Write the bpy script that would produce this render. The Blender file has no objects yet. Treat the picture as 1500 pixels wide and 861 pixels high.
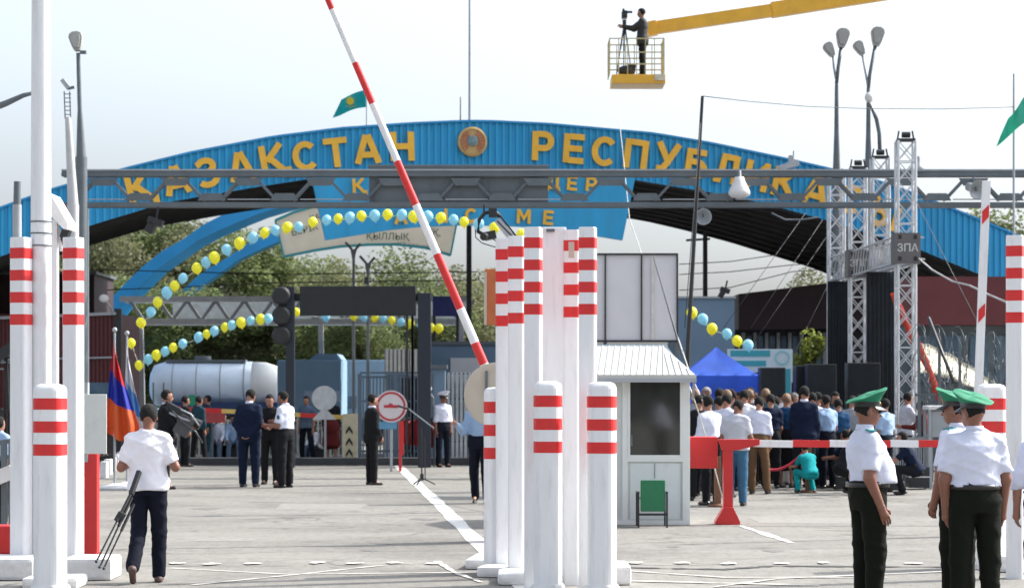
import bpy, bmesh, math, random
import numpy as np
from mathutils import Vector, Matrix, Euler

R = math.radians
F, CX, HY, CH = 3500.0, 750.0, 570.0, 1.72      # lens in photo pixels, horizon row, eye height

# ------------------------------------------------------------------ scene, camera, light
scene = bpy.context.scene
col = scene.collection
scene.render.engine = 'CYCLES'
cam_d = bpy.data.cameras.new('camera')
cam = bpy.data.objects.new('camera', cam_d)
col.objects.link(cam)
cam.location = (0, 0, CH)
cam.rotation_euler = (R(90), 0, 0)
cam_d.sensor_width = 36.0
cam_d.lens = F / 1500.0 * 36.0
cam_d.shift_y = (HY - 430.5) / 1500.0
cam_d.clip_start = 0.1
cam_d.clip_end = 3000.0
cam_d.dof.use_dof = True
cam_d.dof.focus_distance = 21.5
cam_d.dof.aperture_fstop = 4.2
scene.camera = cam

SUN_EL, SUN_AZ = 44.0, 68.0                      # azimuth clockwise from +Y (the view direction)
world = bpy.data.worlds.new('World')
scene.world = world
world.use_nodes = True
wn, wl = world.node_tree.nodes, world.node_tree.links
wn.clear()
sky = wn.new('ShaderNodeTexSky'); sky.sky_type = 'NISHITA'
sky.sun_disc = False
sky.sun_elevation = R(SUN_EL); sky.sun_rotation = R(SUN_AZ)
sky.air_density = 1.0; sky.dust_density = 4.3; sky.ozone_density = 1.0; sky.altitude = 0
hs = wn.new('ShaderNodeHueSaturation'); hs.inputs['Saturation'].default_value = 0.34; hs.inputs['Value'].default_value = 1.36
bg = wn.new('ShaderNodeBackground'); bg.inputs['Strength'].default_value = 0.15
wo = wn.new('ShaderNodeOutputWorld')
tint = wn.new('ShaderNodeMixRGB'); tint.blend_type = 'MULTIPLY'; tint.inputs[0].default_value = 1.0; tint.inputs[2].default_value = (0.945, 1.0, 1.07, 1)
wl.new(sky.outputs[0], hs.inputs['Color']); wl.new(hs.outputs[0], tint.inputs[1]); wl.new(tint.outputs[0], bg.inputs['Color']); wl.new(bg.outputs[0], wo.inputs['Surface'])

sd = bpy.data.lights.new('sun', 'SUN')
sd.energy = 4.4; sd.angle = R(0.5); sd.color = (1.0, 0.95, 0.87)
sun = bpy.data.objects.new('sun', sd)
col.objects.link(sun)
sv = Vector((math.sin(R(SUN_AZ)) * math.cos(R(SUN_EL)), math.cos(R(SUN_AZ)) * math.cos(R(SUN_EL)), math.sin(R(SUN_EL))))
sun.rotation_euler = sv.to_track_quat('Z', 'Y').to_euler()
sun.location = sv * 60

scene.view_settings.view_transform = 'Standard'
scene.view_settings.look = 'None'
scene.view_settings.exposure = 0.54
scene.view_settings.gamma = 1.0
scene.view_settings.use_curve_mapping = False

# ------------------------------------------------------------------ measuring helpers
def P(px, py, Y):
    return Vector(((px - CX) * Y / F, Y, CH + (HY - py) * Y / F))
def X(px, Y): return (px - CX) * Y / F
def Z(py, Y): return CH + (HY - py) * Y / F
def GY(py): return F * CH / (py - HY)
def G(px, py):
    Y = GY(py); return Vector((X(px, Y), Y, 0.0))

# ------------------------------------------------------------------ materials
MATS = {}
def mat(name, color, rough=0.6, var=0.12, scale=6.0, bump=0.0, bscale=40.0, metal=0.0, spec=0.5,
        dirt=0.0, dirtcol=(0.25, 0.22, 0.19), dscale=2.5, island=0.0, objvar=0.0, trans=0.0, stretch=(1, 1, 1), coat=0.0):
    if name in MATS: return MATS[name]
    m = bpy.data.materials.new(name); m.use_nodes = True
    n, l = m.node_tree.nodes, m.node_tree.links
    bs = n['Principled BSDF']
    bs.inputs['Roughness'].default_value = rough
    bs.inputs['Metallic'].default_value = metal
    bs.inputs['Specular IOR Level'].default_value = spec
    bs.inputs['Coat Weight'].default_value = coat
    tc = n.new('ShaderNodeTexCoord'); mp = n.new('ShaderNodeMapping')
    mp.inputs['Scale'].default_value = stretch
    l.new(tc.outputs['Object'], mp.inputs['Vector'])
    c = (*color, 1.0)
    cur = None
    nz = n.new('ShaderNodeTexNoise'); nz.inputs['Scale'].default_value = scale; nz.inputs['Detail'].default_value = 5
    l.new(mp.outputs[0], nz.inputs['Vector'])
    mr = n.new('ShaderNodeMapRange'); mr.inputs['From Min'].default_value = 0.3; mr.inputs['From Max'].default_value = 0.7
    mr.inputs['To Min'].default_value = 1 - var; mr.inputs['To Max'].default_value = 1 + var
    l.new(nz.outputs['Fac'], mr.inputs['Value'])
    fac = mr.outputs[0]
    if island > 0:
        g = n.new('ShaderNodeNewGeometry'); m2 = n.new('ShaderNodeMapRange')
        m2.inputs['To Min'].default_value = 1 - island; m2.inputs['To Max'].default_value = 1 + island
        l.new(g.outputs['Random Per Island'], m2.inputs['Value'])
        mm = n.new('ShaderNodeMath'); mm.operation = 'MULTIPLY'
        l.new(fac, mm.inputs[0]); l.new(m2.outputs[0], mm.inputs[1]); fac = mm.outputs[0]
    if objvar > 0:
        oi = n.new('ShaderNodeObjectInfo'); m3 = n.new('ShaderNodeMapRange')
        m3.inputs['To Min'].default_value = 1 - objvar; m3.inputs['To Max'].default_value = 1 + objvar
        l.new(oi.outputs['Random'], m3.inputs['Value'])
        mm = n.new('ShaderNodeMath'); mm.operation = 'MULTIPLY'
        l.new(fac, mm.inputs[0]); l.new(m3.outputs[0], mm.inputs[1]); fac = mm.outputs[0]
    vm = n.new('ShaderNodeVectorMath'); vm.operation = 'SCALE'
    vm.inputs[0].default_value = color
    l.new(fac, vm.inputs['Scale'])
    out = vm.outputs[0]
    if dirt > 0:
        dz = n.new('ShaderNodeTexNoise'); dz.inputs['Scale'].default_value = dscale; dz.inputs['Detail'].default_value = 8
        dz.inputs['Roughness'].default_value = 0.7
        l.new(mp.outputs[0], dz.inputs['Vector'])
        dr = n.new('ShaderNodeMapRange'); dr.inputs['From Min'].default_value = 0.52; dr.inputs['From Max'].default_value = 0.72
        dr.inputs['To Max'].default_value = dirt
        l.new(dz.outputs['Fac'], dr.inputs['Value'])
        mx = n.new('ShaderNodeMixRGB'); mx.inputs['Color2'].default_value = (*dirtcol, 1)
        l.new(dr.outputs[0], mx.inputs['Fac']); l.new(out, mx.inputs['Color1']); out = mx.outputs[0]
    l.new(out, bs.inputs['Base Color'])
    if bump > 0:
        bz = n.new('ShaderNodeTexNoise'); bz.inputs['Scale'].default_value = bscale; bz.inputs['Detail'].default_value = 4
        l.new(mp.outputs[0], bz.inputs['Vector'])
        b = n.new('ShaderNodeBump'); b.inputs['Strength'].default_value = bump; b.inputs['Distance'].default_value = 0.02
        l.new(bz.outputs['Fac'], b.inputs['Height']); l.new(b.outputs[0], bs.inputs['Normal'])
    if trans > 0:
        tr = n.new('ShaderNodeBsdfTranslucent'); l.new(out, tr.inputs['Color'])
        ms = n.new('ShaderNodeMixShader'); ms.inputs[0].default_value = trans
        l.new(bs.outputs[0], ms.inputs[1]); l.new(tr.outputs[0], ms.inputs[2])
        l.new(ms.outputs[0], n['Material Output'].inputs['Surface'])
    MATS[name] = m
    return m

def glassmat(name, color, rough=0.06):
    m = mat(name, color, rough=rough, var=0.25, scale=3, spec=0.8); return m

white = mat('white_paint', (0.80, 0.80, 0.81), 0.45, 0.03, 3, bump=0.06, bscale=18, dirt=0.42, dirtcol=(0.52, 0.50, 0.47), dscale=2.2, stretch=(7, 7, 0.8))
white2 = mat('white_concrete', (0.72, 0.71, 0.70), 0.7, 0.08, 5, bump=0.5, bscale=14, dirt=0.55, dirtcol=(0.38, 0.35, 0.32), dscale=4)
redp = mat('red_reflective_band', (0.66, 0.022, 0.022), 0.35, 0.08, 8, dirt=0.25, dirtcol=(0.45, 0.1, 0.09), dscale=9)
redm = mat('red_painted_metal', (0.55, 0.02, 0.02), 0.4, 0.08, 3, dirt=0.25, dirtcol=(0.25, 0.03, 0.03), dscale=6)
blue = mat('blue_corrugated_sheet', (0.018, 0.32, 0.60), 0.45, 0.10, 0.8, dirt=0.3, dirtcol=(0.05, 0.30, 0.52), dscale=1.2, stretch=(3, 1, 0.5))
bluedk = mat('blue_arch_steel', (0.016, 0.27, 0.58), 0.4, 0.10, 1.2)
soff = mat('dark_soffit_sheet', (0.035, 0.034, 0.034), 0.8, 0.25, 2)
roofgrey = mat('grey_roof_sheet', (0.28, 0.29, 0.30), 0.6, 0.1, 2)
ochre = mat('ochre_letter_paint', (0.82, 0.45, 0.04), 0.5, 0.08, 4)
steel = mat('grey_gantry_steel', (0.115, 0.135, 0.15), 0.5, 0.12, 3, dirt=0.25, dirtcol=(0.2, 0.19, 0.17))
steell = mat('pale_steel', (0.36, 0.38, 0.40), 0.45, 0.1, 3)
alu = mat('aluminium_truss', (0.62, 0.63, 0.65), 0.35, 0.08, 6, metal=0.55)
black = mat('black_plastic', (0.018, 0.019, 0.021), 0.45, 0.15, 6)
blackcloth = mat('black_stage_cloth', (0.014, 0.018, 0.022), 0.9, 0.3, 3, bump=0.4, bscale=5)
navym = mat('dark_navy_paint', (0.012, 0.018, 0.032), 0.4, 0.1, 3)
ddisp = mat('dark_display_panel', (0.012, 0.014, 0.017), 0.35, 0.2, 5)
greyp = mat('grey_panel_sheet', (0.13, 0.15, 0.165), 0.6, 0.1, 1.5)
maroon = mat('maroon_sheet', (0.105, 0.018, 0.022), 0.6, 0.15, 1.5, dirt=0.2, dirtcol=(0.06, 0.02, 0.02))
maroond = mat('dark_brown_red_sheet', (0.042, 0.02, 0.024), 0.7, 0.15, 1.5)
brown = mat('brown_wood', (0.16, 0.07, 0.035), 0.6, 0.2, 8, stretch=(4, 4, 0.6))
yellowp = mat('yellow_crane_paint', (0.80, 0.43, 0.035), 0.4, 0.07, 3, dirt=0.3, dirtcol=(0.4, 0.2, 0.05))
beige = mat('beige_painted_back', (0.50, 0.44, 0.36), 0.6, 0.08, 5, dirt=0.3)
billb = mat('pale_grey_banner_back', (0.68, 0.66, 0.68), 0.7, 0.05, 2)
booth_w = mat('booth_grey_white_panel', (0.60, 0.64, 0.62), 0.5, 0.04, 3, dirt=0.3, dirtcol=(0.4, 0.42, 0.4))
roof_w = mat('cream_metal_roof', (0.50, 0.50, 0.465), 0.5, 0.05, 4, dirt=0.2)
dglass = glassmat('dark_window_glass', (0.03, 0.032, 0.03))
bglass = glassmat('blue_window_glass', (0.10, 0.16, 0.22))
greenc = mat('green_chair_plastic', (0.012, 0.17, 0.07), 0.4, 0.08, 4)
tentb = mat('blue_tent_fabric', (0.045, 0.14, 0.66), 0.6, 0.3, 1.2, bump=0.6, bscale=3, trans=0.35)
tentw = mat('white_tent_fabric', (0.5, 0.55, 0.8), 0.6, 0.08, 2, trans=0.3)
teal = mat('teal_banner', (0.05, 0.36, 0.42), 0.6, 0.06, 2)
tealw = mat('pale_banner', (0.62, 0.72, 0.75), 0.6, 0.05, 2)
cream = mat('cream_banner', (0.72, 0.68, 0.60), 0.7, 0.05, 2, trans=0.5)
tealb = mat('teal_border_paint', (0.04, 0.30, 0.33), 0.5, 0.05, 3)
greentxt = mat('dark_green_lettering', (0.03, 0.10, 0.07), 0.6, 0.05, 3)
byel = mat('yellow_balloon_rubber', (0.95, 0.90, 0.04), 0.3, 0.03, 3, trans=0.3, coat=0.3)
bblu = mat('pale_blue_balloon_rubber', (0.36, 0.74, 0.90), 0.3, 0.03, 3, trans=0.3, coat=0.3)
cordm = mat('pale_cord', (0.55, 0.55, 0.5), 0.8)
wirem = mat('dark_wire', (0.05, 0.05, 0.055), 0.6)
bluegrey = mat('blue_grey_wall', (0.16, 0.24, 0.33), 0.7, 0.1, 1.0)
tankw = mat('white_tank_paint', (0.58, 0.68, 0.80), 0.35, 0.06, 1.5, dirt=0.2, dirtcol=(0.3, 0.33, 0.36))
tankb = mat('sunlit_tone_tank_end', (0.75, 0.75, 0.72), 0.35, 0.05, 1.5)  # paler than the tank side: sunlit tone put into the end's colour
chass = mat('navy_chassis', (0.02, 0.045, 0.13), 0.5)
truckb = mat('blue_grey_truck_cover', (0.20, 0.33, 0.48), 0.6, 0.06, 1.5)
rubber = mat('tyre_rubber', (0.02, 0.02, 0.02), 0.8)
barkm = mat('tree_bark', (0.10, 0.075, 0.055), 0.9, 0.3, 6, bump=0.4)
leafA = mat('leaf_mid_green', (0.140, 0.175, 0.068), 0.6, 0.2, 0.7, island=0.35, objvar=0.2, trans=0.55)
leafB = mat('leaf_olive_green', (0.19, 0.20, 0.10), 0.6, 0.2, 0.7, island=0.35, objvar=0.2, trans=0.55)
leafC = mat('leaf_yellow_green', (0.22, 0.26, 0.05), 0.6, 0.25, 0.7, island=0.4, trans=0.45)
skinm = mat('skin', (0.34, 0.165, 0.11), 0.5, 0.08, 12)
skind = mat('skin_tanned', (0.235, 0.098, 0.062), 0.5, 0.08, 12)
hairm = mat('dark_hair', (0.007, 0.006, 0.005), 0.95, 0.3, 40, bump=0.25, bscale=90)
hairg = mat('grey_hair', (0.22, 0.20, 0.19), 0.6, 0.3, 40, bump=0.6, bscale=90)
hairb = mat('light_brown_hair', (0.20, 0.11, 0.055), 0.6, 0.3, 40, bump=0.6, bscale=90)
darkeye = mat('dark_eye', (0.01, 0.008, 0.008), 0.2)
lipm = mat('lip', (0.28, 0.09, 0.07), 0.5)
leather = mat('black_shoe_leather', (0.015, 0.014, 0.014), 0.3)
def cloth(name, c, r=0.85, var=0.06):
    return mat(name, c, r, var, 5, bump=0.35, bscale=14, spec=0.15)
c_white = cloth('white_shirt_cloth', (0.66, 0.68, 0.80))
c_white2 = cloth('white_tee_cloth', (0.80, 0.79, 0.84))
c_lgrey = cloth('light_grey_cloth', (0.48, 0.49, 0.55))
c_grey = cloth('grey_cloth', (0.25, 0.27, 0.30))
c_bluegrey = cloth('blue_grey_cloth', (0.09, 0.13, 0.19))
c_lblue = cloth('light_blue_cloth', (0.30, 0.42, 0.60))
c_teal = cloth('teal_cloth', (0.01, 0.30, 0.32))
c_dteal = cloth('dark_teal_cloth', (0.02, 0.055, 0.075))
c_blue = cloth('blue_cloth', (0.015, 0.06, 0.14))
c_navy = cloth('navy_suit_cloth', (0.008, 0.014, 0.036))
c_navy2 = cloth('dark_navy_trouser_cloth', (0.007, 0.009, 0.018))
c_black = cloth('black_cloth', (0.012, 0.012, 0.014))
c_olive = cloth('dark_olive_trouser_cloth', (0.008, 0.009, 0.006))
c_jeans = cloth('blue_denim', (0.05, 0.13, 0.22))
c_brown = cloth('brown_trouser_cloth', (0.13, 0.075, 0.04))
c_khaki = cloth('pale_khaki_cloth', (0.42, 0.40, 0.38))
c_dred = cloth('dark_red_cloth', (0.12, 0.02, 0.02))
c_capg = mat('green_cap_cloth', (0.006, 0.18, 0.088), 0.75, 0.05, 5)

# ------------------------------------------------------------------ mesh building
ORG = {}
def org(o):
    return ORG.get(o.name, Vector((0, 0, 0))) if o is not None else Vector((0, 0, 0))
class MB:
    def __init__(s): s.v = []; s.f = []; s.m = []; s.s = []
    def add(s, vs, fs, mi=0, smooth=False):
        b = len(s.v); s.v.extend([tuple(v) for v in vs])
        for f in fs:
            s.f.append(tuple(b + i for i in f)); s.m.append(mi); s.s.append(smooth)
        return s
    def box(s, x0, x1, y0, y1, z0, z1, mi=0):
        vs = [(x, y, z) for z in (z0, z1) for y in (y0, y1) for x in (x0, x1)]
        return s.add(vs, [(0, 2, 3, 1), (4, 5, 7, 6), (0, 1, 5, 4), (2, 6, 7, 3), (0, 4, 6, 2), (1, 3, 7, 5)], mi)
    def obox(s, c, size, rot=None, mi=0):
        M = rot if rot is not None else Matrix.Identity(3)
        c = Vector(c); hx, hy, hz = [q / 2 for q in size]
        vs = [c + M @ Vector((x, y, z)) for z in (-hz, hz) for y in (-hy, hy) for x in (-hx, hx)]
        return s.add(vs, [(0, 2, 3, 1), (4, 5, 7, 6), (0, 1, 5, 4), (2, 6, 7, 3), (0, 4, 6, 2), (1, 3, 7, 5)], mi)
    def frame(s, a, b):
        d = (Vector(b) - Vector(a)).normalized()
        up = Vector((0, 0, 1)) if abs(d.z) < 0.95 else Vector((0, 1, 0))
        sx = d.cross(up).normalized(); sy = sx.cross(d).normalized()
        return d, sx, sy
    def bar(s, a, b, w, h=None, mi=0):
        h = h or w; d, sx, sy = s.frame(a, b); a = Vector(a); b = Vector(b)
        vs = [p + sx * i * w / 2 + sy * j * h / 2 for p in (a, b) for i, j in ((-1, -1), (1, -1), (1, 1), (-1, 1))]
        return s.add(vs, [(3, 2, 1, 0), (4, 5, 6, 7), (0, 1, 5, 4), (1, 2, 6, 5), (2, 3, 7, 6), (3, 0, 4, 7)], mi)
    def cyl(s, a, b, r0, r1=None, n=12, mi=0, smooth=True, phase=0.0):
        r1 = r0 if r1 is None else r1
        d, sx, sy = s.frame(a, b); a = Vector(a); b = Vector(b)
        vs = []
        for p, r in ((a, r0), (b, r1)):
            for i in range(n):
                t = 2 * math.pi * i / n + phase
                vs.append(p + (sx * math.cos(t) + sy * math.sin(t)) * r)
        s.add(vs, [(i, (i + 1) % n, n + (i + 1) % n, n + i) for i in range(n)], mi, smooth)
        s.add(vs[:n], [tuple(range(n - 1, -1, -1))], mi); s.add(vs[n:], [tuple(range(n))], mi)
        return s
    def tube(s, pts, r, n=6, mi=0):
        pts = [Vector(p) for p in pts]; rs = r if isinstance(r, (list, tuple)) else [r] * len(pts)
        vs = []
        for k, p in enumerate(pts):
            a = pts[max(k - 1, 0)]; b = pts[min(k + 1, len(pts) - 1)]
            d, sx, sy = s.frame(a, b)
            for i in range(n):
                t = 2 * math.pi * i / n; vs.append(p + (sx * math.cos(t) + sy * math.sin(t)) * rs[k])
        fs = [(k * n + i, k * n + (i + 1) % n, (k + 1) * n + (i + 1) % n, (k + 1) * n + i) for k in range(len(pts) - 1) for i in range(n)]
        fs += [tuple(range(n - 1, -1, -1)), tuple(range((len(pts) - 1) * n, len(pts) * n))]
        return s.add(vs, fs, mi, True)
    def lathe(s, c, prof, n=24, mi=0, smooth=True, M=None, phase=0.0, seg_m=None, caps=True):
        c = Vector(c); vs = []
        for r, z in prof:
            for i in range(n):
                t = 2 * math.pi * i / n + phase; q = Vector((r * math.cos(t), r * math.sin(t), z))
                vs.append(c + (M @ q if M is not None else q))
        b = len(s.v); s.v.extend([tuple(v) for v in vs])
        for k in range(len(prof) - 1):
            for i in range(n):
                s.f.append((b + k * n + i, b + k * n + (i + 1) % n, b + (k + 1) * n + (i + 1) % n, b + (k + 1) * n + i))
                s.m.append(seg_m[k] if seg_m else mi); s.s.append(smooth)
        if not caps: return s
        s.f.append(tuple(b + i for i in range(n - 1, -1, -1))); s.m.append(mi); s.s.append(False)
        s.f.append(tuple(b + (len(prof) - 1) * n + i for i in range(n))); s.m.append(mi); s.s.append(False)
        return s
    def prism(s, pts, y0, y1, mi=0, M=None, mi_side=None):
        n = len(pts)
        vs = [Vector((x, y0, z)) for x, z in pts] + [Vector((x, y1, z)) for x, z in pts]
        if M is not None: vs = [M @ v for v in vs]
        s.add(vs, [tuple(range(n)), tuple(range(2 * n - 1, n - 1, -1))], mi)
        b = len(s.v) - 2 * n
        for i in range(n):
            s.f.append((b + (i + 1) % n, b + i, b + n + i, b + n + (i + 1) % n)); s.m.append(mi if mi_side is None else mi_side); s.s.append(False)
        return s
    def rsq(s, b, half, rad, rings, rot=0.0, mi=0, smooth=False, seg=3):
        # rounded square post: rings = [(scale, z)]
        out = []
        for q, (sx, sy) in enumerate(((1, 1), (-1, 1), (-1, -1), (1, -1))):
            for i in range(seg + 1):
                t = math.pi / 2 * (q + i / seg); out.append(((half - rad) * sx + rad * math.cos(t), (half - rad) * sy + rad * math.sin(t)))
        n = len(out); c_, s_ = math.cos(rot), math.sin(rot); b = Vector(b); vs = []
        for sc, z in rings:
            for x, y in out: vs.append((b.x + (x * c_ - y * s_) * sc, b.y + (x * s_ + y * c_) * sc, b.z + z))
        fs = [(k * n + i, k * n + (i + 1) % n, (k + 1) * n + (i + 1) % n, (k + 1) * n + i) for k in range(len(rings) - 1) for i in range(n)]
        fs += [tuple(range(n - 1, -1, -1)), tuple(range((len(rings) - 1) * n, len(rings) * n))]
        return s.add(vs, fs, mi, smooth)
    def ball(s, c, r, n=12, mi=0, M=None):
        c = Vector(c); r = r if isinstance(r, (tuple, list)) else (r, r, r); vs = []; m = n // 2
        for j in range(m + 1):
            ph = math.pi * j / m
            for i in range(n):
                t = 2 * math.pi * i / n
                q = Vector((r[0] * math.sin(ph) * math.cos(t), r[1] * math.sin(ph) * math.sin(t), r[2] * math.cos(ph)))
                vs.append(c + (M @ q if M is not None else q))
        return s.add(vs, [(j * n + i, (j + 1) * n + i, (j + 1) * n + (i + 1) % n, j * n + (i + 1) % n) for j in range(m) for i in range(n)], mi, True)
    def build(s, name, mats, parent=None, local=False, bevel=0.0, origin=None):
        me = bpy.data.meshes.new(name)
        o0 = Vector((0, 0, 0)) if local else (Vector(origin) if origin is not None else org(parent))
        me.from_pydata([(v[0] - o0.x, v[1] - o0.y, v[2] - o0.z) for v in s.v], [], s.f)
        if not isinstance(mats, (list, tuple)): mats = [mats]
        for m in mats: me.materials.append(m)
        me.polygons.foreach_set('material_index', s.m)
        me.polygons.foreach_set('use_smooth', s.s)
        me.update()
        if bevel > 0:
            bm = bmesh.new(); bm.from_mesh(me)
            bmesh.ops.remove_doubles(bm, verts=bm.verts, dist=1e-5)
            ed = [e for e in bm.edges if len(e.link_faces) == 2 and e.calc_face_angle(0) > 0.6]
            bmesh.ops.bevel(bm, geom=ed, offset=bevel, segments=2, affect='EDGES', profile=0.6, clamp_overlap=True)
            bm.to_mesh(me); bm.free()
        o = bpy.data.objects.new(name, me); col.objects.link(o)
        if parent is not None: o.parent = parent
        elif not local: o.location = o0
        ORG[o.name] = o0 if not local else Vector((0, 0, 0))
        return o

def tag(o, label=None, cat=None, group=None, kind=None):
    if label: o['label'] = label
    if cat: o['category'] = cat
    if group: o['group'] = group
    if kind: o['kind'] = kind
    return o
def thing(name, label, cat, loc=(0, 0, 0), rz=0.0, group=None):
    o = bpy.data.objects.new(name, None); col.objects.link(o)
    o.empty_display_size = 0.2
    o.location = loc; o.rotation_euler = (0, 0, rz)
    ORG[o.name] = Vector(loc)
    return tag(o, label, cat, group)
def solo(mb, name, mats, label, cat, origin, group=None, bevel=0.0):
    return tag(mb.build(name, mats, None, origin=origin, bevel=bevel), label, cat, group)
def dup(root, loc=None, label=None, rz=None, scale=None):
    def cp(o, par):
        c = o.copy(); col.objects.link(c)
        if par is not None: c.parent = par
        for ch in list(o.children): cp(ch, c)
        return c
    r = cp(root, None)
    if loc is not None: r.location = loc
    if rz is not None: r.rotation_euler = (0, 0, rz)
    if scale is not None: r.scale = scale
    if label: r['label'] = label
    ORG[r.name] = Vector(r.location)
    return r
def text_mb(txt, h, depth=0.02, bold=0.0):
    k = h / 0.73                      # cap height of the built-in font is about 0.73 of its size
    cu = bpy.data.curves.new('t', 'FONT'); cu.body = txt; cu.size = 1.0; cu.extrude = depth / 2 / k
    cu.align_x = 'CENTER'; cu.align_y = 'BOTTOM_BASELINE'; cu.offset = bold; cu.resolution_u = 4
    ob = bpy.data.objects.new('t', cu); col.objects.link(ob)
    bpy.context.view_layer.update()
    me = bpy.data.meshes.new_from_object(ob.evaluated_get(bpy.context.evaluated_depsgraph_get()))
    bpy.data.objects.remove(ob); bpy.data.curves.remove(cu)
    m = MB(); m.add([(v.co.x * k, -v.co.z * k - depth / 2, v.co.y * k) for v in me.vertices], [tuple(p.vertices) for p in me.polygons])
    bpy.data.meshes.remove(me)
    return m
GL = {
 'К': (.80, [[(.10, 0), (.10, 1)], [(.72, 1.0), (.20, .44)], [(.30, .56), (.74, 0)]]),
 'Қ': (.80, [[(.10, 0), (.10, 1)], [(.72, 1.0), (.20, .44)], [(.30, .56), (.72, .06), (.86, .06), (.86, -.20)]]),
 'А': (.86, [[(.08, 0), (.40, .98)], [(.78, 0), (.46, .98)], [(.20, .30), (.66, .30)]]),
 'Т': (.78, [[(0, .91), (.78, .91)], [(.39, 0), (.39, .83)]]),
 'Н': (.78, [[(.10, 0), (.10, 1)], [(.68, 0), (.68, 1)], [(.18, .50), (.60, .50)]]),
 'Е': (.68, [[(.10, 0), (.10, 1)], [(.18, .91), (.68, .91)], [(.18, .50), (.62, .50)], [(.18, .09), (.68, .09)]]),
 'П': (.78, [[(.10, 0), (.10, 1)], [(.68, 0), (.68, 1)], [(.18, .91), (.60, .91)]]),
 'У': (.80, [[(.07, 1), (.42, .38)], [(.74, 1), (.40, .30), (.26, .09), (.06, .09)]]),
 'Л': (.80, [[(.70, 0), (.70, 1)], [(.70, .91), (.28, .91), (.24, .45), (.16, .09), (0, .09)]]),
 'И': (.80, [[(.10, 0), (.10, 1)], [(.70, 0), (.70, 1)], [(.12, .10), (.68, .90)]]),
 'І': (.20, [[(.10, 0), (.10, 1)]]),
 'М': (.92, [[(.10, 0), (.10, 1)], [(.82, 0), (.82, 1)], [(.12, .96), (.46, .35), (.80, .96)]]),
 'Д': (.92, [[(.0, .12), (.92, .12)], [(.74, .16), (.74, .91), (.34, .91), (.30, .5), (.18, .16)], [(.08, -.16), (.08, .10)], [(.84, -.16), (.84, .10)]]),
}
def _arc(cx, cy, rx_, ry_, a0, a1, n=10): return [(cx + rx_ * math.cos(R(a0 + (a1 - a0) * i / n)), cy + ry_ * math.sin(R(a0 + (a1 - a0) * i / n))) for i in range(n + 1)]
GL['С'] = (.82, [_arc(.42, .5, .33, .41, 42, 318, 18)])
GL['Р'] = (.72, [[(.10, 0), (.10, 1)], [(.16, .91), (.38, .91)] + _arc(.40, .67, .22, .24, 90, -90) + [(.16, .43)]])
GL['Б'] = (.74, [[(.10, 0), (.10, 1)], [(.18, .91), (.66, .91)], [(.16, .56), (.38, .56)] + _arc(.40, .325, .24, .235, 90, -90) + [(.16, .09)]])
GL['З'] = (.74, [[(.05, .80)] + _arc(.34, .72, .25, .20, 150, -80) + _arc(.34, .30, .29, .22, 80, -150)])
GL['Ы'] = (1.0, [[(.10, 0), (.10, 1)], [(.16, .56), (.32, .56)] + _arc(.34, .325, .22, .235, 90, -90) + [(.16, .09)], [(.90, 0), (.90, 1)]])
def glyph_mb(ch, h, depth, t=.205):
    W, strokes = GL[ch]; m = MB()
    for si, pl in enumerate(strokes):
        pts = [Vector((x - W / 2, 0, y)) for x, y in pl]; L_, R_ = [], []
        for i, p in enumerate(pts):
            a = (p - pts[i - 1]).normalized() if i > 0 else None; b = (pts[i + 1] - p).normalized() if i < len(pts) - 1 else None
            d = (a + b).normalized() if a is not None and b is not None else (a if a is not None else b)
            nn = Vector((-d.z, 0, d.x)); w = t / 2
            if a is not None and b is not None: w = w / max(.6, nn.dot(Vector((-a.z, 0, a.x))))
            L_.append(p + nn * w); R_.append(p - nn * w)
        f = -depth - si * .004; vs = []
        for l, r in zip(L_, R_): vs += [(l.x * h, f, l.z * h), (r.x * h, f, r.z * h), (r.x * h, 0, r.z * h), (l.x * h, 0, l.z * h)]
        fs = [(4 * i + j, 4 * i + (j + 1) % 4, 4 * i + 4 + (j + 1) % 4, 4 * i + 4 + j) for i in range(len(pts) - 1) for j in range(4)]
        n = 4 * (len(pts) - 1); fs += [(3, 2, 1, 0), (n, n + 1, n + 2, n + 3)]
        m.add(vs, fs)
    return m
def xform(mb, M):
    mb.v = [tuple(M @ Vector(v)) for v in mb.v]; return mb
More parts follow.
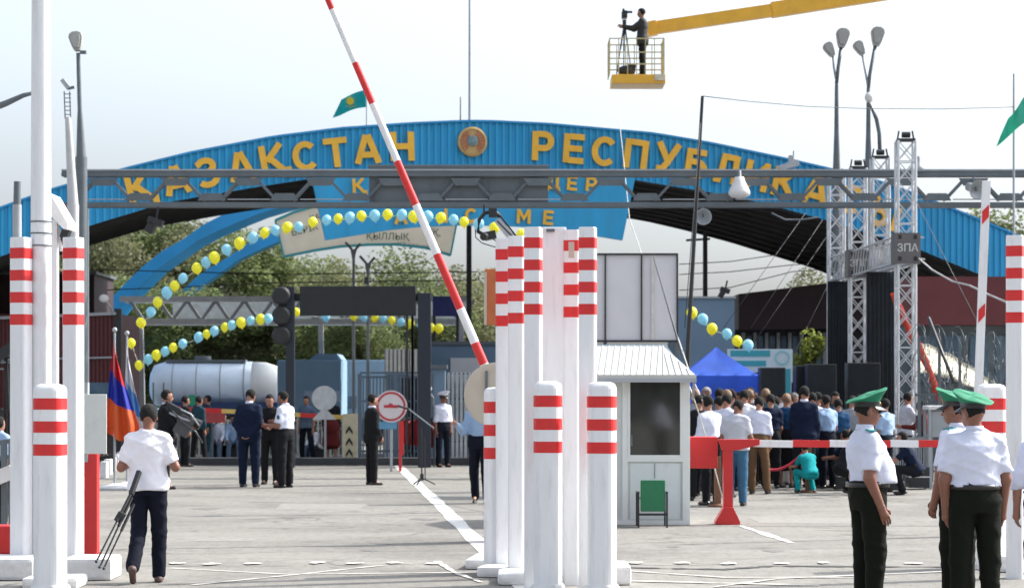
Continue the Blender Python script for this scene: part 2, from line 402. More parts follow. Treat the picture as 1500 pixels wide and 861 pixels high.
# ------------------------------------------------------------------ figures (signed-distance bodies turned into smooth meshes)
def surfnet(fn, lo, hi, h):
    ax = [np.arange(lo[i], hi[i] + h, h) for i in range(3)]
    G3 = np.meshgrid(*ax, indexing='ij')
    pts = np.stack([g.ravel() for g in G3], 1)
    v = fn(pts).reshape(G3[0].shape)
    s = v < 0
    nx, ny, nz = v.shape
    cs = [s[i:nx - 1 + i, j:ny - 1 + j, k:nz - 1 + k] for i in (0, 1) for j in (0, 1) for k in (0, 1)]
    sm = np.sum(cs, axis=0); act = (sm > 0) & (sm < 8)
    acc = np.zeros(act.shape + (3,)); cn = np.zeros(act.shape)
    for a in range(3):
        for j in (0, 1):
            for k in (0, 1):
                o0 = [0, 0, 0]; others = [q for q in range(3) if q != a]
                o0[others[0]] = j; o0[others[1]] = k; o1 = list(o0); o1[a] = 1
                A = v[o0[0]:nx - 1 + o0[0], o0[1]:ny - 1 + o0[1], o0[2]:nz - 1 + o0[2]]
                B = v[o1[0]:nx - 1 + o1[0], o1[1]:ny - 1 + o1[1], o1[2]:nz - 1 + o1[2]]
                cr = (A < 0) != (B < 0)
                t = np.where(cr, A / np.where(cr, A - B, 1), 0)
                off = np.zeros(act.shape + (3,))
                off[..., a] = t; off[..., others[0]] = j; off[..., others[1]] = k
                acc += off * cr[..., None]; cn += cr
    idx = -np.ones(act.shape, int); ii = np.argwhere(act); idx[act] = np.arange(len(ii))
    vp = (ii + acc[act] / np.maximum(cn[act], 1)[:, None]) * h + np.array([a_[0] for a_ in ax])
    faces = []
    for a in range(3):
        b, c = [(1, 2), (2, 0), (0, 1)][a]
        S0 = np.take(s, range(v.shape[a] - 1), axis=a); S1 = np.take(s, range(1, v.shape[a]), axis=a)
        e = np.argwhere(S0 != S1)
        e = e[(e[:, b] > 0) & (e[:, c] > 0) & (e[:, b] < v.shape[b] - 1) & (e[:, c] < v.shape[c] - 1)]
        if len(e) == 0: continue
        def at(db, dc):
            q = e.copy(); q[:, b] += db; q[:, c] += dc; return idx[q[:, 0], q[:, 1], q[:, 2]]
        q4 = np.stack([at(-1, -1), at(0, -1), at(0, 0), at(-1, 0)], 1)
        fl = S0[e[:, 0], e[:, 1], e[:, 2]]
        q4 = np.where(fl[:, None], q4, q4[:, ::-1])
        faces.append(q4)
    fs = np.concatenate(faces); fs = fs[(fs >= 0).all(1)]
    return vp, fs
def np3(v): return np.array([v[0], v[1], v[2]], float)
def rc(p, a, b, ra, rb):
    a = np3(a); b = np3(b); ba = b - a; pa = p - a
    t = np.clip(pa @ ba / max(ba @ ba, 1e-9), 0, 1)
    return np.linalg.norm(pa - t[:, None] * ba, axis=1) - (ra + (rb - ra) * t)
def ell(p, c, r, M=None):
    q = p - np3(c)
    if M is not None: q = q @ M          # columns of M = local axes
    r = np.array(r, float)
    k0 = np.linalg.norm(q / r, axis=1); k1 = np.linalg.norm(q / (r * r), axis=1) + 1e-9
    return k0 * (k0 - 1) / k1
def prof(p, a, b, ts, ws, ds, xax, yoff=None):
    a = np3(a); b = np3(b); L = np.linalg.norm(b - a); u = (b - a) / L
    x = np3(xax); x = x - u * (x @ u); x /= np.linalg.norm(x); y = np.cross(u, x)
    q = p - a; t = q @ u / L
    w = np.interp(t, ts, ws); d = np.interp(t, ts, ds)
    qy = q @ y
    if yoff is not None: qy = qy - np.interp(t, ts, yoff)
    k = np.sqrt(((q @ x) / w) ** 2 + (qy / d) ** 2)
    dd = (k - 1) * np.minimum(w, d)
    return np.maximum(dd, np.maximum((ts[0] - t) * L, (t - ts[-1]) * L))
def sm(a, b, k):
    h = np.clip(0.5 + 0.5 * (b - a) / k, 0, 1); return b * (1 - h) + a * h - k * h * (1 - h)
def wrink(p, amp, seed, zs=1.0):
    q = p * 1.0
    a = np.sin(q[:, 0] * 17 + 3.1 * np.sin(q[:, 2] * 9 * zs + seed) + seed) * np.sin(q[:, 2] * 26 * zs + 2.5 * np.sin(q[:, 0] * 11 + seed * 2) + q[:, 1] * 9)
    b = np.sin(q[:, 2] * 55 * zs + 4 * np.sin(q[:, 0] * 21 + q[:, 1] * 17 + seed)) * 0.5
    f1 = 8 * q[:, 2] * zs + 9 * q[:, 0] + 2.2 * np.sin(q[:, 2] * 7 + seed * 3) + 3 * q[:, 1] + seed
    f2 = 10 * q[:, 2] * zs - 11 * q[:, 0] + 2.0 * np.sin(q[:, 2] * 9 + seed) + 5 * q[:, 1] + seed * 2
    rd = (1 - np.abs(np.sin(f1))) ** 3 + (1 - np.abs(np.sin(f2))) ** 3
    return amp * (a * 0.5 + b * 0.3) - amp * 1.7 * rd

def kind_crowd(g): return bool(g) and 'crowd' in g
def person(label, loc, yaw, H=1.75, bulk=1.0, la=None, ra=None, ll=None, rl=None, lean=0.0, side=0.0, hyaw=0.0, hpitch=0.0,
           top=('shirt', None, 'short'), bottom=None, hair=None, cap=None, skin=None, step=0.02, belly=0.0, group=None,
           shoes=None, boards=False, patch=False, shoulder=1.0, untuck=False, tie=None, skirt=False, seatz=None, glasses=False, collar=None, hand_curl=0.5):
    if kind_crowd(group): H += random.Random(label + 'h').uniform(-.07, .06); lean += random.Random(label + 'l').uniform(-3, 8)
    k = H / 1.75; skin = skin or skinm; hair = hair if hair is not None else hairm
    V = lambda *a: Vector(a)
    def nz(v): return Vector(v).normalized()
    la = la or ((-0.12, 0.0, -1), (-0.02, 0.12, -1)); ra = ra or ((0.12, 0.0, -1), (0.02, 0.12, -1))
    ll = ll or ((-0.05, 0.0, -1), (-0.01, -0.02, -1)); rl = rl or ((0.05, 0.0, -1), (0.01, -0.02, -1))
    th, sh = 0.43 * k, 0.42 * k
    legs = []
    dz = [-(nz(l[0]).z * th + nz(l[1]).z * sh) for l in (ll, rl)]
    pz = max(dz) + 0.075 * k if seatz is None else seatz
    for sgn, l in ((-1, ll), (1, rl)):
        hip = V(sgn * 0.088 * k * bulk ** 0.5, 0, pz); kn = hip + nz(l[0]) * th; an = kn + nz(l[1]) * sh
        legs.append((hip, kn, an))
    pel = V(0, 0, pz - 0.02 * k)
    su = nz((math.sin(R(side)), math.sin(R(lean)), math.cos(R(lean))))
    nb = pel + su * 0.545 * k
    arms = []
    for sgn, a in ((-1, la), (1, ra)):
        s0 = nb - su * 0.075 * k + V(sgn * 0.160 * k * shoulder, -0.005, 0)
        e = s0 + nz(a[0]) * 0.285 * k; w = e + nz(a[1]) * 0.245 * k
        arms.append((s0, e, w))
    HM = Matrix.Rotation(R(hyaw), 3, 'Z') @ Matrix.Rotation(R(-hpitch), 3, 'X')
    hf = HM @ V(0, 1, 0); hu = HM @ V(0, 0, 1); hx = HM @ V(1, 0, 0)
    hc = nb + su * 0.038 * k + hu * 0.110 * k + hf * 0.025 * k + V(0, math.sin(R(lean)) * 0.03, 0)
    HMn = np.array([[hx.x, hf.x, hu.x], [hx.y, hf.y, hu.y], [hx.z, hf.z, hu.z]])
    b = bulk
    TS = [-0.06, 0.0, 0.2, 0.42, 0.62, 0.82, 0.93, 1.0]
    TW = [0.13, 0.165, 0.158, 0.147, 0.158, 0.160, 0.115, 0.06]
    TD = [0.09, 0.115, 0.105, 0.10, 0.112, 0.105, 0.075, 0.055]
    def tors(p, ex, lo=0.0, bel=0.0):
        ws = [w * k * (b if i < 6 else 1) + ex for i, w in enumerate(TW)]; ds = [w * k * b + ex for w in TD]
        yo = [0] * 8
        if bel > 0:
            for i, q in enumerate((0.3, 0.7, 1.0, 0.8, 0.35, 0, 0, 0)):
                ds[i] += bel * q * 0.5; yo[i] = bel * q * 0.5
        return prof(p, pel, nb, TS, ws, ds, (1, 0, 0), yo)
    def arm(p, s0, e, w, r0, r1, r2, upto=2):
        d = rc(p, s0, e, r0, r1)
        if upto > 1: d = sm(d, rc(p, e, w, r1, r2), 0.02)
        return d
    def headd(p):
        d = ell(p, hc + hu * 0.022 * k - hf * 0.008 * k, (0.076 * k, 0.096 * k, 0.096 * k), HMn)
        d = sm(d, ell(p, hc - hu * 0.05 * k + hf * 0.032 * k, (0.055 * k, 0.056 * k, 0.064 * k), HMn), 0.035 * k)
        if step < 0.016:
            for sg in (-1, 1):
                d = np.maximum(d, -ell(p, hc + hx * sg * 0.031 * k + hf * 0.093 * k - hu * 0.004 * k, (0.017 * k, 0.014 * k, 0.011 * k), HMn))
        d = sm(d, rc(p, hc + hf * 0.085 * k + hu * 0.0 * k, hc + hf * 0.106 * k - hu * 0.032 * k, 0.008 * k, 0.013 * k), 0.012 * k)
        d = sm(d, rc(p, hc + hf * 0.078 * k - hu * 0.062 * k - hx * 0.015 * k, hc + hf * 0.078 * k - hu * 0.062 * k + hx * 0.015 * k, 0.009 * k, 0.009 * k), 0.01 * k)
        for sg in (-1, 1):
            d = sm(d, ell(p, hc + hx * sg * 0.078 * k - hf * 0.005 * k - hu * 0.012 * k, (0.010 * k, 0.019 * k, 0.030 * k), HMn), 0.008 * k)
        return d
    seed = (hash(label) % 97) * 0.37 if False else (sum(ord(c) for c in label) % 97) * 0.37
    def body(p):
        d = tors(p, -0.012)
        for s0, e, w in arms:
            d = sm(d, arm(p, s0, e, w, 0.052 * k * b, 0.041 * k * b, 0.028 * k * b), 0.035)
            hd = (w - e).normalized()
            d = sm(d, rc(p, w, w + hd * 0.055 * k, 0.027 * k, 0.036 * k), 0.015)
        for h, kn, an in legs:
            d = sm(d, rc(p, h, kn, 0.08 * k * b, 0.052 * k * b), 0.03)
            d = sm(d, sm(rc(p, kn, an, 0.052 * k, 0.036 * k), rc(p, kn + (an - kn) * 0.15 + V(0, -0.02, 0), kn + (an - kn) * 0.45 + V(0, -0.02, 0), 0.045 * k, 0.04 * k), 0.02), 0.02)
            d = sm(d, rc(p, an, an + V(0, 0.13 * k, -0.045 * k), 0.034 * k, 0.026 * k), 0.02)
        d = sm(d, rc(p, nb - su * 0.03, hc - hu * 0.03 * k - hf * 0.02 * k, 0.056 * k, 0.050 * k), 0.03)
        return sm(d, headd(p), 0.02)
    allp = [hc + hu * 0.2 * k, hc + hf * 0.15 * k, pel] + [q for a in arms for q in a] + [q for l in legs for q in l]
    for s0, e, w in arms: allp.append(w + (w - e).normalized() * 0.12 * k)
    for l in legs: allp.append(l[2] + V(0, 0.16 * k, -0.07 * k))
    def bb(pts, m):
        return ([min(q[i] for q in pts) - m for i in range(3)], [max(q[i] for q in pts) + m for i in range(3)])
    if kind_crowd(group): yaw += random.Random(label).uniform(-0.5, 0.5)
    root = thing('person', label, 'person', loc, yaw, group)
    def emit(name, fn, pts, m, material, st=None, extra=None, mats=None):
        lo, hi = bb(pts, m); vp, fs = surfnet(fn, lo, hi, st or step)
        mb = MB(); mb.add([tuple(v) for v in vp], [tuple(int(i) for i in f) for f in fs], 0, True)
        if extra: extra(mb)
        o = mb.build(name, mats or material, root, local=True)
        return o
    def hands(mb):
        for sgn, (s0, e, w) in zip((-1, 1), arms):
            hd = (w - e).normalized()
            palm = V(-sgn, 0.0, 0.0); palm = (palm - hd * palm.dot(hd))
            if palm.length < 0.2: palm = V(0, 0, -1) - hd * (-hd.z)
            palm.normalize(); lat = hd.cross(palm).normalized()      # across the knuckles
            if lat.y < 0 and abs(hd.z) > 0.5: lat = -lat
            pc = w + hd * 0.06 * k
            mb.ball(pc, (0.013 * k, 0.040 * k, 0.046 * k), 10, 0, Matrix((palm, lat, hd)).transposed())
            for i, L in enumerate((0.062, 0.074, 0.080, 0.072)):
                o = (i - 1.5) * 0.0195 * k
                q0 = w + hd * 0.085 * k + lat * o; c1 = hand_curl * 0.55; c2 = hand_curl * 1.25; c3 = hand_curl * 1.8
                q1 = q0 + (hd * math.cos(c1) + palm * math.sin(c1)) * L * 0.45 * k
                q2 = q1 + (hd * math.cos(c2) + palm * math.sin(c2)) * L * 0.32 * k
                q3 = q2 + (hd * math.cos(c3) + palm * math.sin(c3)) * L * 0.26 * k
                mb.tube([w + hd * 0.05 * k + lat * o * 0.8, q0, q1, q2, q3], [0.009 * k, 0.0095 * k, 0.009 * k, 0.008 * k, 0.0055 * k], 6, 0)
            t0 = w + hd * 0.02 * k + lat * 0.028 * k; t1 = t0 + (hd * 0.7 + lat * 0.6 + palm * 0.3).normalized() * 0.038 * k
            t2 = t1 + (hd * 0.9 + lat * 0.15 + palm * 0.4).normalized() * 0.032 * k
            mb.tube([t0, t1, t2], [0.012 * k, 0.0105 * k, 0.007 * k], 6, 0)
        for sg in (-1, 1):
            mb.ball(hc + hx * sg * 0.031 * k + hf * 0.083 * k - hu * 0.004 * k, 0.009 * k, 8, 1)
            mb.ball(hc + hx * sg * 0.032 * k + hf * 0.089 * k + hu * 0.015 * k, (0.018 * k, 0.006 * k, 0.004 * k), 8, 1, HM)
        mb.ball(hc + hf * 0.086 * k - hu * 0.062 * k, (0.022 * k, 0.006 * k, 0.004 * k), 8, 2, HM)
    emit('body', body, allp, 0.16, None, None, hands, [skin, darkeye, lipm])
    # --- upper garment
    kind, cm, slv = top
    long = slv == 'long'; jk = kind in ('jacket', 'coat')
    ex = 0.016 if not jk else 0.028
    hem_t = -0.08 if jk else (-0.02 if untuck else 0.265)
    if kind == 'coat': hem_t = -0.5
    hemz = pel + su * hem_t * 0.545 * k
    if jk: hemz = pel - su * (0.12 * k if kind == 'jacket' else 0.3 * k)
    def upper(p):
        d = tors(p, ex, bel=belly)
        if jk or untuck:
            d = sm(d, ell(p, pel - V(0, 0, 0.02), (0.175 * k * b + ex * 0.6, 0.125 * k * b + ex, 0.20 * k)), 0.05)
        if belly > 0:
            d = sm(d, ell(p, pel + su * 0.19 * k + V(0, 0.05 + belly * 0.5, 0), (0.14 * b, 0.095, 0.14)), 0.05)
        for s0, e, w in arms:
            if long: d = sm(d, arm(p, s0, e, w - (w - e) * 0.04, 0.054 * k * b + ex * 0.3, 0.049 * k + ex * 0.3, 0.038 * k + ex * 0.3), 0.05)
            else:
                q = s0 + (e - s0) * 0.80; u = np3((e - s0).normalized())
                dd = rc(p, s0, e, 0.053 * k * b + ex * 0.2, 0.060 * k * b)
                dd = np.maximum(dd, (p - np3(q)) @ u)
                d = sm(d, dd, 0.035)
        for s0, e, w in arms: d = sm(d, rc(p, nb - su * 0.02 * k, s0 + su * 0.012 * k, 0.055 * k, 0.050 * k), 0.04)
        d = sm(d, rc(p, nb - su * 0.03 + V(0, -0.005, 0), nb + su * 0.022 * k + V(0, -0.008, 0), 0.068 * k, 0.062 * k), 0.02)
        u = np3(su); d = np.maximum(d, -((p - np3(hemz)) @ u)); d = np.maximum(d, (p - np3(nb + su * 0.035 * k)) @ (u * 0.95 + np.array([0, -0.35, 0])))
        return d + wrink(p, 0.0055 if not jk else 0.004, seed)
    ups = [nb + su * 0.06, pel - V(0, 0, 0.32 * k), pel + V(0, 0.1 + belly, 0)] + [q for a in arms for q in a]
    emit({'shirt': 'shirt', 'jacket': 'jacket', 'coat': 'coat', 'tee': 'shirt'}[kind], upper, ups, 0.17, cm)
    # --- legs garment
    wz = pel + su * 0.165 * k
    def lower(p):
        d = prof(p, pel - V(0, 0, 0.06 * k), wz, [0, 0.4, 1.0], [0.16 * k * b, 0.178 * k * b, 0.165 * k * b + (0.005)], [0.11 * k * b, 0.125 * k * b, 0.112 * k * b + belly * 0.25], (1, 0, 0))
        for h, kn, an in legs:
            if skirt: d = sm(d, rc(p, h, kn + V(0, 0, -0.05), 0.10 * k, 0.13 * k), 0.15); continue
            d = sm(d, rc(p, h + V(0, 0, 0.0), kn, 0.094 * k * b, 0.074 * k * b), 0.025)
            d = sm(d, rc(p, kn, an + (kn - an) * 0.02, 0.073 * k * b, 0.064 * k), 0.02)
        if not skirt: d = np.maximum(d, -(p[:, 2] - min(l[2].z for l in legs) + 0.03 * k) if seatz is None else d)
        return d + wrink(p, 0.004, seed + 2, 0.7)
    lps = [wz] + [q for l in legs for q in l]
    emit('skirt' if skirt else 'trousers', lower, lps, 0.17, bottom or c_black)
    if not jk and not untuck and step < 0.016:
        mb = MB(); mb.lathe(wz - su * 0.030, [(0.1, -0.018), (1, -0.018), (1, 0.018), (0.1, 0.018)], 32, 0, True,
                            Matrix.Diagonal((0.170 * k * b + 0.010, 0.116 * k * b + 0.011 + belly * 0.25, 1)).to_3x3())
        mb.build('belt', leather, root, local=True)
    # --- shoes
    for h, kn, an in legs:
        sd_ = (an - kn).normalized()
        fwd = V(0, 1, 0) - sd_ * sd_.y; fwd.normalize()
        if abs(sd_.y) < 0.35: fwd = V(0, 1, 0)
        a0 = an - V(0, 0, 0.0)
        heel = a0 + sd_ * 0.045 * k - fwd * 0.035 * k; toe = a0 + sd_ * 0.05 * k + fwd * 0.155 * k
        def shoe(p, heel=heel, toe=toe, a0=a0, sd_=sd_):
            d = rc(p, heel, toe, 0.036 * k, 0.032 * k)
            d = sm(d, rc(p, a0, heel, 0.042 * k, 0.038 * k), 0.02)
            return np.maximum(d, (p - np3(a0 + sd_ * 0.072 * k)) @ np3(sd_))
        emit('shoe', shoe, [heel, toe, a0], 0.06, shoes or leather, min(step, 0.014))
    # --- hair
    if hair and not cap:
        def hr(p):
            d = ell(p, hc + hu * 0.028 * k - hf * 0.014 * k, (0.087 * k, 0.103 * k, 0.106 * k), HMn)
            q = p - np3(hc); f_ = q @ np3(hf); u_ = q @ np3(hu)
            cut = np.minimum(f_ - 0.03 * k + 0.0 * u_, 0.048 * k - u_ + (f_) * 0.1)       # face opening
            d = np.maximum(d, np.minimum(f_ - 0.01 * k, 0.060 * k - u_))
            d = np.maximum(d, -(u_ + 0.085 * k + f_ * 0.75))
            return d + 0.002 * np.sin(p[:, 0] * 140 + p[:, 2] * 90)
        emit('hair', hr, [hc + hu * 0.1 * k, hc - hu * 0.05 * k], 0.12 * k, hair, min(step, 0.014))
    if cap:
        ccol, cband = cap
        def hr(p):
            d = ell(p, hc + hu * 0.02 * k - hf * 0.010 * k, (0.080 * k, 0.097 * k, 0.09 * k), HMn)
            q = p - np3(hc); f_ = q @ np3(hf); u_ = q @ np3(hu)
            d = np.maximum(d, np.maximum(f_ - 0.0, u_ - 0.06)); return np.maximum(d, -(u_ + 0.05 * k + f_ * 0.5))
        emit('hair', hr, [hc + hu * 0.1 * k, hc - hu * 0.05 * k], 0.12 * k, hair or hairm, min(step, 0.014))
        mb = MB(); n = 32
        rings = [(0.088, 0.102, 0.052, 0.0), (0.090, 0.104, 0.092, 0.0), (0.116, 0.124, 0.110, 0.22), (0.148, 0.158, 0.134, 0.36),
                 (0.150, 0.160, 0.140, 0.36), (0.141, 0.151, 0.144, 0.36), (0.09, 0.095, 0.146, 0.34), (0.002, 0.002, 0.144, 0.32)]
        vs = []
        for rx, ry, z, shr in rings:
            for i in range(n):
                t = 2 * math.pi * i / n; x = rx * math.cos(t); y = ry * math.sin(t)
                vs.append(hc + (hx * x + hf * (y - 0.008) + hu * (z - 0.012 + y * shr + (0.004 * math.sin(5 * t) if shr > .3 else 0))) * k)
        for j in range(len(rings) - 1):
            mb.add([], [], 0)
        bidx = len(mb.v); mb.v.extend([tuple(v) for v in vs])
        for j in range(len(rings) - 1):
            for i in range(n):
                mb.f.append((bidx + j * n + i, bidx + j * n + (i + 1) % n, bidx + (j + 1) * n + (i + 1) % n, bidx + (j + 1) * n + i))
                mb.m.append(1 if j == 0 else 0); mb.s.append(j not in (2, 3, 4))
        mb.ball(hc + (hf * 0.096 + hu * 0.064) * k, (0.012 * k, 0.006 * k, 0.014 * k), 8, 2, HM)
        co = mb.build('cap', [ccol, cband, mat('gold_badge', (0.7, 0.5, 0.15), 0.3, metal=0.8)], root, local=True)
        vb = MB(); vv = []
        for t in np.linspace(0.12 * math.pi, 0.88 * math.pi, 13):
            for rr, dz_ in ((0.088, 0.05), (0.145, 0.022)):
                vv.append(hc + (hx * math.cos(t) * rr * (1.0 if rr < .1 else 0.75) + hf * (math.sin(t) * (rr + 0.012)) + hu * (dz_ - 0.008)) * k)
        vv2 = [v - hu * 0.006 for v in vv]; m_ = len(vv)
        fs = [(2 * i, 2 * i + 1, 2 * i + 3, 2 * i + 2) for i in range(12)]
        vb.add(vv + vv2, fs + [tuple(m_ + q for q in reversed(f)) for f in fs] + [(2 * i + 1, m_ + 2 * i + 1, m_ + 2 * i + 3, 2 * i + 3) for i in range(12)], 0, True)
        vb.build('visor', leather, co, local=True)
    if boards:
        for sgn, (s0, e, w) in zip((-1, 1), arms):
            a_ = nb + V(sgn * 0.075, -0.005, 0.015) * k; b_ = s0 + V(sgn * 0.03, 0, 0.078) * k
            mb = MB(); mb.bar(a_, b_, 0.055 * k, 0.012 * k); mb.build('shoulder_board', boards, root, local=True, bevel=0.003)
    if patch:
        s0, e, w = arms[0]; c_ = s0 + (e - s0) * 0.42 + V(-0.068, -0.02, 0) * k
        mb = MB(); mb.ball(c_, (0.012 * k, 0.036 * k, 0.042 * k), 10); mb.build('sleeve_patch', patch, root, local=True)
    if glasses:
        mb = MB()
        for sg in (-1, 1): mb.ball(hc + hx * sg * 0.034 * k + hf * 0.096 * k - hu * 0.002 * k, (0.026 * k, 0.008 * k, 0.020 * k), 10, 0, HM)
        mb.build('sunglasses', black, root, local=True)
    if kind == 'shirt' and not collar and step < 0.019: collar = cm
    if collar:
        mb = MB(); mb.lathe(nb + su * 0.02 * k, [(0.058 * k, -0.01 * k), (0.072 * k, -0.01 * k), (0.064 * k, 0.034 * k), (0.058 * k, 0.034 * k)], 20, 0, True)
        mb.build('collar', collar, root, local=True)
    root['_j'] = 0; del root['_j']
    return root, dict(arms=arms, hc=hc, nb=nb, pel=pel, legs=legs)
# ------------------------------------------------------------------ ground
def ground_mat():
    m = bpy.data.materials.new('worn_pale_asphalt'); m.use_nodes = True
    n, l = m.node_tree.nodes, m.node_tree.links; bs = n['Principled BSDF']; bs.inputs['Roughness'].default_value = 0.85
    bs.inputs['Specular IOR Level'].default_value = 0.3
    tc = n.new('ShaderNodeTexCoord')
    def noise(scale, detail, st=(1, 1, 1), rough=0.6, dist=0.0):
        mp = n.new('ShaderNodeMapping'); mp.inputs['Scale'].default_value = st; l.new(tc.outputs['Object'], mp.inputs[0])
        z = n.new('ShaderNodeTexNoise'); z.inputs['Scale'].default_value = scale; z.inputs['Detail'].default_value = detail
        z.inputs['Roughness'].default_value = rough; z.inputs['Distortion'].default_value = dist
        l.new(mp.outputs[0], z.inputs['Vector']); return z
    def ramp(z, stops):
        r = n.new('ShaderNodeValToRGB'); l.new(z.outputs[0], r.inputs[0])
        e = r.color_ramp.elements
        while len(e) < len(stops): e.new(0.5)
        for q, (p_, c_) in zip(e, stops): q.position = p_; q.color = (*c_, 1)
        return r
    base = ramp(noise(0.55, 8, (0.6, 1.2, 1)), [(0.3, (0.205, 0.196, 0.177)), (0.5, (0.24, 0.229, 0.208)), (0.7, (0.275, 0.263, 0.239))])
    cur = base.outputs[0]
    def mul(a, b, f=1.0):
        x = n.new('ShaderNodeMixRGB'); x.blend_type = 'MULTIPLY'; x.inputs[0].default_value = f; l.new(a, x.inputs[1]); l.new(b, x.inputs[2]); return x.outputs[0]
    cur = mul(cur, ramp(noise(60, 4), [(0.3, (0.72, 0.72, 0.72)), (0.7, (1.15, 1.15, 1.15))]).outputs[0])
    cur = mul(cur, ramp(noise(9, 8, (1, .35, 1), 0.8), [(0.35, (0.78, 0.775, 0.77)), (0.55, (1.02, 1.02, 1.02))]).outputs[0])
    cur = mul(cur, ramp(noise(2.2, 9, (0.4, 0.9, 1), 0.75), [(0.34, (0.86, 0.855, 0.85)), (0.48, (1, 1, 1))]).outputs[0])
    cur = mul(cur, ramp(noise(0.22, 5, (1, 1, 1), 0.6, 1.0), [(0.40, (0.84, 0.84, 0.84)), (0.47, (1, 1, 1))]).outputs[0])
    # tar seams and cracks: thin iso-lines of a warped noise
    zc = noise(0.32, 3, (0.5, 1.2, 1), 0.5, 0.6)
    cr = ramp(zc, [(0.492, (1, 1, 1)), (0.4965, (0.42, 0.41, 0.40)), (0.500, (0.42, 0.41, 0.40)), (0.5045, (1, 1, 1))])
    cur = mul(cur, cr.outputs[0], 0.6)
    zc = noise(0.9, 4, (0.7, 1, 1), 0.6, 0.3)
    cr = ramp(zc, [(0.494, (1, 1, 1)), (0.498, (0.55, 0.54, 0.53)), (0.502, (0.55, 0.54, 0.53)), (0.506, (1, 1, 1))])
    cur = mul(cur, cr.outputs[0], 0.55)
    l.new(cur, bs.inputs['Base Color'])
    b = n.new('ShaderNodeBump'); b.inputs['Strength'].default_value = 0.5; b.inputs['Distance'].default_value = 0.01
    l.new(noise(45, 6).outputs[0], b.inputs['Height']); l.new(b.outputs[0], bs.inputs['Normal'])
    return m
gmat = ground_mat()
earth = mat('dry_ground', (0.24, 0.22, 0.17), 0.9, 0.2, 0.1)
mb = MB(); mb.add([(-900, -60, -0.03), (900, -60, -0.03), (900, 1500, -0.03), (-900, 1500, -0.03)], [(0, 1, 2, 3)])
tag(mb.build('ground', earth), kind='structure')
mb = MB(); mb.add([(-45, -20, 0), (45, -20, 0), (45, 88, 0), (-45, 88, 0)], [(0, 1, 2, 3)])
tag(mb.build('road', gmat), kind='structure')
linep = mat('worn_white_road_paint', (0.62, 0.61, 0.58), 0.7, 0.1, 6, dirt=0.75, dirtcol=(0.36, 0.34, 0.31), dscale=7)
def gstrip(name, pts, w, z=0.004, m=None, horiz=True, jit=0.0, seed=1):
    rr = random.Random(seed)
    q = [G(*p) for p in pts]; out = []
    for a, b in zip(q[:-1], q[1:]):
        for i in range(12): out.append(a.lerp(b, i / 12))
    out.append(q[-1]); vs = []
    for i, p in enumerate(out):
        a = out[max(0, i - 1)]; b = out[min(len(out) - 1, i + 1)]; d = (b - a).normalized(); nn = Vector((-d.y, d.x, 0))
        ww = w * (1 + jit * rr.uniform(-1, 1)) / 2
        vs += [p + nn * ww + Vector((0, 0, z)), p - nn * ww + Vector((0, 0, z))]
    mb = MB(); mb.add(vs, [(2 * i + 1, 2 * i + 3, 2 * i + 2, 2 * i) for i in range(len(out) - 1)])
    return tag(mb.build(name, m or linep), kind='structure')
gstrip('lane_line', [(583, 682), (640, 735), (712, 806), (790, 880)], 0.20, jit=0.12)
gstrip('lane_line', [(1085, 770), (1160, 795)], 0.10, jit=0.5, seed=4, z=0.005)
thinp = mat('thin_worn_paint', (0.52, 0.50, 0.46), 0.8, 0.1, 6, dirt=0.8, dirtcol=(0.36, 0.34, 0.31), dscale=6)
for i, pts in enumerate([[(250, 832), (420, 841), (700, 838)], [(280, 857), (430, 842), (560, 828)], [(640, 822), (665, 838), (705, 853)],
                         [(900, 835), (1060, 846), (1300, 846)], [(1040, 861), (1140, 848), (1420, 836)], [(905, 851), (1200, 858)]]):
    gstrip('lane_line', pts, 0.055, z=0.005 + i * 0.0012, m=thinp, jit=0.6, seed=i)
seam = mat('tar_seam', (0.05, 0.048, 0.045), 0.7)
gstrip('tar_seam', [(905, 831), (1060, 834), (1130, 829), (1300, 830), (1560, 831)], 0.11, z=0.006, m=seam, jit=0.8, seed=3)
gstrip('tar_seam', [(150, 828), (330, 830), (640, 826)], 0.02, z=0.006, m=seam, jit=0.8, seed=5)
gstrip('tar_seam', [(165, 701), (330, 700), (440, 697)], 0.05, z=0.006, m=seam, jit=0.8, seed=7)
gstrip('tar_seam', [(910, 772), (1060, 768), (1100, 767)], 0.03, z=0.006, m=seam, jit=0.8, seed=8)
gstrip('tar_seam', [(1090, 733), (1230, 728)], 0.05, z=0.006, m=seam, jit=0.8, seed=9)
mb = MB(); rr = random.Random(5)
for px in (258, 311, 370, 462, 520, 578, 636, 931, 1000, 1068, 1146, 1206, 1262, 1340, 1410):
    c = G(px, 825.5 + rr.uniform(-1, 1)); n_ = 9; vs = []
    for i in range(n_):
        t = 2 * math.pi * i / n_; vs.append((c.x + math.cos(t) * 0.085 * rr.uniform(.55, 1.3), c.y + math.sin(t) * 0.15 * rr.uniform(.4, 1.3), 0.013))
    mb.add(vs, [tuple(range(n_))])
tag(mb.build('painted_dashes', thinp), kind='structure')
pmat = mat('repaired_asphalt_patch', (0.222, 0.213, 0.195), 0.85, 0.18, 9, bump=0.4, bscale=40, dirt=0.5, dirtcol=(0.27, 0.26, 0.235), dscale=3)
stain = mat('oil_stain', (0.15, 0.145, 0.135), 0.7, 0.2, 6, dirt=0.8, dirtcol=(0.24, 0.23, 0.21), dscale=5)
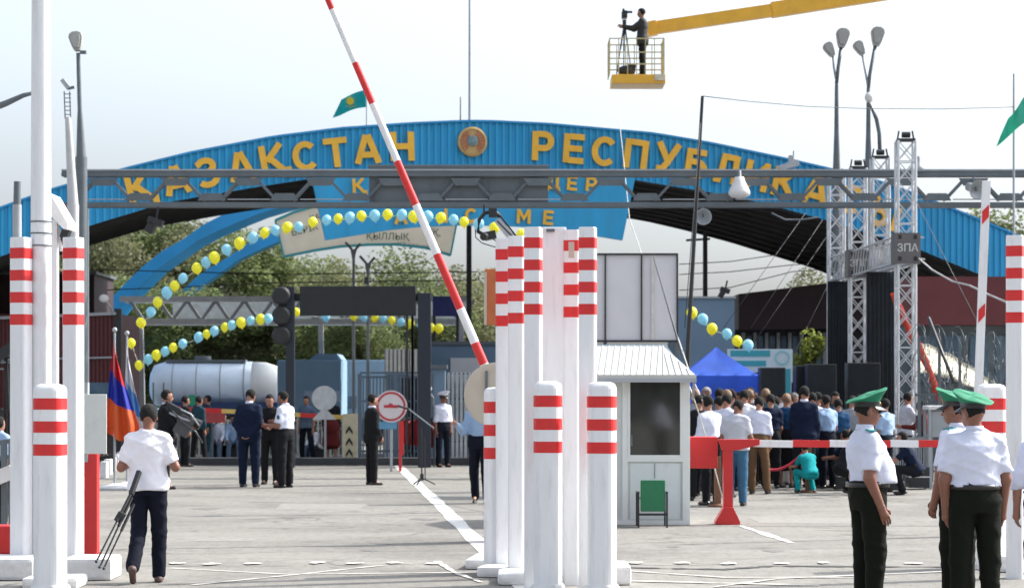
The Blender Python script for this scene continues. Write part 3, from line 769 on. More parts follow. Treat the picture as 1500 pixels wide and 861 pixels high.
for i, (px, py, a_, b_, m_) in enumerate(((470, 742, .9, 1.3, pmat), (1180, 762, 1.0, 1.0, pmat), (330, 790, .5, .5, pmat), (620, 760, .22, .3, stain), (1130, 806, .16, .22, stain), (985, 800, .10, .18, stain), (300, 745, .2, .35, stain), (540, 806, .12, .16, stain))):
    c = G(px, py); rr = random.Random(i + 40); vs = []; n_ = 4 if m_ is pmat else 14
    for k_ in range(n_):
        t = 2 * math.pi * (k_ + .5) / n_; q_ = rr.uniform(.92, 1.08) if m_ is pmat else rr.uniform(.6, 1.2); vs.append((c.x + math.cos(t) * a_ * q_, c.y + math.sin(t) * b_ * q_, 0.0022 + i * 0.0002))
    mb = MB(); mb.add(vs, [tuple(range(n_))]); tag(mb.build('asphalt_patch' if m_ is pmat else 'ground_stain', m_), kind='structure')
# dark kerb and platform edge across the back
mb = MB(); mb.box(X(262, 54), X(700, 54), 54, 54.5, 0, 0.17)
kerbm = mat('dark_kerb', (0.045, 0.05, 0.055), 0.8, 0.2, 4)
tag(mb.build('kerb', kerbm, bevel=0.01), kind='structure')

# ------------------------------------------------------------------ the arched border gate
GA = math.atan2(0.205, 0.979); GO = Vector((X(700, 58), 58, 0))
ga = Vector((math.cos(GA), math.sin(GA), 0)); gn = Vector((-math.sin(GA), math.cos(GA), 0))
def gp(px, py, D=0.0):
    d = Vector(((px - CX) / F, 1, (HY - py) / F)); C0 = Vector((0, 0, CH))
    t = ((GO - C0).dot(gn) + D) / d.dot(gn); p = C0 + d * t - GO
    return p.dot(ga), p.z
gate = thing('border_gate', 'wide blue corrugated arch over the road with ochre country name and round emblem', 'gate', GO, GA)
top_px = [(-620, 620), (-430, 500), (-250, 410), (-120, 352), (0, 307), (75, 280), (185, 249), (279, 226), (400, 203), (500, 190.5), (600, 183.5), (680, 180), (713, 180),
          (800, 184), (900, 193), (956, 198), (1040, 212), (1150, 235), (1224, 252), (1295, 270), (1372, 299), (1473, 340), (1600, 394), (1760, 470), (1900, 545), (2040, 640)]
bot_px = [(-560, 660), (-400, 560), (-250, 480), (-120, 421), (0, 374), (75, 347), (150, 323), (243, 295), (377, 272), (462, 259), (560, 249), (700, 243), (840, 249), (930, 262),
          (1069, 285), (1133, 300), (1211, 321), (1347, 364), (1473, 416), (1600, 474), (1740, 545), (1850, 610), (1900, 660)]
tp = sorted(gp(*q) for q in top_px); bp = sorted(gp(*q) for q in bot_px)
ztop = lambda u: max(0.02, float(np.interp(u, [q[0] for q in tp], [q[1] for q in tp])))
zbot = lambda u: max(0.0, float(np.interp(u, [q[0] for q in bp], [q[1] for q in bp])))
U0, U1 = tp[0][0] + 1, tp[-1][0] - 1
us = np.linspace(U0, U1, 120)
DEP = 8.3
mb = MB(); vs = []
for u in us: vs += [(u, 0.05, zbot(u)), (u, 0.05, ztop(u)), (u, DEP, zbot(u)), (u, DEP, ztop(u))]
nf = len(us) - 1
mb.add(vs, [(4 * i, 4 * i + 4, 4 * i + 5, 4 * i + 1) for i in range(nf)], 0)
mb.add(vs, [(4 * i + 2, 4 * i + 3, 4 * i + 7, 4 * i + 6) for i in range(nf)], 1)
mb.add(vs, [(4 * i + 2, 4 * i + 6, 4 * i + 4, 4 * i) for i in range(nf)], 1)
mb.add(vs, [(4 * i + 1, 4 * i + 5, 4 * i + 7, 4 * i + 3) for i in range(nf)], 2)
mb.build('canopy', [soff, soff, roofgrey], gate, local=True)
mb = MB(); vs = []; u = U0; k = 0
while u < U1:
    w_ = (0.012, 0.012, -0.026, -0.026)[k % 4]; u += (0.018, 0.066, 0.018, 0.066)[k % 4]; k += 1
    vs += [(u, w_, zbot(u) - 0.03), (u, w_, ztop(u) + 0.03)]
mb.add(vs, [(2 * i, 2 * i + 2, 2 * i + 3, 2 * i + 1) for i in range(k - 1)])
mb.build('fascia', blue, gate, local=True)
mb = MB(); 
for a, b in zip(us[:-1], us[1:]): mb.bar((a, -0.03, ztop(a) + 0.04), (b, -0.03, ztop(b) + 0.04), 0.08, 0.05)
mb.build('edge_trim', bluedk, gate, local=True)
# soffit purlins
mb = MB()
for j in range(9):
    w_ = 0.9 + j * 0.9
    for a, b in zip(us[:-1], us[1:]):
        if zbot(a) > 0.5: mb.bar((a, w_, zbot(a) - 0.05), (b, w_, zbot(b) - 0.05), 0.08, 0.10)
mb.build('purlins', soff, gate, local=True)
# side legs
for uu in (U0 + 2.2, U1 - 3.4):
    mb = MB(); mb.box(uu - 0.4, uu + 0.4, 0.4, DEP - 0.4, 0, max(0.5, zbot(uu))); mb.build('leg', bluedk, gate, local=True)
letters = [('Қ', 203, 274, 14), ('А', 258, 263.5, 13.5), ('З', 304, 253, 13), ('А', 353, 243.6, 12), ('Қ', 399, 233.5, 10), ('С', 447, 229, 8.5), ('Т', 492, 224, 7),
           ('А', 538, 218.5, 4), ('Н', 589, 214.7, 2), ('Р', 795, 214.4, -2), ('Е', 840, 218, -4), ('С', 884.7, 222, -6), ('П', 931.3, 226.3, -7), ('У', 977.3, 231, -8),
           ('Б', 1020, 240.5, -9), ('Л', 1064, 247.6, -10.5), ('И', 1108, 258, -12), ('К', 1149, 268, -13), ('А', 1195, 279, -14), ('С', 1246, 292, -16), ('Ы', 1296, 313, -17)]
def gletter(ch, px, py, rot, hpx, parent, D=-0.05, m=ochre, bold=0.030, depth=0.05, wk=1.06):
    u, z = gp(px, py, D); h = hpx * 58.0 / F * (1 + (u * 0.205) / 58)
    t = glyph_mb(ch, h, depth)
    M = Matrix.Translation((u, D, z)) @ Matrix.Rotation(-R(rot), 4, 'Y') @ Matrix.Diagonal((wk, 1, 1, 1)) @ Matrix.Translation((0, 0, -h / 2))
    xform(t, M); return t.build('letter', m, parent, local=True)
for ch, px, py, rot in letters: gletter(ch, px, py, rot, 42.5, gate)
# emblem
u, z = gp(691.5, 208, -0.05)
RX = Matrix.Rotation(R(90), 3, 'X')
em_gold = mat('emblem_gold', (0.50, 0.33, 0.12), 0.4, 0.15, 20); em_red = mat('emblem_copper', (0.45, 0.16, 0.08), 0.45, 0.2, 12); em_blue = mat('emblem_grey_blue', (0.20, 0.30, 0.32), 0.5, 0.2, 15)
mb = MB(); mb.lathe((u, -0.03, z), [(0.36, 0), (0.36, 0.09), (0.31, 0.11), (0.305, 0.08), (0.001, 0.08)], 40, 0, False, RX)
emb = mb.build('emblem', em_gold, gate, local=True)
mb = MB()
for sg in (-1, 1):
    for j in range(7):
        t0 = R(-55 + j * 18); t1 = t0 + R(13)
        pts = [(sg * 0.15 * math.cos(t0), 0.15 * math.sin(t0)), (sg * 0.29 * math.cos(t0), 0.29 * math.sin(t0)), (sg * 0.29 * math.cos(t1), 0.29 * math.sin(t1)), (sg * 0.15 * math.cos(t1), 0.15 * math.sin(t1))]
        mb.prism([(u + a, z + b) for a, b in pts], -0.13, -0.11)
mb.build('wing_relief', em_red, emb, local=True)
mb = MB(); mb.lathe((u, -0.11, z + 0.02), [(0.13, 0), (0.13, 0.03), (0.10, 0.04), (0.001, 0.045)], 24, 0, True, RX)
for j in range(16):
    t = R(22.5 * j); mb.bar((u + 0.04 * math.cos(t), -0.155, z + 0.02 + 0.04 * math.sin(t)), (u + 0.125 * math.cos(t), -0.15, z + 0.02 + 0.125 * math.sin(t)), 0.012, 0.01)
mb.build('centre_relief', em_blue, emb, local=True)
# central sign panel under the arch
edge = [(455, 254), (477, 352), (520, 345), (570, 337), (613, 332.5), (673, 330), (740, 331), (800, 334), (845, 341), (912, 352), (931, 258)]
pts = [gp(px, py, -0.12) for px, py in edge]
mb = MB(); mb.prism(pts, -0.12, 0.0)
sp = mb.build('sign_panel', blue, gate, local=True)
for ch, px, py, rot in [('Қ', 525, 272, 3), ('Д', 810, 267, -3), ('Е', 838, 268.5, -4), ('Р', 866, 270, -5), ('А', 587, 318, 2), ('І', 653, 316, 1), ('С', 690, 316, 0), ('М', 767, 317, -2), ('Е', 803, 319, -4)]:
    gletter(ch, px, py, rot, 21, sp, D=-0.16, depth=0.03, bold=0.02)

# pale curved banner hanging at the back of the gate
YB = 70.0
bo = P(540, 350, YB)
ban = thing('arched_banner', 'cream curved banner with teal border and dark green lettering, hung beneath the blue centre sign', 'banner', bo)
bt = [(403, 323), (430, 311), (470, 300), (540, 297), (600, 300), (672, 312)]
bb_ = [(660, 374), (625, 363), (580, 358), (540, 358.5), (500, 361), (460, 367), (416, 376)]
def pz(px, py, Y): return (X(px, Y), Z(py, Y))
mb = MB(); mb.prism([pz(a, b, YB) for a, b in bt + bb_], YB, YB + 0.04); mb.build('cloth_panel', cream, ban)
mb = MB(); lp = bt + bb_ + [bt[0]]
for a, b in zip(lp[:-1], lp[1:]): mb.bar(P(a[0], a[1], YB - 0.03), P(b[0], b[1], YB - 0.03), 0.05, 0.075)
mb.build('border', tealb, ban)
def plate_text(txt, px, py, hpx, Y, m, parent, rot=0, bold=0.0, name='lettering', depth=0.01, wk=1.0, yaw=0):
    h = hpx * Y / F; t = text_mb(txt, h, depth, bold); p = P(px, py, Y)
    xform(t, Matrix.Translation(p) @ Matrix.Rotation(yaw, 4, 'Z') @ Matrix.Rotation(-R(rot), 4, 'Y') @ Matrix.Diagonal((wk, 1, 1, 1)) @ Matrix.Translation((0, 0, -h / 2)))
    return t.build(name, m, parent)
for t, px, py, hp, rot in [('ҚА', 461, 318, 8, 12), ('БЕРІК', 446, 336, 10, 14), ('ҚЫЛЛЫҚ', 568, 346, 10, -1), ('ЫҚ,', 634, 339, 10, -8), ('Н.Ә. НАЗАРБАЕВ', 612, 361, 5.5, -9)]:
    plate_text(t, px, py, hp, YB - 0.02, greentxt, ban, rot)

# ------------------------------------------------------------------ blue inner arches
def curved_beam(name, label, toppts, midpts, Y, dep, extra=0.0, s=1.0):
    tr = lambda q: (CX - (CX - q[0]) * s, HY - (HY - q[1]) * s)
    a = [P(*tr(q), Y) for q in toppts]; b = [P(*tr(q), Y) for q in midpts]
    N = 24
    def samp(pts, t):
        L = [0]
        for p0, p1 in zip(pts[:-1], pts[1:]): L.append(L[-1] + (p1 - p0).length)
        tt = t * L[-1]
        return Vector([float(np.interp(tt, L, [p[i] for p in pts])) for i in range(3)])
    root = thing(name, label, 'arch', (a[0].x, Y, 0))
    fr = MB(); vs = []
    for i in range(N + 1):
        p = samp(a, i / N); q = samp(b, i / N)
        vs += [p, q, q + Vector((0, dep, 0)), p + Vector((0, dep, 0))]
    fs = []
    for i in range(N):
        for j in range(4): fs.append((4 * i + j, 4 * i + (j + 1) % 4, 4 * i + 4 + (j + 1) % 4, 4 * i + 4 + j))
    fr.add(vs, fs); fr.build('arch_beam', bluedk, root)
    lg = MB(); p = samp(a, 0); q = samp(b, 0); lg.box(p.x - 0.1, q.x + 0.1, Y + 0.1, Y + dep - 0.1, 0, max(p.z, 0.3)); lg.build('leg', bluedk, root)
    return root
A_top = [(118, 500), (144, 456), (188, 410), (227.5, 373), (269, 350), (302, 326), (346, 305), (420, 278), (520, 258), (620, 248), (750, 244), (900, 248)]
A_mid = [(142, 500), (172, 452), (230, 394), (292.5, 350), (339, 329), (392, 308), (470, 288), (540, 277), (630, 268), (750, 264), (900, 268)]
curved_beam('inner_arch', 'blue curved steel arch springing behind the maroon container', A_top, A_mid, 73, 2.2)
curved_beam('inner_arch', 'farther blue curved arch seen under the first, behind the balloon garland', A_top[:9], A_mid[:9], 82, 1.0, s=0.87)

# ------------------------------------------------------------------ grey truss gantry across the road
YG = 48.0
gant = thing('truss_gantry', 'long dark grey steel lattice gantry carrying a grey panel across the road', 'gantry', (X(90, YG), YG, 0))
x0, x1 = X(90, YG), X(1560, YG)
for nm, yt, yb in (('top_chord', 250.5, 258.5), ('bottom_chord', 296, 303.5)):
    mb = MB()
    for yy in (YG, YG + 0.22): mb.box(x0, x1, yy, yy + 0.09, Z(yb, YG), Z(yt, YG))
    mb.build(nm, steel, gant, bevel=0.008)
mb = MB()
for i in range(60):
    xx = x0 + (x1 - x0) * i / 59; 
    for yt in (255, 299): mb.bar((xx, YG + 0.07, Z(yt, YG)), (xx, YG + 0.40, Z(yt, YG)), 0.04)
mb.build('cross_members', steel, gant)
mb = MB(); gs = MB(); topx = [257 + 106.3 * i for i in range(-1, 13)]
for i, tx in enumerate(topx):
    for yy in (YG + 0.05, YG + 0.26):
        for dx in (-53, 53):
            if tx + dx < 95: continue
            mb.bar(P(tx + math.copysign(10, dx), 262, YG).to_2d().to_3d() * 0 + Vector((X(tx + math.copysign(12, dx), YG), yy, Z(262, YG))), Vector((X(tx + dx - math.copysign(12, dx), YG), yy, Z(293, YG))), 0.05, 0.05)
    for cx_, yt, yb in ((tx, 261, 272), (tx + 53, 283, 294)):
        wt, wb = (22, 15) if yt == 261 else (14, 21)
        if cx_ > 85: gs.prism([(X(cx_ - wt, YG), Z(yt, YG)), (X(cx_ + wt, YG), Z(yt, YG)), (X(cx_ + wb, YG), Z(yb, YG)), (X(cx_ - wb, YG), Z(yb, YG))], YG + 0.005, YG + 0.02)
mb.build('web_lattice', steel, gant); gs.build('gusset_plates', steel, gant)
mb = MB(); mb.box(x0, x1, YG - 0.02, YG + 0.10, Z(250.5, YG) + 0.003, Z(250.5, YG) + 0.035)
for i, tx in enumerate(topx):
    if i % 3 != 1: mb.box(X(tx - 30, YG), X(tx + 32, YG), YG - 0.02, YG + 0.06, Z(293, YG) + 0.003, Z(293, YG) + 0.022)
mb.build('lit_edge_strip', steell, gant)  # added pale strips stand in for the sunlit edges of the chords
mb = MB(); mb.box(X(540, YG), X(803, YG), YG + 0.14, YG + 0.20, Z(302, YG), Z(243, YG))
for q in range(6): mb.box(X(548 + q * 42, YG), X(550 + q * 42, YG), YG + 0.125, YG + 0.138, Z(300, YG), Z(245, YG))
mb.box(X(538, YG), X(805, YG), YG + 0.12, YG + 0.26, Z(243, YG), Z(240.5, YG))
mb.build('panel', greyp, gant)
for px in (119, 1548):
    mb = MB(); mb.box(X(px - 5, YG), X(px + 5, YG), YG + 0.35, YG + 0.5, 0, Z(293, YG)); mb.build('column', steel, gant)
# things fixed to the gantry
def floodlamp(px, py, Y, r, label, m=steell, face=-1, name='flood_lamp', tilt=0):
    c = P(px, py, Y); root = thing(name, label, 'lamp', c)
    M = Matrix.Rotation(R(90 - tilt), 3, 'X')
    mb = MB(); mb.lathe(c, [(0.03, -0.12), (r * 0.5, -0.09), (r * 0.85, -0.01), (r, 0.09), (r * .93, 0.09), (r * .75, 0.0), (r * .4, -0.05), (0.001, -0.07)], 24, 0, True, M, caps=False)
    mb.build('reflector', m, root)
    mb = MB(); mb.bar(c + Vector((0, 0.05, 0)), c + Vector((0, 0.08, r * 1.4)), 0.03); mb.build('bracket', steel, root)
    return root
c = P(1083, 277, YG - 0.25)
hb = thing('bell_lamp', 'white bell-shaped lamp hanging inside the gantry', 'lamp', c)
mb = MB(); mb.lathe(c, [(0.09, 0.24), (0.11, 0.16), (0.17, 0.05), (0.215, -0.05), (0.215, -0.11), (0.15, -0.17), (0.03, -0.19)], 24); mb.build('lamp_shade', white2, hb)
mb = MB(); mb.cyl(c + Vector((0, 0, 0.2)), c + Vector((0, 0.1, 0.36)), 0.05); mb.build('socket', steel, hb)
floodlamp(1030, 318, YG - 0.2, 0.165, 'round pale reflector lamp hanging under the gantry', steell)
c = P(1430, 277, YG - 0.3)
hn = thing('horn_speaker', 'grey horn loudspeaker on the gantry beside the white raised barrier bar', 'loudspeaker', c)
mb = MB(); mb.lathe(c, [(0.05, 0.30), (0.09, 0.26), (0.09, 0.12), (0.13, 0.02), (0.19, -0.04), (0.20, -0.06), (0.17, -0.03), (0.07, 0.06), (0.001, 0.06)], 24, 0, True, Matrix.Rotation(R(25), 3, 'Z') @ Matrix.Rotation(R(-75), 3, 'X'), caps=False); mb.build('horn', steell, hn)
mb = MB(); mb.ball(c + Vector((0, -0.02, 0)), 0.05, 10); mb.build('driver', steel, hn)
mb = MB(); mb.bar(c + Vector((0, 0.15, 0)), c + Vector((0, 0.3, 0.3)), 0.03); mb.build('bracket', steel, hn)
for px, py, s_, lb in ((228, 325, 1.0, 'black stage lamp hanging under the left part of the gantry'), (1062, 425, 0.7, 'small black spotlight on a wire between the grey-blue wall and the dark roof')):
    Y = YG if py < 400 else 52; c = P(px, py, Y); sl = thing('spot_lamp', lb, 'lamp', c)
    mb = MB(); mb.obox(c, (0.30 * s_, 0.25, 0.14 * s_), Matrix.Rotation(R(20), 3, 'Y')); mb.obox(c + Vector((-0.1 * s_, 0, -0.12 * s_)), (0.16 * s_, 0.25, 0.22 * s_), Matrix.Rotation(R(30), 3, 'Y')); mb.build('housing', black, sl, bevel=0.01)
    mb = MB(); mb.bar(c, c + Vector((0.05, 0, 0.3 * s_)), 0.035); mb.build('bracket', black, sl)
c = P(1155, 243, YG + 0.1); rl = thing('rooftop_light', 'pale floodlight with mast clamped on top of the gantry, above letters at the right', 'lamp', c)
mb = MB(); mb.obox(c, (0.42, 0.2, 0.12), Matrix.Rotation(R(-18), 3, 'Y')); mb.obox(c + Vector((0.05, 0, 0.13)), (0.1, 0.1, 0.16)); mb.build('housing', steell, rl, bevel=0.01)
mb = MB(); mb.bar(c + Vector((0.1, 0, 0)), c + Vector((0.1, 0, 0.3)), 0.02); mb.build('mast', steel, rl)
c = P(1344, 243, YG + 0.1); rl = thing('rooftop_light', 'pale cone light clamped on the gantry right of the tallest truss tower', 'lamp', c)
mb = MB(); mb.lathe(c, [(0.18, -0.12), (0.12, 0.0), (0.07, 0.1), (0.09, 0.18), (0.02, 0.22)], 14); mb.build('housing', steell, rl)

# masts and flag on top of the gate
def gw(px, py, D): u, z = gp(px, py, D); return GO + ga * u + gn * D + Vector((0, 0, z))
a = gw(688, 184, 0.3); mb = MB(); mb.cyl(a, a + Vector((0, 0, 4.4)), 0.036, 0.024, 8); solo(mb, 'roof_mast', steell, 'tall thin grey mast rising from the peak of the blue arch', 'mast', a)
a = gw(674.5, 184, 0.5); mb = MB(); mb.cyl(a, a + Vector((0, 0, 0.7)), 0.018, 0.014, 6); solo(mb, 'roof_mast', steel, 'short thin rod beside the tall mast at the peak of the arch', 'mast', a)
flagteal = mat('teal_flag_cloth', (0.0, 0.36, 0.38), 0.7, 0.06, 4, trans=0.4); flagyel = mat('yellow_flag_mark', (0.75, 0.6, 0.05), 0.7, trans=0.3)
def flag_cloth(P0, P1, P2, P3, nu=14, nv=8, amp=0.05, seed=0, th=0.008):
    # corners hoist-top, fly-top, fly-bottom, hoist-bottom; returns grid fn
    def f(u, v):
        p = (P0.lerp(P1, u)).lerp(P3.lerp(P2, u), v)
        return p + Vector((0, amp * math.sin(u * 7 + v * 2 + seed) * (0.3 + u), amp * 0.5 * math.sin(u * 5 + seed)))
    mb = MB(); vs = [f(i / nu, j / nv) for j in range(nv + 1) for i in range(nu + 1)]; n0 = len(vs)
    vs += [v + Vector((0, th, 0)) for v in vs]
    fs = [(j * (nu + 1) + i, (j + 1) * (nu + 1) + i, (j + 1) * (nu + 1) + i + 1, j * (nu + 1) + i + 1) for j in range(nv) for i in range(nu)]
    mb.add(vs, fs + [tuple(n0 + q for q in reversed(t)) for t in fs], 0, True)
    return mb, f
a = gw(537, 190, 0.3); YF = a.y
fl = thing('national_flag', 'small teal flag with yellow emblem flying on the left half of the arch', 'flag', a)
mb = MB(); mb.cyl(a, Vector((a.x, YF, Z(131, YF))), 0.018, 0.012, 6); mb.build('pole', steell, fl)
mb, f = flag_cloth(P(536, 132, YF), P(500, 144, YF), P(487, 171, YF), P(536, 157, YF), amp=0.05)
mb.build('cloth', flagteal, fl)
mb = MB(); c = f(0.55, 0.42) + Vector((0, -0.03, 0)); mb.lathe(c, [(0.09, 0), (0.09, 0.008), (0.001, 0.008)], 16, 0, False, RX)
for i in range(12):
    t = R(30 * i); mb.bar(c + Vector((0.1 * math.cos(t), 0, 0.1 * math.sin(t))), c + Vector((0.135 * math.cos(t), 0, 0.135 * math.sin(t))), 0.015, 0.005)
for i in range(-4, 5): mb.bar(c + Vector((i * 0.03, 0, -0.16 + abs(i) * 0.012)), c + Vector((i * 0.03 + 0.025, 0, -0.16 + abs(i + .8) * 0.012)), 0.03, 0.005)
mb.build('flag_emblem', flagyel, fl)
YR = 46; b0 = Vector((X(1485, YR), YR, 0)); fl = thing('national_flag', 'teal green flag drooping from a tall thin pole at the right edge', 'flag', b0)
mb = MB(); mb.cyl(b0, Vector((b0.x, YR, Z(108, YR))), 0.03, 0.02, 8); mb.build('pole', steell, fl)
mb, f = flag_cloth(P(1512, 132, YR - 0.1), P(1478, 170, YR - 0.1), P(1460, 212, YR - 0.1), P(1512, 175, YR - 0.1), amp=0.08)
mb.build('cloth', mat('green_flag_cloth', (0.06, 0.50, 0.36), 0.7, 0.08, 4, trans=0.45), fl)
# ------------------------------------------------------------------ foreground: striped columns and bollards
def oct_column(px, w, ytop, Y, label, bands=4, group='tall white columns with four red bands', ybase=0.0, name='striped_column', first_band=15.5, bw=15.5, gap=32.3):
    b = Vector((X(px, Y), Y, 0)); root = thing(name, label, 'column', b, group=group)
    h = Z(ytop, Y); rot = -R(20 if px < 200 or px > 1400 else 9); a_ = w * Y / F / (math.cos(rot) - math.sin(rot)) * 1.04; hf_ = a_ / 2
    mb = MB(); mb.rsq(b, hf_, 0.022, [(1, ybase), (1, h - 0.012), (0.95, h)], rot); mb.build('post', white, root)
    for i in range(bands):
        z1 = h - (first_band + gap * i) * Y / F; z0 = z1 - bw * Y / F
        mb = MB(); mb.rsq(b, hf_ + 0.002, 0.024, [(1, z0), (1, z1)], rot); mb.build('red_band', redp, root)
    return root
K1 = 1.40                         # column top above eye height (m)
def colY(ytop): return F * K1 / (HY - ytop)
oct_column(31, 31, 348, colY(348), 'leftmost tall white column with four red bands at the left edge')
oct_column(107.5, 30, 348, colY(348) + 0.05, 'tall white four banded column between the white mast and the pale board at left')
oct_column(781, 27, 333, colY(333), 'tallest four banded column, left of the plain white column in the centre cluster')
oct_column(757, 26, 346, colY(345), 'second four banded column from the left of the centre cluster, just behind the tallest')
oct_column(738, 24, 350, colY(350), 'farthest left four banded column of the centre cluster, above the short bollard')
oct_column(838, 25, 337, colY(337), 'four banded column with a torn top band, right of the plain white column')
oct_column(861, 27, 333, colY(333) - 0.15, 'rightmost four banded column of the centre cluster, beside the grey billboard back')
oct_column(1487, 30, 345, colY(345), 'four banded white column at the right edge behind the green capped officers')
# small torn patch on the top band
c = P(837, 366, colY(337) - 0.13); mb = MB(); mb.obox(c, (0.05, 0.012, 0.14)); solo(mb, 'torn_sticker', beige, 'torn beige patch hanging over the top red band of the column', 'sticker', c)
# plain column
Yp = colY(334) + 0.35
b = Vector((X(812, Yp), Yp, 0)); root = thing('plain_column', 'plain white square column without bands in the middle of the centre cluster', 'column', b)
mb = MB(); mb.box(X(793, Yp), X(829, Yp), Yp - 0.12, Yp + 0.12, 0, Z(334, Yp)); mb.build('post', white, root, bevel=0.01)
mb = MB(); mb.box(X(800, Yp), X(812, Yp), Yp - 0.16, Yp - 0.12, Z(341, Yp), Z(337, Yp)); mb.build('cap_plate', steel, root)
# white mast
Ym = 22.2; b = Vector((X(60, Ym), Ym, 0)); root = thing('white_mast', 'very tall plain white mast at left running out of the top of the picture', 'mast', b)
mb = MB(); mb.cyl(b, b + Vector((0, 0, Z(300, Ym))), 0.099, 0.095, 16); mb.cyl(b + Vector((0, 0, Z(300, Ym))), b + Vector((0, 0, Z(-80, Ym))), 0.095, 0.085, 16); mb.build('tube', white, root)
for py in (326, 343, 361):
    mb = MB(); mb.cyl(b + Vector((0, 0, Z(py, Ym))), b + Vector((0, 0, Z(py, Ym) + 0.012)), 0.102, 0.102, 16); mb.build('clamp_ring', steel, root)
Yq = 22.8; b = Vector((X(81, Yq), Yq, 0)); root = thing('lamp_housing_post', 'slim white post with sloping white hood and dark camera beside the tall mast', 'post', b)
mb = MB(); mb.box(X(75, Yq), X(85, Yq), Yq - 0.05, Yq + 0.05, 0, Z(322, Yq)); mb.build('post', white, root, bevel=0.004)
mb = MB(); mb.prism([pz(70, 288, Yq), pz(81, 286, Yq), pz(106, 329, Yq), pz(106, 338, Yq), pz(100, 338, Yq), pz(70, 308, Yq)], Yq - 0.25, Yq + 0.25); mb.build('hood', white2, root, bevel=0.006)
mb = MB(); mb.obox(P(96, 343, Yq), (0.07, 0.14, 0.09), Matrix.Rotation(R(20), 3, 'Y')); mb.cyl(P(93, 350, Yq - 0.1), P(93, 350, Yq - 0.17), 0.03); mb.build('camera', black, root, bevel=0.006)
mb = MB(); mb.bar(P(86, 338, Yq), P(90, 368, Yq), 0.025); mb.bar(P(90, 344, Yq), P(84, 330, Yq), 0.02); mb.build('bracket', white2, root)

def bollard(px, w, ytop, Y, label, ybase=0.0):
    b = Vector((X(px, Y), Y, 0)); root = thing('bollard', label, 'bollard', b, group='short thick white bollards with three red bands')
    h = Z(ytop, Y); r = w / 2 * Y / F
    rot = -R(9); hf_ = w * Y / F / 2 * 0.93
    mb = MB(); mb.rsq(b, hf_, 0.075, [(1, ybase), (1, h - 0.06), (.96, h - 0.035), (.84, h - 0.015), (.6, h - 0.003), (.3, h)], rot, seg=5); mb.build('post', white, root)
    for i in range(3):
        z1 = h - (21 + 33.5 * i) * Y / F; z0 = z1 - 16.5 * Y / F
        mb = MB(); mb.rsq(b, hf_ + 0.002, 0.077, [(1, z0), (1, z1)], rot, seg=5); mb.build('red_band', redp, root)
    mb = MB(); mb.rsq(b, hf_ * 1.2, 0.08, [(1, ybase), (1, ybase + 0.045), (.9, ybase + 0.07), (.84, ybase + 0.075)], rot, seg=5); mb.build('foot', white2, root)
    return root
bollard(73.5, 47, 562, 20.2, 'three banded white bollard in the left foreground')
bollard(802.5, 43, 558, 20.3, 'three banded white bollard standing left in the middle of the picture, before the plain column')
bollard(881.5, 45, 559, 20.2, 'three banded white bollard just left of the guard booth')
bollard(726, 36, 567, 22.4, 'short three banded bollard at the left of the centre cluster, partly behind a tall column')
bollard(1452, 45, 562, 23.0, 'three banded bollard behind the officers at right')
def slab(x0, x1, ynear, dep, h, label, rz=0.0, grp='white concrete base blocks'):
    Yn = GY(ynear); w = (x1 - x0) * Yn / F / 2; b = Vector((X((x0 + x1) / 2, Yn), Yn + dep / 2, 0)); root = thing('base_block', label, 'block', b, rz, grp)
    mb = MB(); mb.box(-w, w, -dep / 2, dep / 2, 0, h); mb.build('block', white2, root, local=True, bevel=min(0.035, h * .35))
slab(-45, 48, 850, .6, 0.20, 'white concrete block under the leftmost column')
slab(90, 163, 850, .6, 0.20, 'white concrete block under the column beside the red post')
slab(31, 113, 863, .55, 0.10, 'low white plinth round the foreground bollard at left')
slab(688, 747, 834, .9, 0.10, 'far white concrete block at the left of the centre cluster', R(-6))
slab(706, 775, 846, .8, 0.10, 'middle white concrete block of the centre cluster', R(-8))
slab(729, 826, 857, .7, 0.10, 'near low white concrete block before the centre columns')
slab(826, 925, 857, .7, 0.17, 'white concrete block under the right columns of the centre cluster')
slab(1462, 1560, 838, .8, 0.16, 'white concrete block under the column at the right edge')

# left side: red post, pale board, rail and dark stair
Yl = 24.6; b = Vector((X(134, Yl), Yl, 0))
root = thing('barrier_post', 'red painted square post below the pale board at left', 'post', b)
mb = MB(); mb.box(X(123, Yl), X(144, Yl), Yl - 0.08, Yl + 0.08, 0, Z(664, Yl)); mb.build('post', redm, root, bevel=0.006)
mb = MB(); mb.box(X(121, Yl), X(146, Yl), Yl - 0.1, Yl + 0.1, 0, 0.04); mb.build('foot', redm, root)
b = P(139, 620, Yl - 0.03); root = thing('back_of_sign', 'pale square board with rounded corners fixed above the red post', 'sign', b)
mb = MB(); mb.box(X(120, Yl), X(159, Yl), Yl - 0.12, Yl - 0.1, Z(664, Yl), Z(577, Yl)); mb.build('board', mat('pale_board', (0.58, 0.60, 0.58), 0.5, 0.04, 3, dirt=0.3), root, bevel=0.006)
mb = MB(); mb.box(X(126, Yl), X(131, Yl), Yl - 0.1, Yl + 0.0, Z(676, Yl), Z(560, Yl)); mb.build('bracket', steell, root)
Yh = 27.0; b = Vector((X(0, Yh), Yh, 0)); root = thing('railing', 'low grey and white metal railing at the left edge', 'railing', b)
mb = MB()
mb.bar(P(-60, 659, Yh), P(17, 645, Yh), .05); mb.build('rail', steel, root)
mb = MB(); mb.bar(P(-60, 682, Yh), P(17, 668, Yh), .05); mb.build('rail', steel, root)
mb = MB(); mb.bar(P(-60, 722, Yh - 0.1), P(19, 690, Yh - 0.1), 0.10, 0.16); mb.build('beam', white2, root)
for px in (-50, -22, 6, 17):
    mb = MB(); mb.bar(Vector((X(px, Yh), Yh, 0)), P(px, 645, Yh), 0.06); mb.build('post', steel, root)
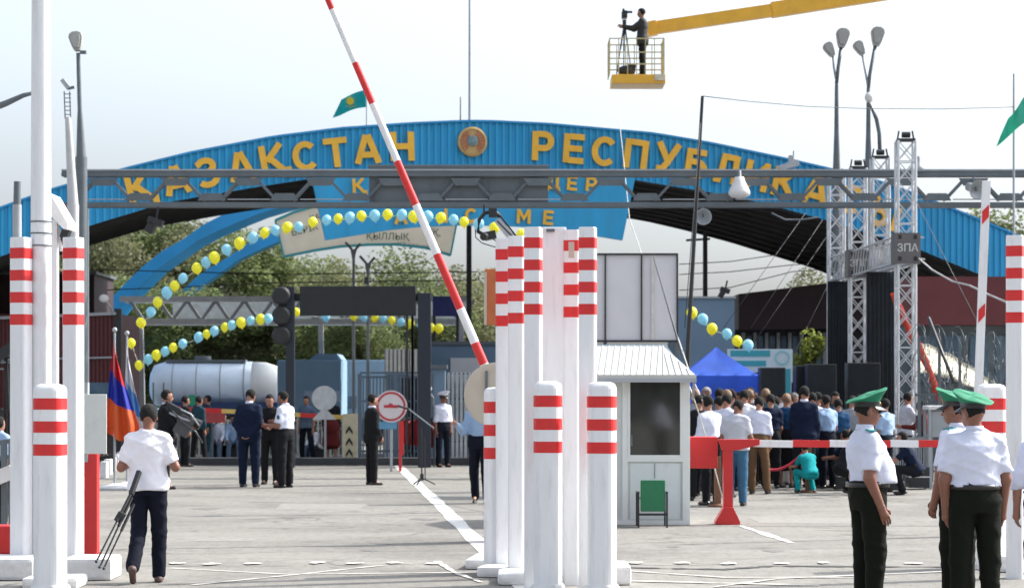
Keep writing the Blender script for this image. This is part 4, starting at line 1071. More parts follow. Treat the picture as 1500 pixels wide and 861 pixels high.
Ys = 24.4; b = Vector((X(-5, Ys), Ys, 0)); mb = MB(); mb.box(X(-60, Ys), X(17, Ys), Ys + 0.5, Ys + 0.8, 0, 0.30)
solo(mb, 'kerb_block', redm, 'red painted kerb block at the lower left edge', 'block', b, bevel=0.02)
Yd = 50; b = Vector((X(-10, Yd), Yd, 0)); root = thing('metal_stair', 'dark metal stair against the maroon container at the left edge', 'stair', b)
mb = MB()
mb.bar(P(-60, 567, Yd), P(20, 505, Yd), 0.08, 0.2); mb.build('stringer', black, root)
mb = MB(); mb.bar(P(-60, 567, Yd + 1), P(20, 505, Yd + 1), 0.08, 0.2); mb.build('stringer', black, root)
mb = MB()
for i in range(7): mb.box(X(-60 + i * 12, Yd), X(-46 + i * 12, Yd), Yd, Yd + 1, Z(568 - i * 9.5, Yd) - 0.02, Z(568 - i * 9.5, Yd) + 0.02)
mb.build('tread', steel, root)
mb = MB()
for px in (-50, -20, 8): mb.bar(Vector((X(px, Yd), Yd + .5, 0)), P(px, 515 + (8 - px) * .8, Yd + .5), 0.08)
mb.build('post', black, root)

# ------------------------------------------------------------------ raised barrier arm with round sign back
Ya = 27.0; piv = P(747, 622, Ya); tip = P(470, -25, Ya)
arm = thing('raised_barrier_arm', 'red and white striped barrier arm raised steeply across the picture', 'barrier', Vector((piv.x, Ya, 0)))
dv = tip - piv; n_ = dv.length
segs = [(480, 0), (517, 93), (549, 153), (580, 236), (610, 300), (637, 372), (669, 446), (693, 502), (708, 533)]
cols_ = [1, 0, 1, 0, 1, 0, 1, 0, 1]
def onarm(py): 
    t = (piv.z - Z(py, Ya)) / (piv.z - tip.z); return piv.lerp(tip, t)
bounds = [-25, 14, 92, 152, 236, 300, 372, 452, 502, 533, 600]
for i, (p0, p1) in enumerate(zip(bounds[:-1], bounds[1:])):
    red = i in (0, 2, 4, 6, 8); 
    a, c = onarm(p0), onarm(p1); w0 = 0.070 + 0.035 * (p0 + 25) / 560; 
    mb = MB(); mb.cyl(a, c, w0 / 2, w0 / 2 + 0.002, 14, 0, True); mb.build('red_segment' if red else 'white_segment', redp if red else white, arm)
mb = MB(); mb.box(piv.x - 0.18, piv.x + 0.18, Ya - 0.15, Ya + 0.2, 0, piv.z + 0.06); mb.build('barrier_cabinet', redm, arm, bevel=0.01)
c = P(727, 578, Ya - 0.12); sg = thing('round_sign_back', 'large round beige back of a sign fixed by the foot of the raised arm', 'sign', c)
mb = MB(); mb.lathe(c, [(0.36, 0), (0.365, 0.012), (0.34, 0.02), (0.001, 0.022)], 48, 0, False, RX); mb.build('disc', beige, sg)
mb = MB(); mb.bar(c + Vector((-0.11, -0.04, 0.27)), c + Vector((-0.11, -0.04, -0.05)), 0.03, 0.02); mb.bar(c + Vector((-0.12, -0.04, -0.1)), c + Vector((0.1, -0.04, -0.1)), 0.03, 0.02); mb.build('bracket', steel, sg)
Yo = 33; c = P(720, 435, Yo); root = thing('orange_board', 'tall orange board with pale edge seen between the raised arm and the columns', 'board', Vector((c.x, Yo, 0)))
mb = MB(); mb.box(X(710, Yo), X(735, Yo), Yo, Yo + 0.05, Z(476, Yo), Z(394, Yo)); mb.build('board', mat('orange_paint', (0.50, 0.13, 0.04), 0.6, 0.15, 4), root, bevel=0.01)
mb = MB(); mb.box(X(709, Yo), X(713, Yo), Yo - 0.01, Yo + 0.04, Z(476, Yo), Z(398, Yo)); mb.build('edge', beige, root)
mb = MB(); mb.box(X(733, Yo), X(738, Yo), Yo + 0.05, Yo + 0.1, 0, Z(394, Yo)); mb.build('post', steel, root)
# jib camera
Yj = 34; piv = P(812, 520, Yj); hd = P(728, 322, Yj); jib = thing('jib_camera', 'black television camera on a remote head at the end of a pale jib arm', 'camera crane', Vector((piv.x, Yj, 0)))
mb = MB(); mb.bar(hd + Vector((0.0, 0.02, 0)), P(768, 372, Yj), 0.07, 0.10); mb.bar(P(766, 370, Yj), P(850, 476, Yj), 0.09, 0.12); mb.build('jib_arm', mat('pale_arm_metal', (0.55, 0.56, 0.58), 0.35, metal=0.4), jib)
mb = MB(); mb.bar(hd + Vector((0.05, -0.05, 0.05)), P(756, 346, Yj - 0.08), 0.025); mb.bar(hd + Vector((0, -0.08, -0.02)), P(752, 348, Yj - 0.1), 0.02); mb.build('cable', black, jib)
mb = MB(); mb.tube([P(716, 348, Yj), P(700, 339, Yj), P(702, 322, Yj), P(710, 312, Yj), P(724, 309, Yj), P(733, 318, Yj)], 0.030, 8); mb.build('remote_head', black, jib)
mb = MB(); mb.obox(P(718, 345, Yj), (0.17, 0.30, 0.11), Matrix.Rotation(R(-12), 3, 'Y')); mb.cyl(P(712, 346, Yj - 0.14), P(708, 347, Yj - 0.26), 0.045, 0.055); mb.obox(P(722, 312, Yj), (0.12, 0.14, 0.13)); mb.obox(P(709, 306, Yj), (0.03, 0.06, 0.12)); mb.build('camera', black, jib, bevel=0.008)
mb = MB(); mb.tube([P(696, 336, Yj), P(697, 348, Yj), P(706, 356, Yj), P(722, 361, Yj), P(734, 363, Yj)], 0.008, 6); mb.tube([P(722, 350, Yj), P(730, 356, Yj), P(742, 354, Yj)], 0.008, 6); mb.build('hanging_cable', black, jib)
mb = MB(); mb.bar(piv + Vector((-.12, 0, 0.05)), Vector((piv.x, Yj, 0.25)), 0.12)
for t in (90, 210, 330): mb.bar(Vector((piv.x, Yj, 0.6)), Vector((piv.x + 0.35 * math.cos(R(t)), Yj + 0.35 * math.sin(R(t)), 0)), 0.05)
mb.build('pedestal', black, jib)

# ------------------------------------------------------------------ guard booth
Yb = 30.4; bx = lambda p: X(p, Yb); bz = lambda p: Z(p, Yb)
booth = thing('guard_booth', 'small grey white guard booth with cream metal hip roof and dark window', 'booth', Vector((bx(945), Yb, 0)))
Yk = Yb + 1.7
mb = MB(); mb.box(bx(874), bx(1010), Yb, Yk, 0.02, bz(548)); mb.build('wall', booth_w, booth, bevel=0.004)
mb = MB()
for a0, a1, b0, b1 in ((874, 1010, 768, 762), (874, 1010, 553, 545), (1000, 1010, 763, 552), (912, 919, 763, 552), (919, 1000, 676, 666)):
    mb.box(bx(a0) - 0.004, bx(a1) + 0.004, Yb - 0.03, Yb + 0.01, max(bz(b0), 0.0), bz(b1))
mb.build('frame', mat('white_frame_profile', (0.72, 0.74, 0.72), 0.4, 0.03), booth, bevel=0.004)
mb = MB(); mb.box(bx(922), bx(997), Yb - 0.018, Yb + 0.01, bz(666), bz(554)); wd = mb.build('window', dglass, booth)
mb = MB()
for a0, a1, b0, b1 in ((919.5, 923, 668, 552), (996, 999.5, 668, 552)): mb.box(bx(a0), bx(a1), Yb - 0.035, Yb - 0.005, bz(b0), bz(b1))
mb.build('window_frame', MATS['white_frame_profile'], wd)
mb = MB(); mb.box(bx(923), bx(996), Yb - 0.012, Yb + 0.01, bz(760), bz(678)); dr = mb.build('door_panel', mat('booth_panel_light', (0.66, 0.70, 0.69), 0.5, 0.03, 3, dirt=0.2), booth, bevel=0.003)
mb = MB(); mb.box(bx(959) - 0.003, bx(959) + 0.003, Yb - 0.02, Yb - 0.01, bz(700), bz(678)); mb.build('handle', steel, dr)
mb = MB(); e0, e1 = bx(866), bx(1018); ze = bz(550); zr = bz(505)
vs = [(e0, Yb - 0.22, ze), (e1, Yb - 0.22, ze), (e1, Yk + 0.15, ze), (e0, Yk + 0.15, ze), (bx(872), Yb + 0.9, zr), (bx(978), Yb + 0.9, zr)]
mb.add(vs, [(0, 1, 5, 4), (1, 2, 5), (2, 3, 4, 5), (3, 0, 4), (3, 2, 1, 0)]); rf = mb.build('roof', roof_w, booth)
mb = MB()
for i in range(17):
    t = i / 16; xe = e0 + (e1 - e0) * t; xr = min(max(xe + 0.10, bx(872)), bx(978)); f = 1.0
    if xe > bx(978): f = (e1 - xe) / (e1 - bx(978)); xr = xe - 0.02
    p0 = Vector((xe, Yb - 0.22, ze)); p1 = Vector((xr, Yb - 0.22 + 1.12 * f, ze + (zr - ze) * f)); mb.bar(p0 + Vector((0, 0, .004)), p1 + Vector((0, 0, .004)), 0.012, 0.014)
mb.build('roof_seam', roof_w, rf)
mb = MB(); mb.box(e0, e1, Yb - 0.235, Yb - 0.20, ze - 0.07, ze + 0.01); mb.box(e1 - 0.03, e1, Yb - 0.2, Yk + .15, ze - 0.07, ze + 0.01); mb.build('fascia_board', roof_w, booth)
mb = MB(); mb.bar((bx(925), Yb - .03, 1.0), (bx(925), Yb - .03, 1.14), .02); mb.build('handle', steel, dr)
mb = MB(); mb.bar((e0, Yb - .25, ze - .06), (e1, Yb - .25, ze - .06), .05); mb.bar((e1 - .03, Yb - .25, ze - .08), (e1 - .03, Yb - .03, ze - .3), .03); mb.build('gutter', steell, booth)
# green chair
Yc = Yb - 0.45; yc = lambda p: X(p, Yc)
chair = thing('chair', 'dark green folding chair with black frame facing the booth', 'chair', Vector((yc(956), Yc, 0)))
mb = MB(); mb.box(yc(937), yc(973), Yc - 0.20, Yc - 0.17, 0.20, Z(702, Yc)); mb.build('backrest', greenc, chair, bevel=0.012)
mb = MB(); mb.box(yc(937), yc(973), Yc - 0.16, Yc + 0.2, 0.34, 0.37); mb.build('seat', greenc, chair, bevel=0.01)
for sx in (934, 975.5):
    for yy in (-0.2, 0.22):
        mb = MB(); mb.bar((yc(sx), Yc + yy, 0), (yc(sx), Yc + yy, 0.43 if yy < 0 else 0.42), 0.022); mb.build('leg', black, chair)
mb = MB(); mb.bar((yc(934), Yc - 0.215, 0.165), (yc(975.5), Yc - 0.215, 0.165), 0.028); mb.build('cross_rail', black, chair)
for sx in (934, 975.5):
    mb = MB(); mb.bar((yc(sx), Yc - 0.2, 0.435), (yc(sx), Yc + 0.18, 0.43), 0.03, 0.02); mb.build('armrest', black, chair)

# ------------------------------------------------------------------ lowered barrier at right
Yr = 30.5; rx = lambda p: X(p, Yr); rzz = lambda p: Z(p, Yr)
bar = thing('lowered_barrier', 'red and white barrier pole lowered across the right side on a red flared stand', 'barrier', Vector((rx(1066), Yr, 0)))
mb = MB(); mb.box(rx(1059), rx(1073), Yr - 0.06, Yr + 0.06, 0.1, rzz(655)); mb.build('stand_post', redm, bar, bevel=0.006)
mb = MB(); mb.prism([(rx(1047), 0.0), (rx(1083), 0.0), (rx(1083), 0.04), (rx(1073), 0.22), (rx(1059), 0.22), (rx(1047), 0.04)], Yr - 0.12, Yr + 0.12); mb.build('stand_foot', redm, bar, bevel=0.006)
mb = MB(); mb.prism([pz(1052, 643, Yr), pz(1112, 643, Yr), pz(1112, 651, Yr), pz(1080, 659, Yr), pz(1058, 659, Yr)], Yr - 0.07, Yr + 0.07); mb.build('cradle', redm, bar, bevel=0.005)
mb = MB(); mb.box(rx(1000), rx(1052), Yr + 0.1, Yr + 0.5, rzz(686), rzz(640)); mb.box(rx(1001), rx(1007), Yr + 0.2, Yr + 0.4, 0, rzz(686)); mb.build('counterweight_box', redm, bar, bevel=0.01)
bnd = [1104, 1161, 1215, 1262, 1304, 1345, 1392, 1440, 1500, 1560]
for i, (a, c) in enumerate(zip(bnd[:-1], bnd[1:])):
    mb = MB(); mb.bar((rx(a), Yr, rzz(649)), (rx(c), Yr, rzz(650)), 0.07, 0.09); mb.build('white_segment' if i % 2 == 0 else 'red_segment', white if i % 2 == 0 else redp, bar)
# raised narrow white bar near right edge
Yw = 28; b = Vector((X(1436, Yw), Yw, 0)); root = thing('raised_white_bar', 'slender white barrier bar standing upright with small red marks, left of the right edge column', 'barrier', b)
mb = MB(); mb.bar(P(1432, 600, Yw), P(1445, 265, Yw), 0.095, 0.05); mb.build('bar', white, root, bevel=0.004)
mb = MB(); mb.bar(Vector((X(1431, Yw), Yw + .02, 0)), P(1432, 600, Yw + .02), 0.14, 0.14); mb.build('stand', white2, root)
for py in (314, 458):
    x_ = 1445 - 13 * (py - 265) / 335
    mb = MB(); mb.prism([pz(x_ - 5.2, py + 15, Yw), pz(x_ - 5, py - 4, Yw), pz(x_ + 5, py - 14, Yw), pz(x_ + 4.6, py + 4, Yw)], Yw - 0.034, Yw - 0.026); mb.build('red_mark', redp, root)

# ------------------------------------------------------------------ street lamps
def PG_(px, Y): return Vector((X(px, Y), Y, 0))
def tube_pole(a, c, r0, r1, n=10): mb = MB(); mb.cyl(a, c, r0, r1, n); return mb
def cobra(parent, hx, hy, w, h, Y, tiltdeg=10):
    c = P(hx, hy, Y); s_ = Y / F; M = Matrix.Rotation(R(tiltdeg), 3, 'Y')
    mb = MB(); W, H_ = w * s_, h * s_
    pr = [(-.20, -.5), (.20, -.5), (.34, -.25), (.50, .22), (.42, .40), (.18, .50), (-.18, .50), (-.42, .40), (-.50, .22), (-.34, -.25)]
    for k_, (y0_, y1_, sc_) in enumerate(((-.09, .10, 1.0), (-.14, -.092, .72))):
        mb.prism([(q[0] * W * sc_, q[1] * H_ * sc_) for q in pr], y0_, y1_, 0, Matrix.Translation(c) @ M.to_4x4())
    hd_ = mb.build('lamp_head', mat('lamp_head_grey', (0.36, 0.36, 0.34), 0.45, 0.1, 5), parent)
Y = 58
def lamp2(px, top, label, head, sec, armtop, bend, flood=None):
    b = Vector((X(px, Y), Y, 0)); root = thing('street_lamp', label, 'street lamp', b)
    mb = MB(); mb.cyl(b, P(px, 262, Y), 0.10, 0.10, 12); mb.cyl(P(px, 262, Y), P(px, top + 70, Y), 0.10, 0.06, 12); mb.cyl(P(px, top + 70, Y), P(px, top, Y), 0.06, 0.045, 12); mb.build('pole', steel, root)
    mb = MB(); mb.tube([P(px, top, Y), P(px + 2, top - 20, Y), P(*armtop, Y)], 0.045, 8); mb.build('arm', steel, root)
    mb = MB(); mb.tube([P(px, top, Y), P(px - 4, top - 22, Y), P(bend[0], bend[1], Y)], 0.028, 6); mb.build('arm', steell, root)
    cobra(root, head[0], head[1], 20, 28, Y, 6); cobra(root, sec[0], sec[1], 15, 22, Y, -28)
    return root
lamp2(1225.5, 122, 'double headed street lamp left of the pair behind the truss towers', (1234, 56), (1215, 73), (1232, 70), (1220, 82))
lb = lamp2(1272, 130, 'double headed street lamp with a white floodlight half way up, right of the pair', (1285, 54), (1259, 71), (1282, 68), (1263, 80))
mb = MB(); mb.ball(P(1273, 143, Y - .1), (0.11, 0.10, 0.13), 12); mb.build('floodlight', white2, lb)
mb = MB(); mb.tube([P(1275, 152, Y), P(1284, 175, Y), P(1288, 195, Y), P(1289, 225, Y)], 0.05, 8); mb.build('side_arm', steel, lb)
Yt = 47; b = Vector((X(119, Yt), Yt, 0)); root = thing('street_lamp', 'single headed street lamp on a dark tapering pole at the far left of the gantry', 'street lamp', b)
mb = MB(); mb.cyl(b, P(119, 230, Yt), 0.12, 0.12, 12); mb.cyl(P(119, 230, Yt), P(117, 165, Yt), 0.10, 0.05, 12); mb.cyl(P(117, 165, Yt), P(114.5, 78, Yt), 0.045, 0.04, 10); mb.build('pole', steel, root)
cobra(root, 112, 61, 20, 28, Yt, -8)
mb = MB(); mb.obox(P(122, 77, Yt), (0.12, 0.1, 0.06)); mb.build('bracket', steel, root)
Yv = 44; b = Vector((X(104, Yv), Yv, 0)); root = thing('camera_pole', 'pale tapering pole with a surveillance camera on top, left of the street lamp', 'pole', b)
mb = MB(); mb.cyl(b, P(107, 300, Yv), 0.12, 0.11, 12); mb.cyl(P(107, 300, Yv), P(99.5, 172, Yv), 0.10, 0.055, 12); mb.build('pole', mat('pale_pole_paint', (0.50, 0.50, 0.51), 0.5, 0.1, 4), root)
mb = MB()
for dx in (-4, 4): mb.bar(P(99.5 + dx, 174, Yv), P(98 + dx, 134, Yv), 0.02)
for k in range(6): mb.bar(P(95, 138 + k * 6, Yv), P(104, 138 + k * 6, Yv), 0.015)
mb.build('ladder_cage', steel, root)
mb = MB(); mb.bar(P(91, 117, Yv), P(101, 130, Yv), 0.09, 0.08); mb.build('camera', steell, root)
mb = MB(); mb.bar(P(99, 130, Yv), P(109, 128, Yv), 0.05); mb.build('bracket', steel, root)
Yx = 30; root = thing('street_lamp', 'street lamp of which only the curved grey arm shows at the upper left edge', 'street lamp', PG_(-70, Yx)); mb = MB(); mb.tube([P(-70, 200, Yx), P(-30, 166, Yx), P(10, 151, Yx), P(34, 140, Yx), P(58, 134, Yx)], [0.055, 0.05, 0.04, 0.03, 0.02], 8); mb.build('arm', steel, root)
mb = MB(); mb.cyl(PG_(-70, Yx), P(-70, 200, Yx), .08, .06); mb.build('pole', steel, root)
Yu = 34; b = Vector((X(26, Yu), Yu, 0)); root = thing('grey_pole', 'grey pole with capped top rising behind the leftmost striped column', 'pole', b)
mb = MB(); mb.cyl(b, P(25, 300, Yu), 0.07, 0.065, 10); mb.build('pole', steell, root); mb = MB(); mb.cyl(P(25, 300, Yu), P(25.5, 266, Yu), 0.055, 0.05, 10); mb.build('cap', steel, root)
# masts and wires
def wire(pts, Y, label, r=0.008, m=None, name='cable', cat='cable'):
    pp = [P(p[0], p[1], (p[2] if len(p) > 2 else Y)) for p in pts]; mb = MB(); mb.tube(pp, r, 5); return solo(mb, name, m or wirem, label, cat, pp[0])
Yn = 42; mb = MB(); mb.cyl(P(1029, 141, Yn), P(1008, 504, Yn), 0.028, 0.04, 8); mb.cyl(P(1008, 504, Yn), Vector((X(1004, Yn), Yn, 0)), 0.04, 0.045, 8); solo(mb, 'thin_mast', black, 'thin black leaning mast rising from behind the booth', 'mast', Vector((X(1004, Yn), Yn, 0)))
wire([(1029, 141, 42), (1090, 148, 43), (1180, 156, 44), (1260, 159, 45), (1380, 160, 46), (1485, 157, 46)], 42, 'thin wire stretched from the leaning mast to the pole of the drooping flag', 0.008)
wire([(1026, 180), (1003, 480)], 41.5, 'second thin line running down beside the leaning mast', 0.008)
wire([(903, 138, 56), (912, 220, 55), (922, 320, 53), (940, 372, 50), (985, 470, 45), (1010, 545, 40), (1035, 600, 36)], 50, 'thin white cable hanging from the crane basket down to the crowd', 0.010, cordm)
wire([(957, 375, 39), (999, 519, 32)], 39, 'thin dark brace line in front of the grey billboard back', 0.014, wirem)
wire([(1008, 560, 33), (1022, 600, 33), (1040, 660, 33), (1060, 735, 33)], 33, 'loose white cable hanging beside the booth and the red box', 0.008, cordm)
for i, (a, c) in enumerate([((1180, 312), (1060, 480)), ((1205, 322), (1100, 480)), ((1212, 345), (1085, 530)), ((1214, 415), (1150, 545))]):
    wire([(a[0], a[1], 55), (c[0], c[1], 52)], 55, ('upper left', 'second', 'third', 'lowest right')[i] + ' of the slanting guy wires under the right side of the arch', 0.007, wirem)
wire([(1345, 378, 46.5), (1365, 395, 45), (1395, 412, 44), (1420, 418, 42), (1445, 430, 40), (1480, 445, 38)], 45, 'pale looping power cable from the grey frame box to the right', 0.018, mat('pale_cable_sheath', (0.45, 0.44, 0.43), 0.6))
wire([(1342, 295, 46.5), (1380, 370, 44), (1436, 480, 40)], 45, 'thin guy line slanting from the tallest truss tower to the right', 0.007, wirem)
wire([(1360, 465, 38), (1397, 560, 37)], 45, 'straight black pole leaning behind the officers', 0.028, black, 'leaning_pole', 'pole')
wire([(1130, 312, 52), (1150, 322, 52), (1175, 322, 52), (1200, 318, 52)], 52, 'sagging grey hose under the gantry at right', 0.02, steel)
for i, (ya, yb) in enumerate([(387, 370), (402, 388), (425, 398)]):
    wire([(995, ya, 62), (1070, ya - 4, 63), (1160, yb, 64), (1215, yb - 4, 64)], 62, ('top', 'middle', 'bottom')[i] + ' power line crossing the bright gap under the arch', 0.012)
for i, (a, c, d) in enumerate([((140, 395), (420, 402), (700, 398)), ((150, 425), (420, 414), (700, 410))]):
    wire([(a[0], a[1], 64), (c[0], c[1], 64), (d[0], d[1], 64)], 64, ('upper', 'lower')[i] + ' dark wire crossing in front of the trees at left', 0.014)
# utility poles seen under the arch
for px, top, w, Y, lb in ((1033, 340, 8, 66, 'dark concrete utility pole in the bright gap under the arch'), (687, 330, 9, 64.5, 'dark wooden pole between the raised barrier arm and the banner'),
                          (518, 365, 5, 64, 'slim grey lamp pole left of the pair above the black display'), (539, 385, 5, 64, 'slim grey lamp pole right of the pair above the black display')):
    b = Vector((X(px, Y), Y, 0)); root = thing('utility_pole', lb, 'pole', b)
    mb = MB(); mb.cyl(b, P(px, top, Y), w / 2 * Y / F, w * .42 * Y / F, 10); mb.build('pole', mat('dark_pole', (0.05, 0.05, 0.055), 0.7) if w > 7 else steell, root)
    if Y == 64:
        mb = MB(); mb.tube([P(px, top + 15, Y), P(px - 3, top, Y), P(px - 12, top - 10, Y)], 0.04, 6); mb.tube([P(px, top + 15, Y), P(px + 3, top, Y), P(px + 10, top - 8, Y)], 0.04, 6); mb.build('arm', steell, root)
    if px == 1033:
        mb = MB(); mb.bar(P(1005, 352, Y), P(1040, 350, Y), 0.06); mb.build('crossarm', steel, root)

# ------------------------------------------------------------------ stage truss towers
def lattice(mb_rail, mb_brace, c, w, z0, z1, M=None):
    h = w / 2; cs = [(-h, -h), (h, -h), (h, h), (-h, h)]
    for a, b_ in cs: mb_rail.cyl((c.x + a, c.y + b_, z0), (c.x + a, c.y + b_, z1), 0.028, 0.028, 8)
    n = max(1, int((z1 - z0) / (w * 1.15))); dz = (z1 - z0) / n
    for k in range(n):
        for i in range(4):
            a, b_ = cs[i], cs[(i + 1) % 4]
            mb_brace.bar((c.x + a[0], c.y + a[1], z0 + k * dz), (c.x + b_[0], c.y + b_[1], z0 + (k + 1) * dz), 0.018)
            mb_brace.bar((c.x + b_[0], c.y + b_[1], z0 + k * dz), (c.x + a[0], c.y + a[1], z0 + (k + 1) * dz), 0.018)
            if k % 3 == 0: mb_brace.bar((c.x + a[0], c.y + a[1], z0 + k * dz), (c.x + b_[0], c.y + b_[1], z0 + k * dz), 0.022)
TW_ = {}
for key, px, Y, top, lb in (('fr', 1326.5, 46.7, 197, 'tallest looking aluminium lattice tower, front right of the stage'), ('fl', 1256.5, 52.3, 237, 'aluminium lattice tower second from the left, standing before the lamp pole'),
                            ('br', 1289, 50.0, 222, 'aluminium lattice tower third from the left, just right of the lamp pole'), ('bl', 1225, 54.5, 250, 'leftmost aluminium lattice tower of the stage')):
    b = Vector((X(px, Y), Y, 0)); TW_[key] = b
    root = thing('truss_tower', lb, 'truss tower', b, group='lattice towers of the stage')
    r_, br_ = MB(), MB(); z1 = Z(top + 10, Y); lattice(r_, br_, b, 0.34, 0.12, z1)
    r_.build('rails', alu, root); br_.build('braces', alu, root)
    mb = MB(); mb.box(b.x - 0.17, b.x + 0.17, b.y - 0.17, b.y + 0.17, z1, z1 + 0.04); mb.cyl(b + Vector((-.08, -.05, z1 + 0.12)), b + Vector((.08, -.05, z1 + 0.12)), 0.06, 0.06, 10)
    mb.bar(b + Vector((-.16, 0, z1 + .03)), b + Vector((-.13, 0, z1 + .2)), 0.03); mb.bar(b + Vector((.16, 0, z1 + .03)), b + Vector((.13, 0, z1 + .2)), 0.03); mb.build('top_pulley', black, root)
    mb = MB(); mb.box(b.x - 0.35, b.x + 0.35, b.y - 0.35, b.y + 0.35, 0, 0.10)
    mb.build('base_plate', steel, root)
    if key in ('fr', 'fl', 'br'):
        for sx in (-1, 1):
            mb = MB(); mb.bar(b + Vector((sx * .15, 0, 0.85)), b + Vector((sx * .62, -.1, 0.03)), 0.045); mb.build('outrigger', alu, root)
zf = 4.48
sleeve = mat('sleeve_block_grey', (0.13, 0.12, 0.12), 0.45, 0.1, 4)
for key, lb in (('fr', 'grey square sleeve block around the tallest tower'), ('fl', 'grey square sleeve block around the second tower from the left')):
    b = TW_[key]; root = thing('sleeve_block', lb, 'sleeve block', b + Vector((0, 0, zf - 0.3)), group='sleeve blocks of the stage frame')
    mb = MB(); mb.box(b.x - 0.25, b.x + 0.25, b.y - 0.25, b.y - 0.2, zf - 0.32, zf + 0.28); mb.box(b.x - 0.25, b.x - 0.2, b.y - 0.25, b.y + 0.25, zf - 0.32, zf + 0.28); mb.box(b.x + 0.2, b.x + 0.25, b.y - 0.25, b.y + 0.25, zf - 0.32, zf + 0.28); mb.build('block', sleeve, root, bevel=0.004)
    mb = MB()
    for sx in (-.15, .15):
        for sz in (-.22, .2): mb.box(b.x + sx - .03, b.x + sx + .03, b.y - 0.262, b.y - 0.251, zf + sz - .04, zf + sz + .04)
    mb.build('roller', black, root)
    t = text_mb('ЗПА' if key == 'fr' else 'ЗПП', 0.15, 0.006, 0.01); xform(t, Matrix.Translation(b + Vector((0, -0.253, zf - 0.08)))); t.build('lettering', mat('pale_lettering', (0.6, 0.6, 0.58), 0.5), root)
    mb = MB(); mb.bar(b + Vector((.25, 0, zf + .22)), b + Vector((.36, 0, zf + .2)), 0.03); mb.bar(b + Vector((.25, 0, zf - .2)), b + Vector((.38, 0, zf - .22)), 0.03); mb.build('bolt', alu, root)
fold = mat('silver_drape', (0.72, 0.73, 0.75), 0.5, 0.25, 9)
for (k0, k1, lb) in (('fl', 'fr', 'silver folded drape and lattice beam between the two grey sleeve blocks'), ('bl', 'fl', 'silver folded drape and lattice beam at the left end of the stage frame')):
    a, c = TW_[k0], TW_[k1]; d = (c - a); L = d.length; d.normalize(); root = thing('frame_beam', lb, 'lattice beam', a + Vector((0, 0, zf)), group='draped beams of the stage frame')
    rl, bc = MB(), MB(); nn = Vector((-d.y, d.x, 0))
    for sy in (-.15, .15):
        for sz in (-.28, .24): rl.cyl(a + nn * sy + Vector((0, 0, zf + sz)), c + nn * sy + Vector((0, 0, zf + sz)), 0.025, 0.025, 8)
    n = int(L / 0.35)
    for k in range(n):
        p0 = a + d * (L * k / n); p1 = a + d * (L * (k + 1) / n)
        for sy in (-.15, .15):
            bc.bar(p0 + nn * sy + Vector((0, 0, zf - .28)), p1 + nn * sy + Vector((0, 0, zf + .24)), 0.018)
    rl.build('rails', alu, root); bc.build('braces', alu, root)
    mb = MB(); vs = []; N = 90
    for i in range(N + 1):
        p = a + d * (0.25 + (L - 0.5) * i / N) - nn * (-0.20 - 0.03 * math.sin(i * 1.1) - 0.02 * math.sin(i * 0.37)); vs += [p + Vector((0, 0, zf - 0.33)), p + Vector((0, 0, zf + 0.22))]
    n0 = len(vs); vs += [Vector(v) - nn * (-0.006) for v in vs]
    mb.add(vs, [(2 * i, 2 * i + 2, 2 * i + 3, 2 * i + 1) for i in range(N)] + [(n0 + 2 * i + 1, n0 + 2 * i + 3, n0 + 2 * i + 2, n0 + 2 * i) for i in range(N)], 0, True); mb.build('drape', fold, root)
# black stage wings
def wing(x0, x1, y0, Y, label, dep=0.12):
    b = Vector((X((x0 + x1) / 2, Y), Y, 0)); mb = MB(); N = 24; vs = []
    for i in range(N + 1):
        xx = X(x0 + (x1 - x0) * i / N, Y); yy = Y + 0.015 * math.sin(i * 1.9); vs += [(xx, yy, 0.02), (xx, yy, Z(y0, Y)), (xx, yy + dep, Z(y0, Y)), (xx, yy + dep, 0.02)]
    fs = []
    for i in range(N):
        for j in range(4): fs.append((4 * i + (j + 1) % 4, 4 * i + j, 4 * i + 4 + j, 4 * i + 4 + (j + 1) % 4))
    fs += [(0, 1, 2, 3), tuple(4 * N + q for q in (3, 2, 1, 0))]
    mb.add(vs, fs); return solo(mb, 'stage_curtain', blackcloth, label, 'curtain', b, 'black curtains of the stage')
wing(1213, 1244, 412, 54.0, 'black stage curtain below the leftmost lattice tower')
wing(1270, 1314, 398, 49.6, 'wide black stage curtain between the second and the tallest tower')
def speaker(x0, x1, y0, y1, Y, label, legs=True):
    b = Vector((X((x0 + x1) / 2, Y), Y, 0)); root = thing('stage_loudspeaker', label, 'loudspeaker', b, group='black stage loudspeakers')
    mb = MB(); mb.box(X(x0, Y), X(x1, Y), Y, Y + 0.5, Z(y1, Y), Z(y0, Y)); mb.build('cabinet', black, root, bevel=0.015)
    mb = MB(); mb.box(X(x0 + 2, Y), X(x1 - 2, Y), Y - 0.012, Y - 0.004, Z(y1 - 2, Y), Z(y0 + 2, Y)); mb.build('grille', blackcloth, root)
    mb = MB(); mb.bar((b.x, Y + .25, Z(y1, Y)), (b.x, Y + .25, 0.0), 0.06); mb.box(b.x - .3, b.x + .3, Y, Y + .5, 0, .05); mb.build('stand', black, root)
speaker(1114, 1151, 538, 580, 46, 'black loudspeaker beside the blue tent')
speaker(1166, 1182, 535, 590, 47, 'narrow black loudspeaker standing left of the two stage cabinets')
speaker(1182, 1226, 533, 590, 46.5, 'tall black loudspeaker cabinet under the leftmost tower')
speaker(1242, 1290, 531, 600, 47.5, 'wide black loudspeaker cabinet under the second tower')
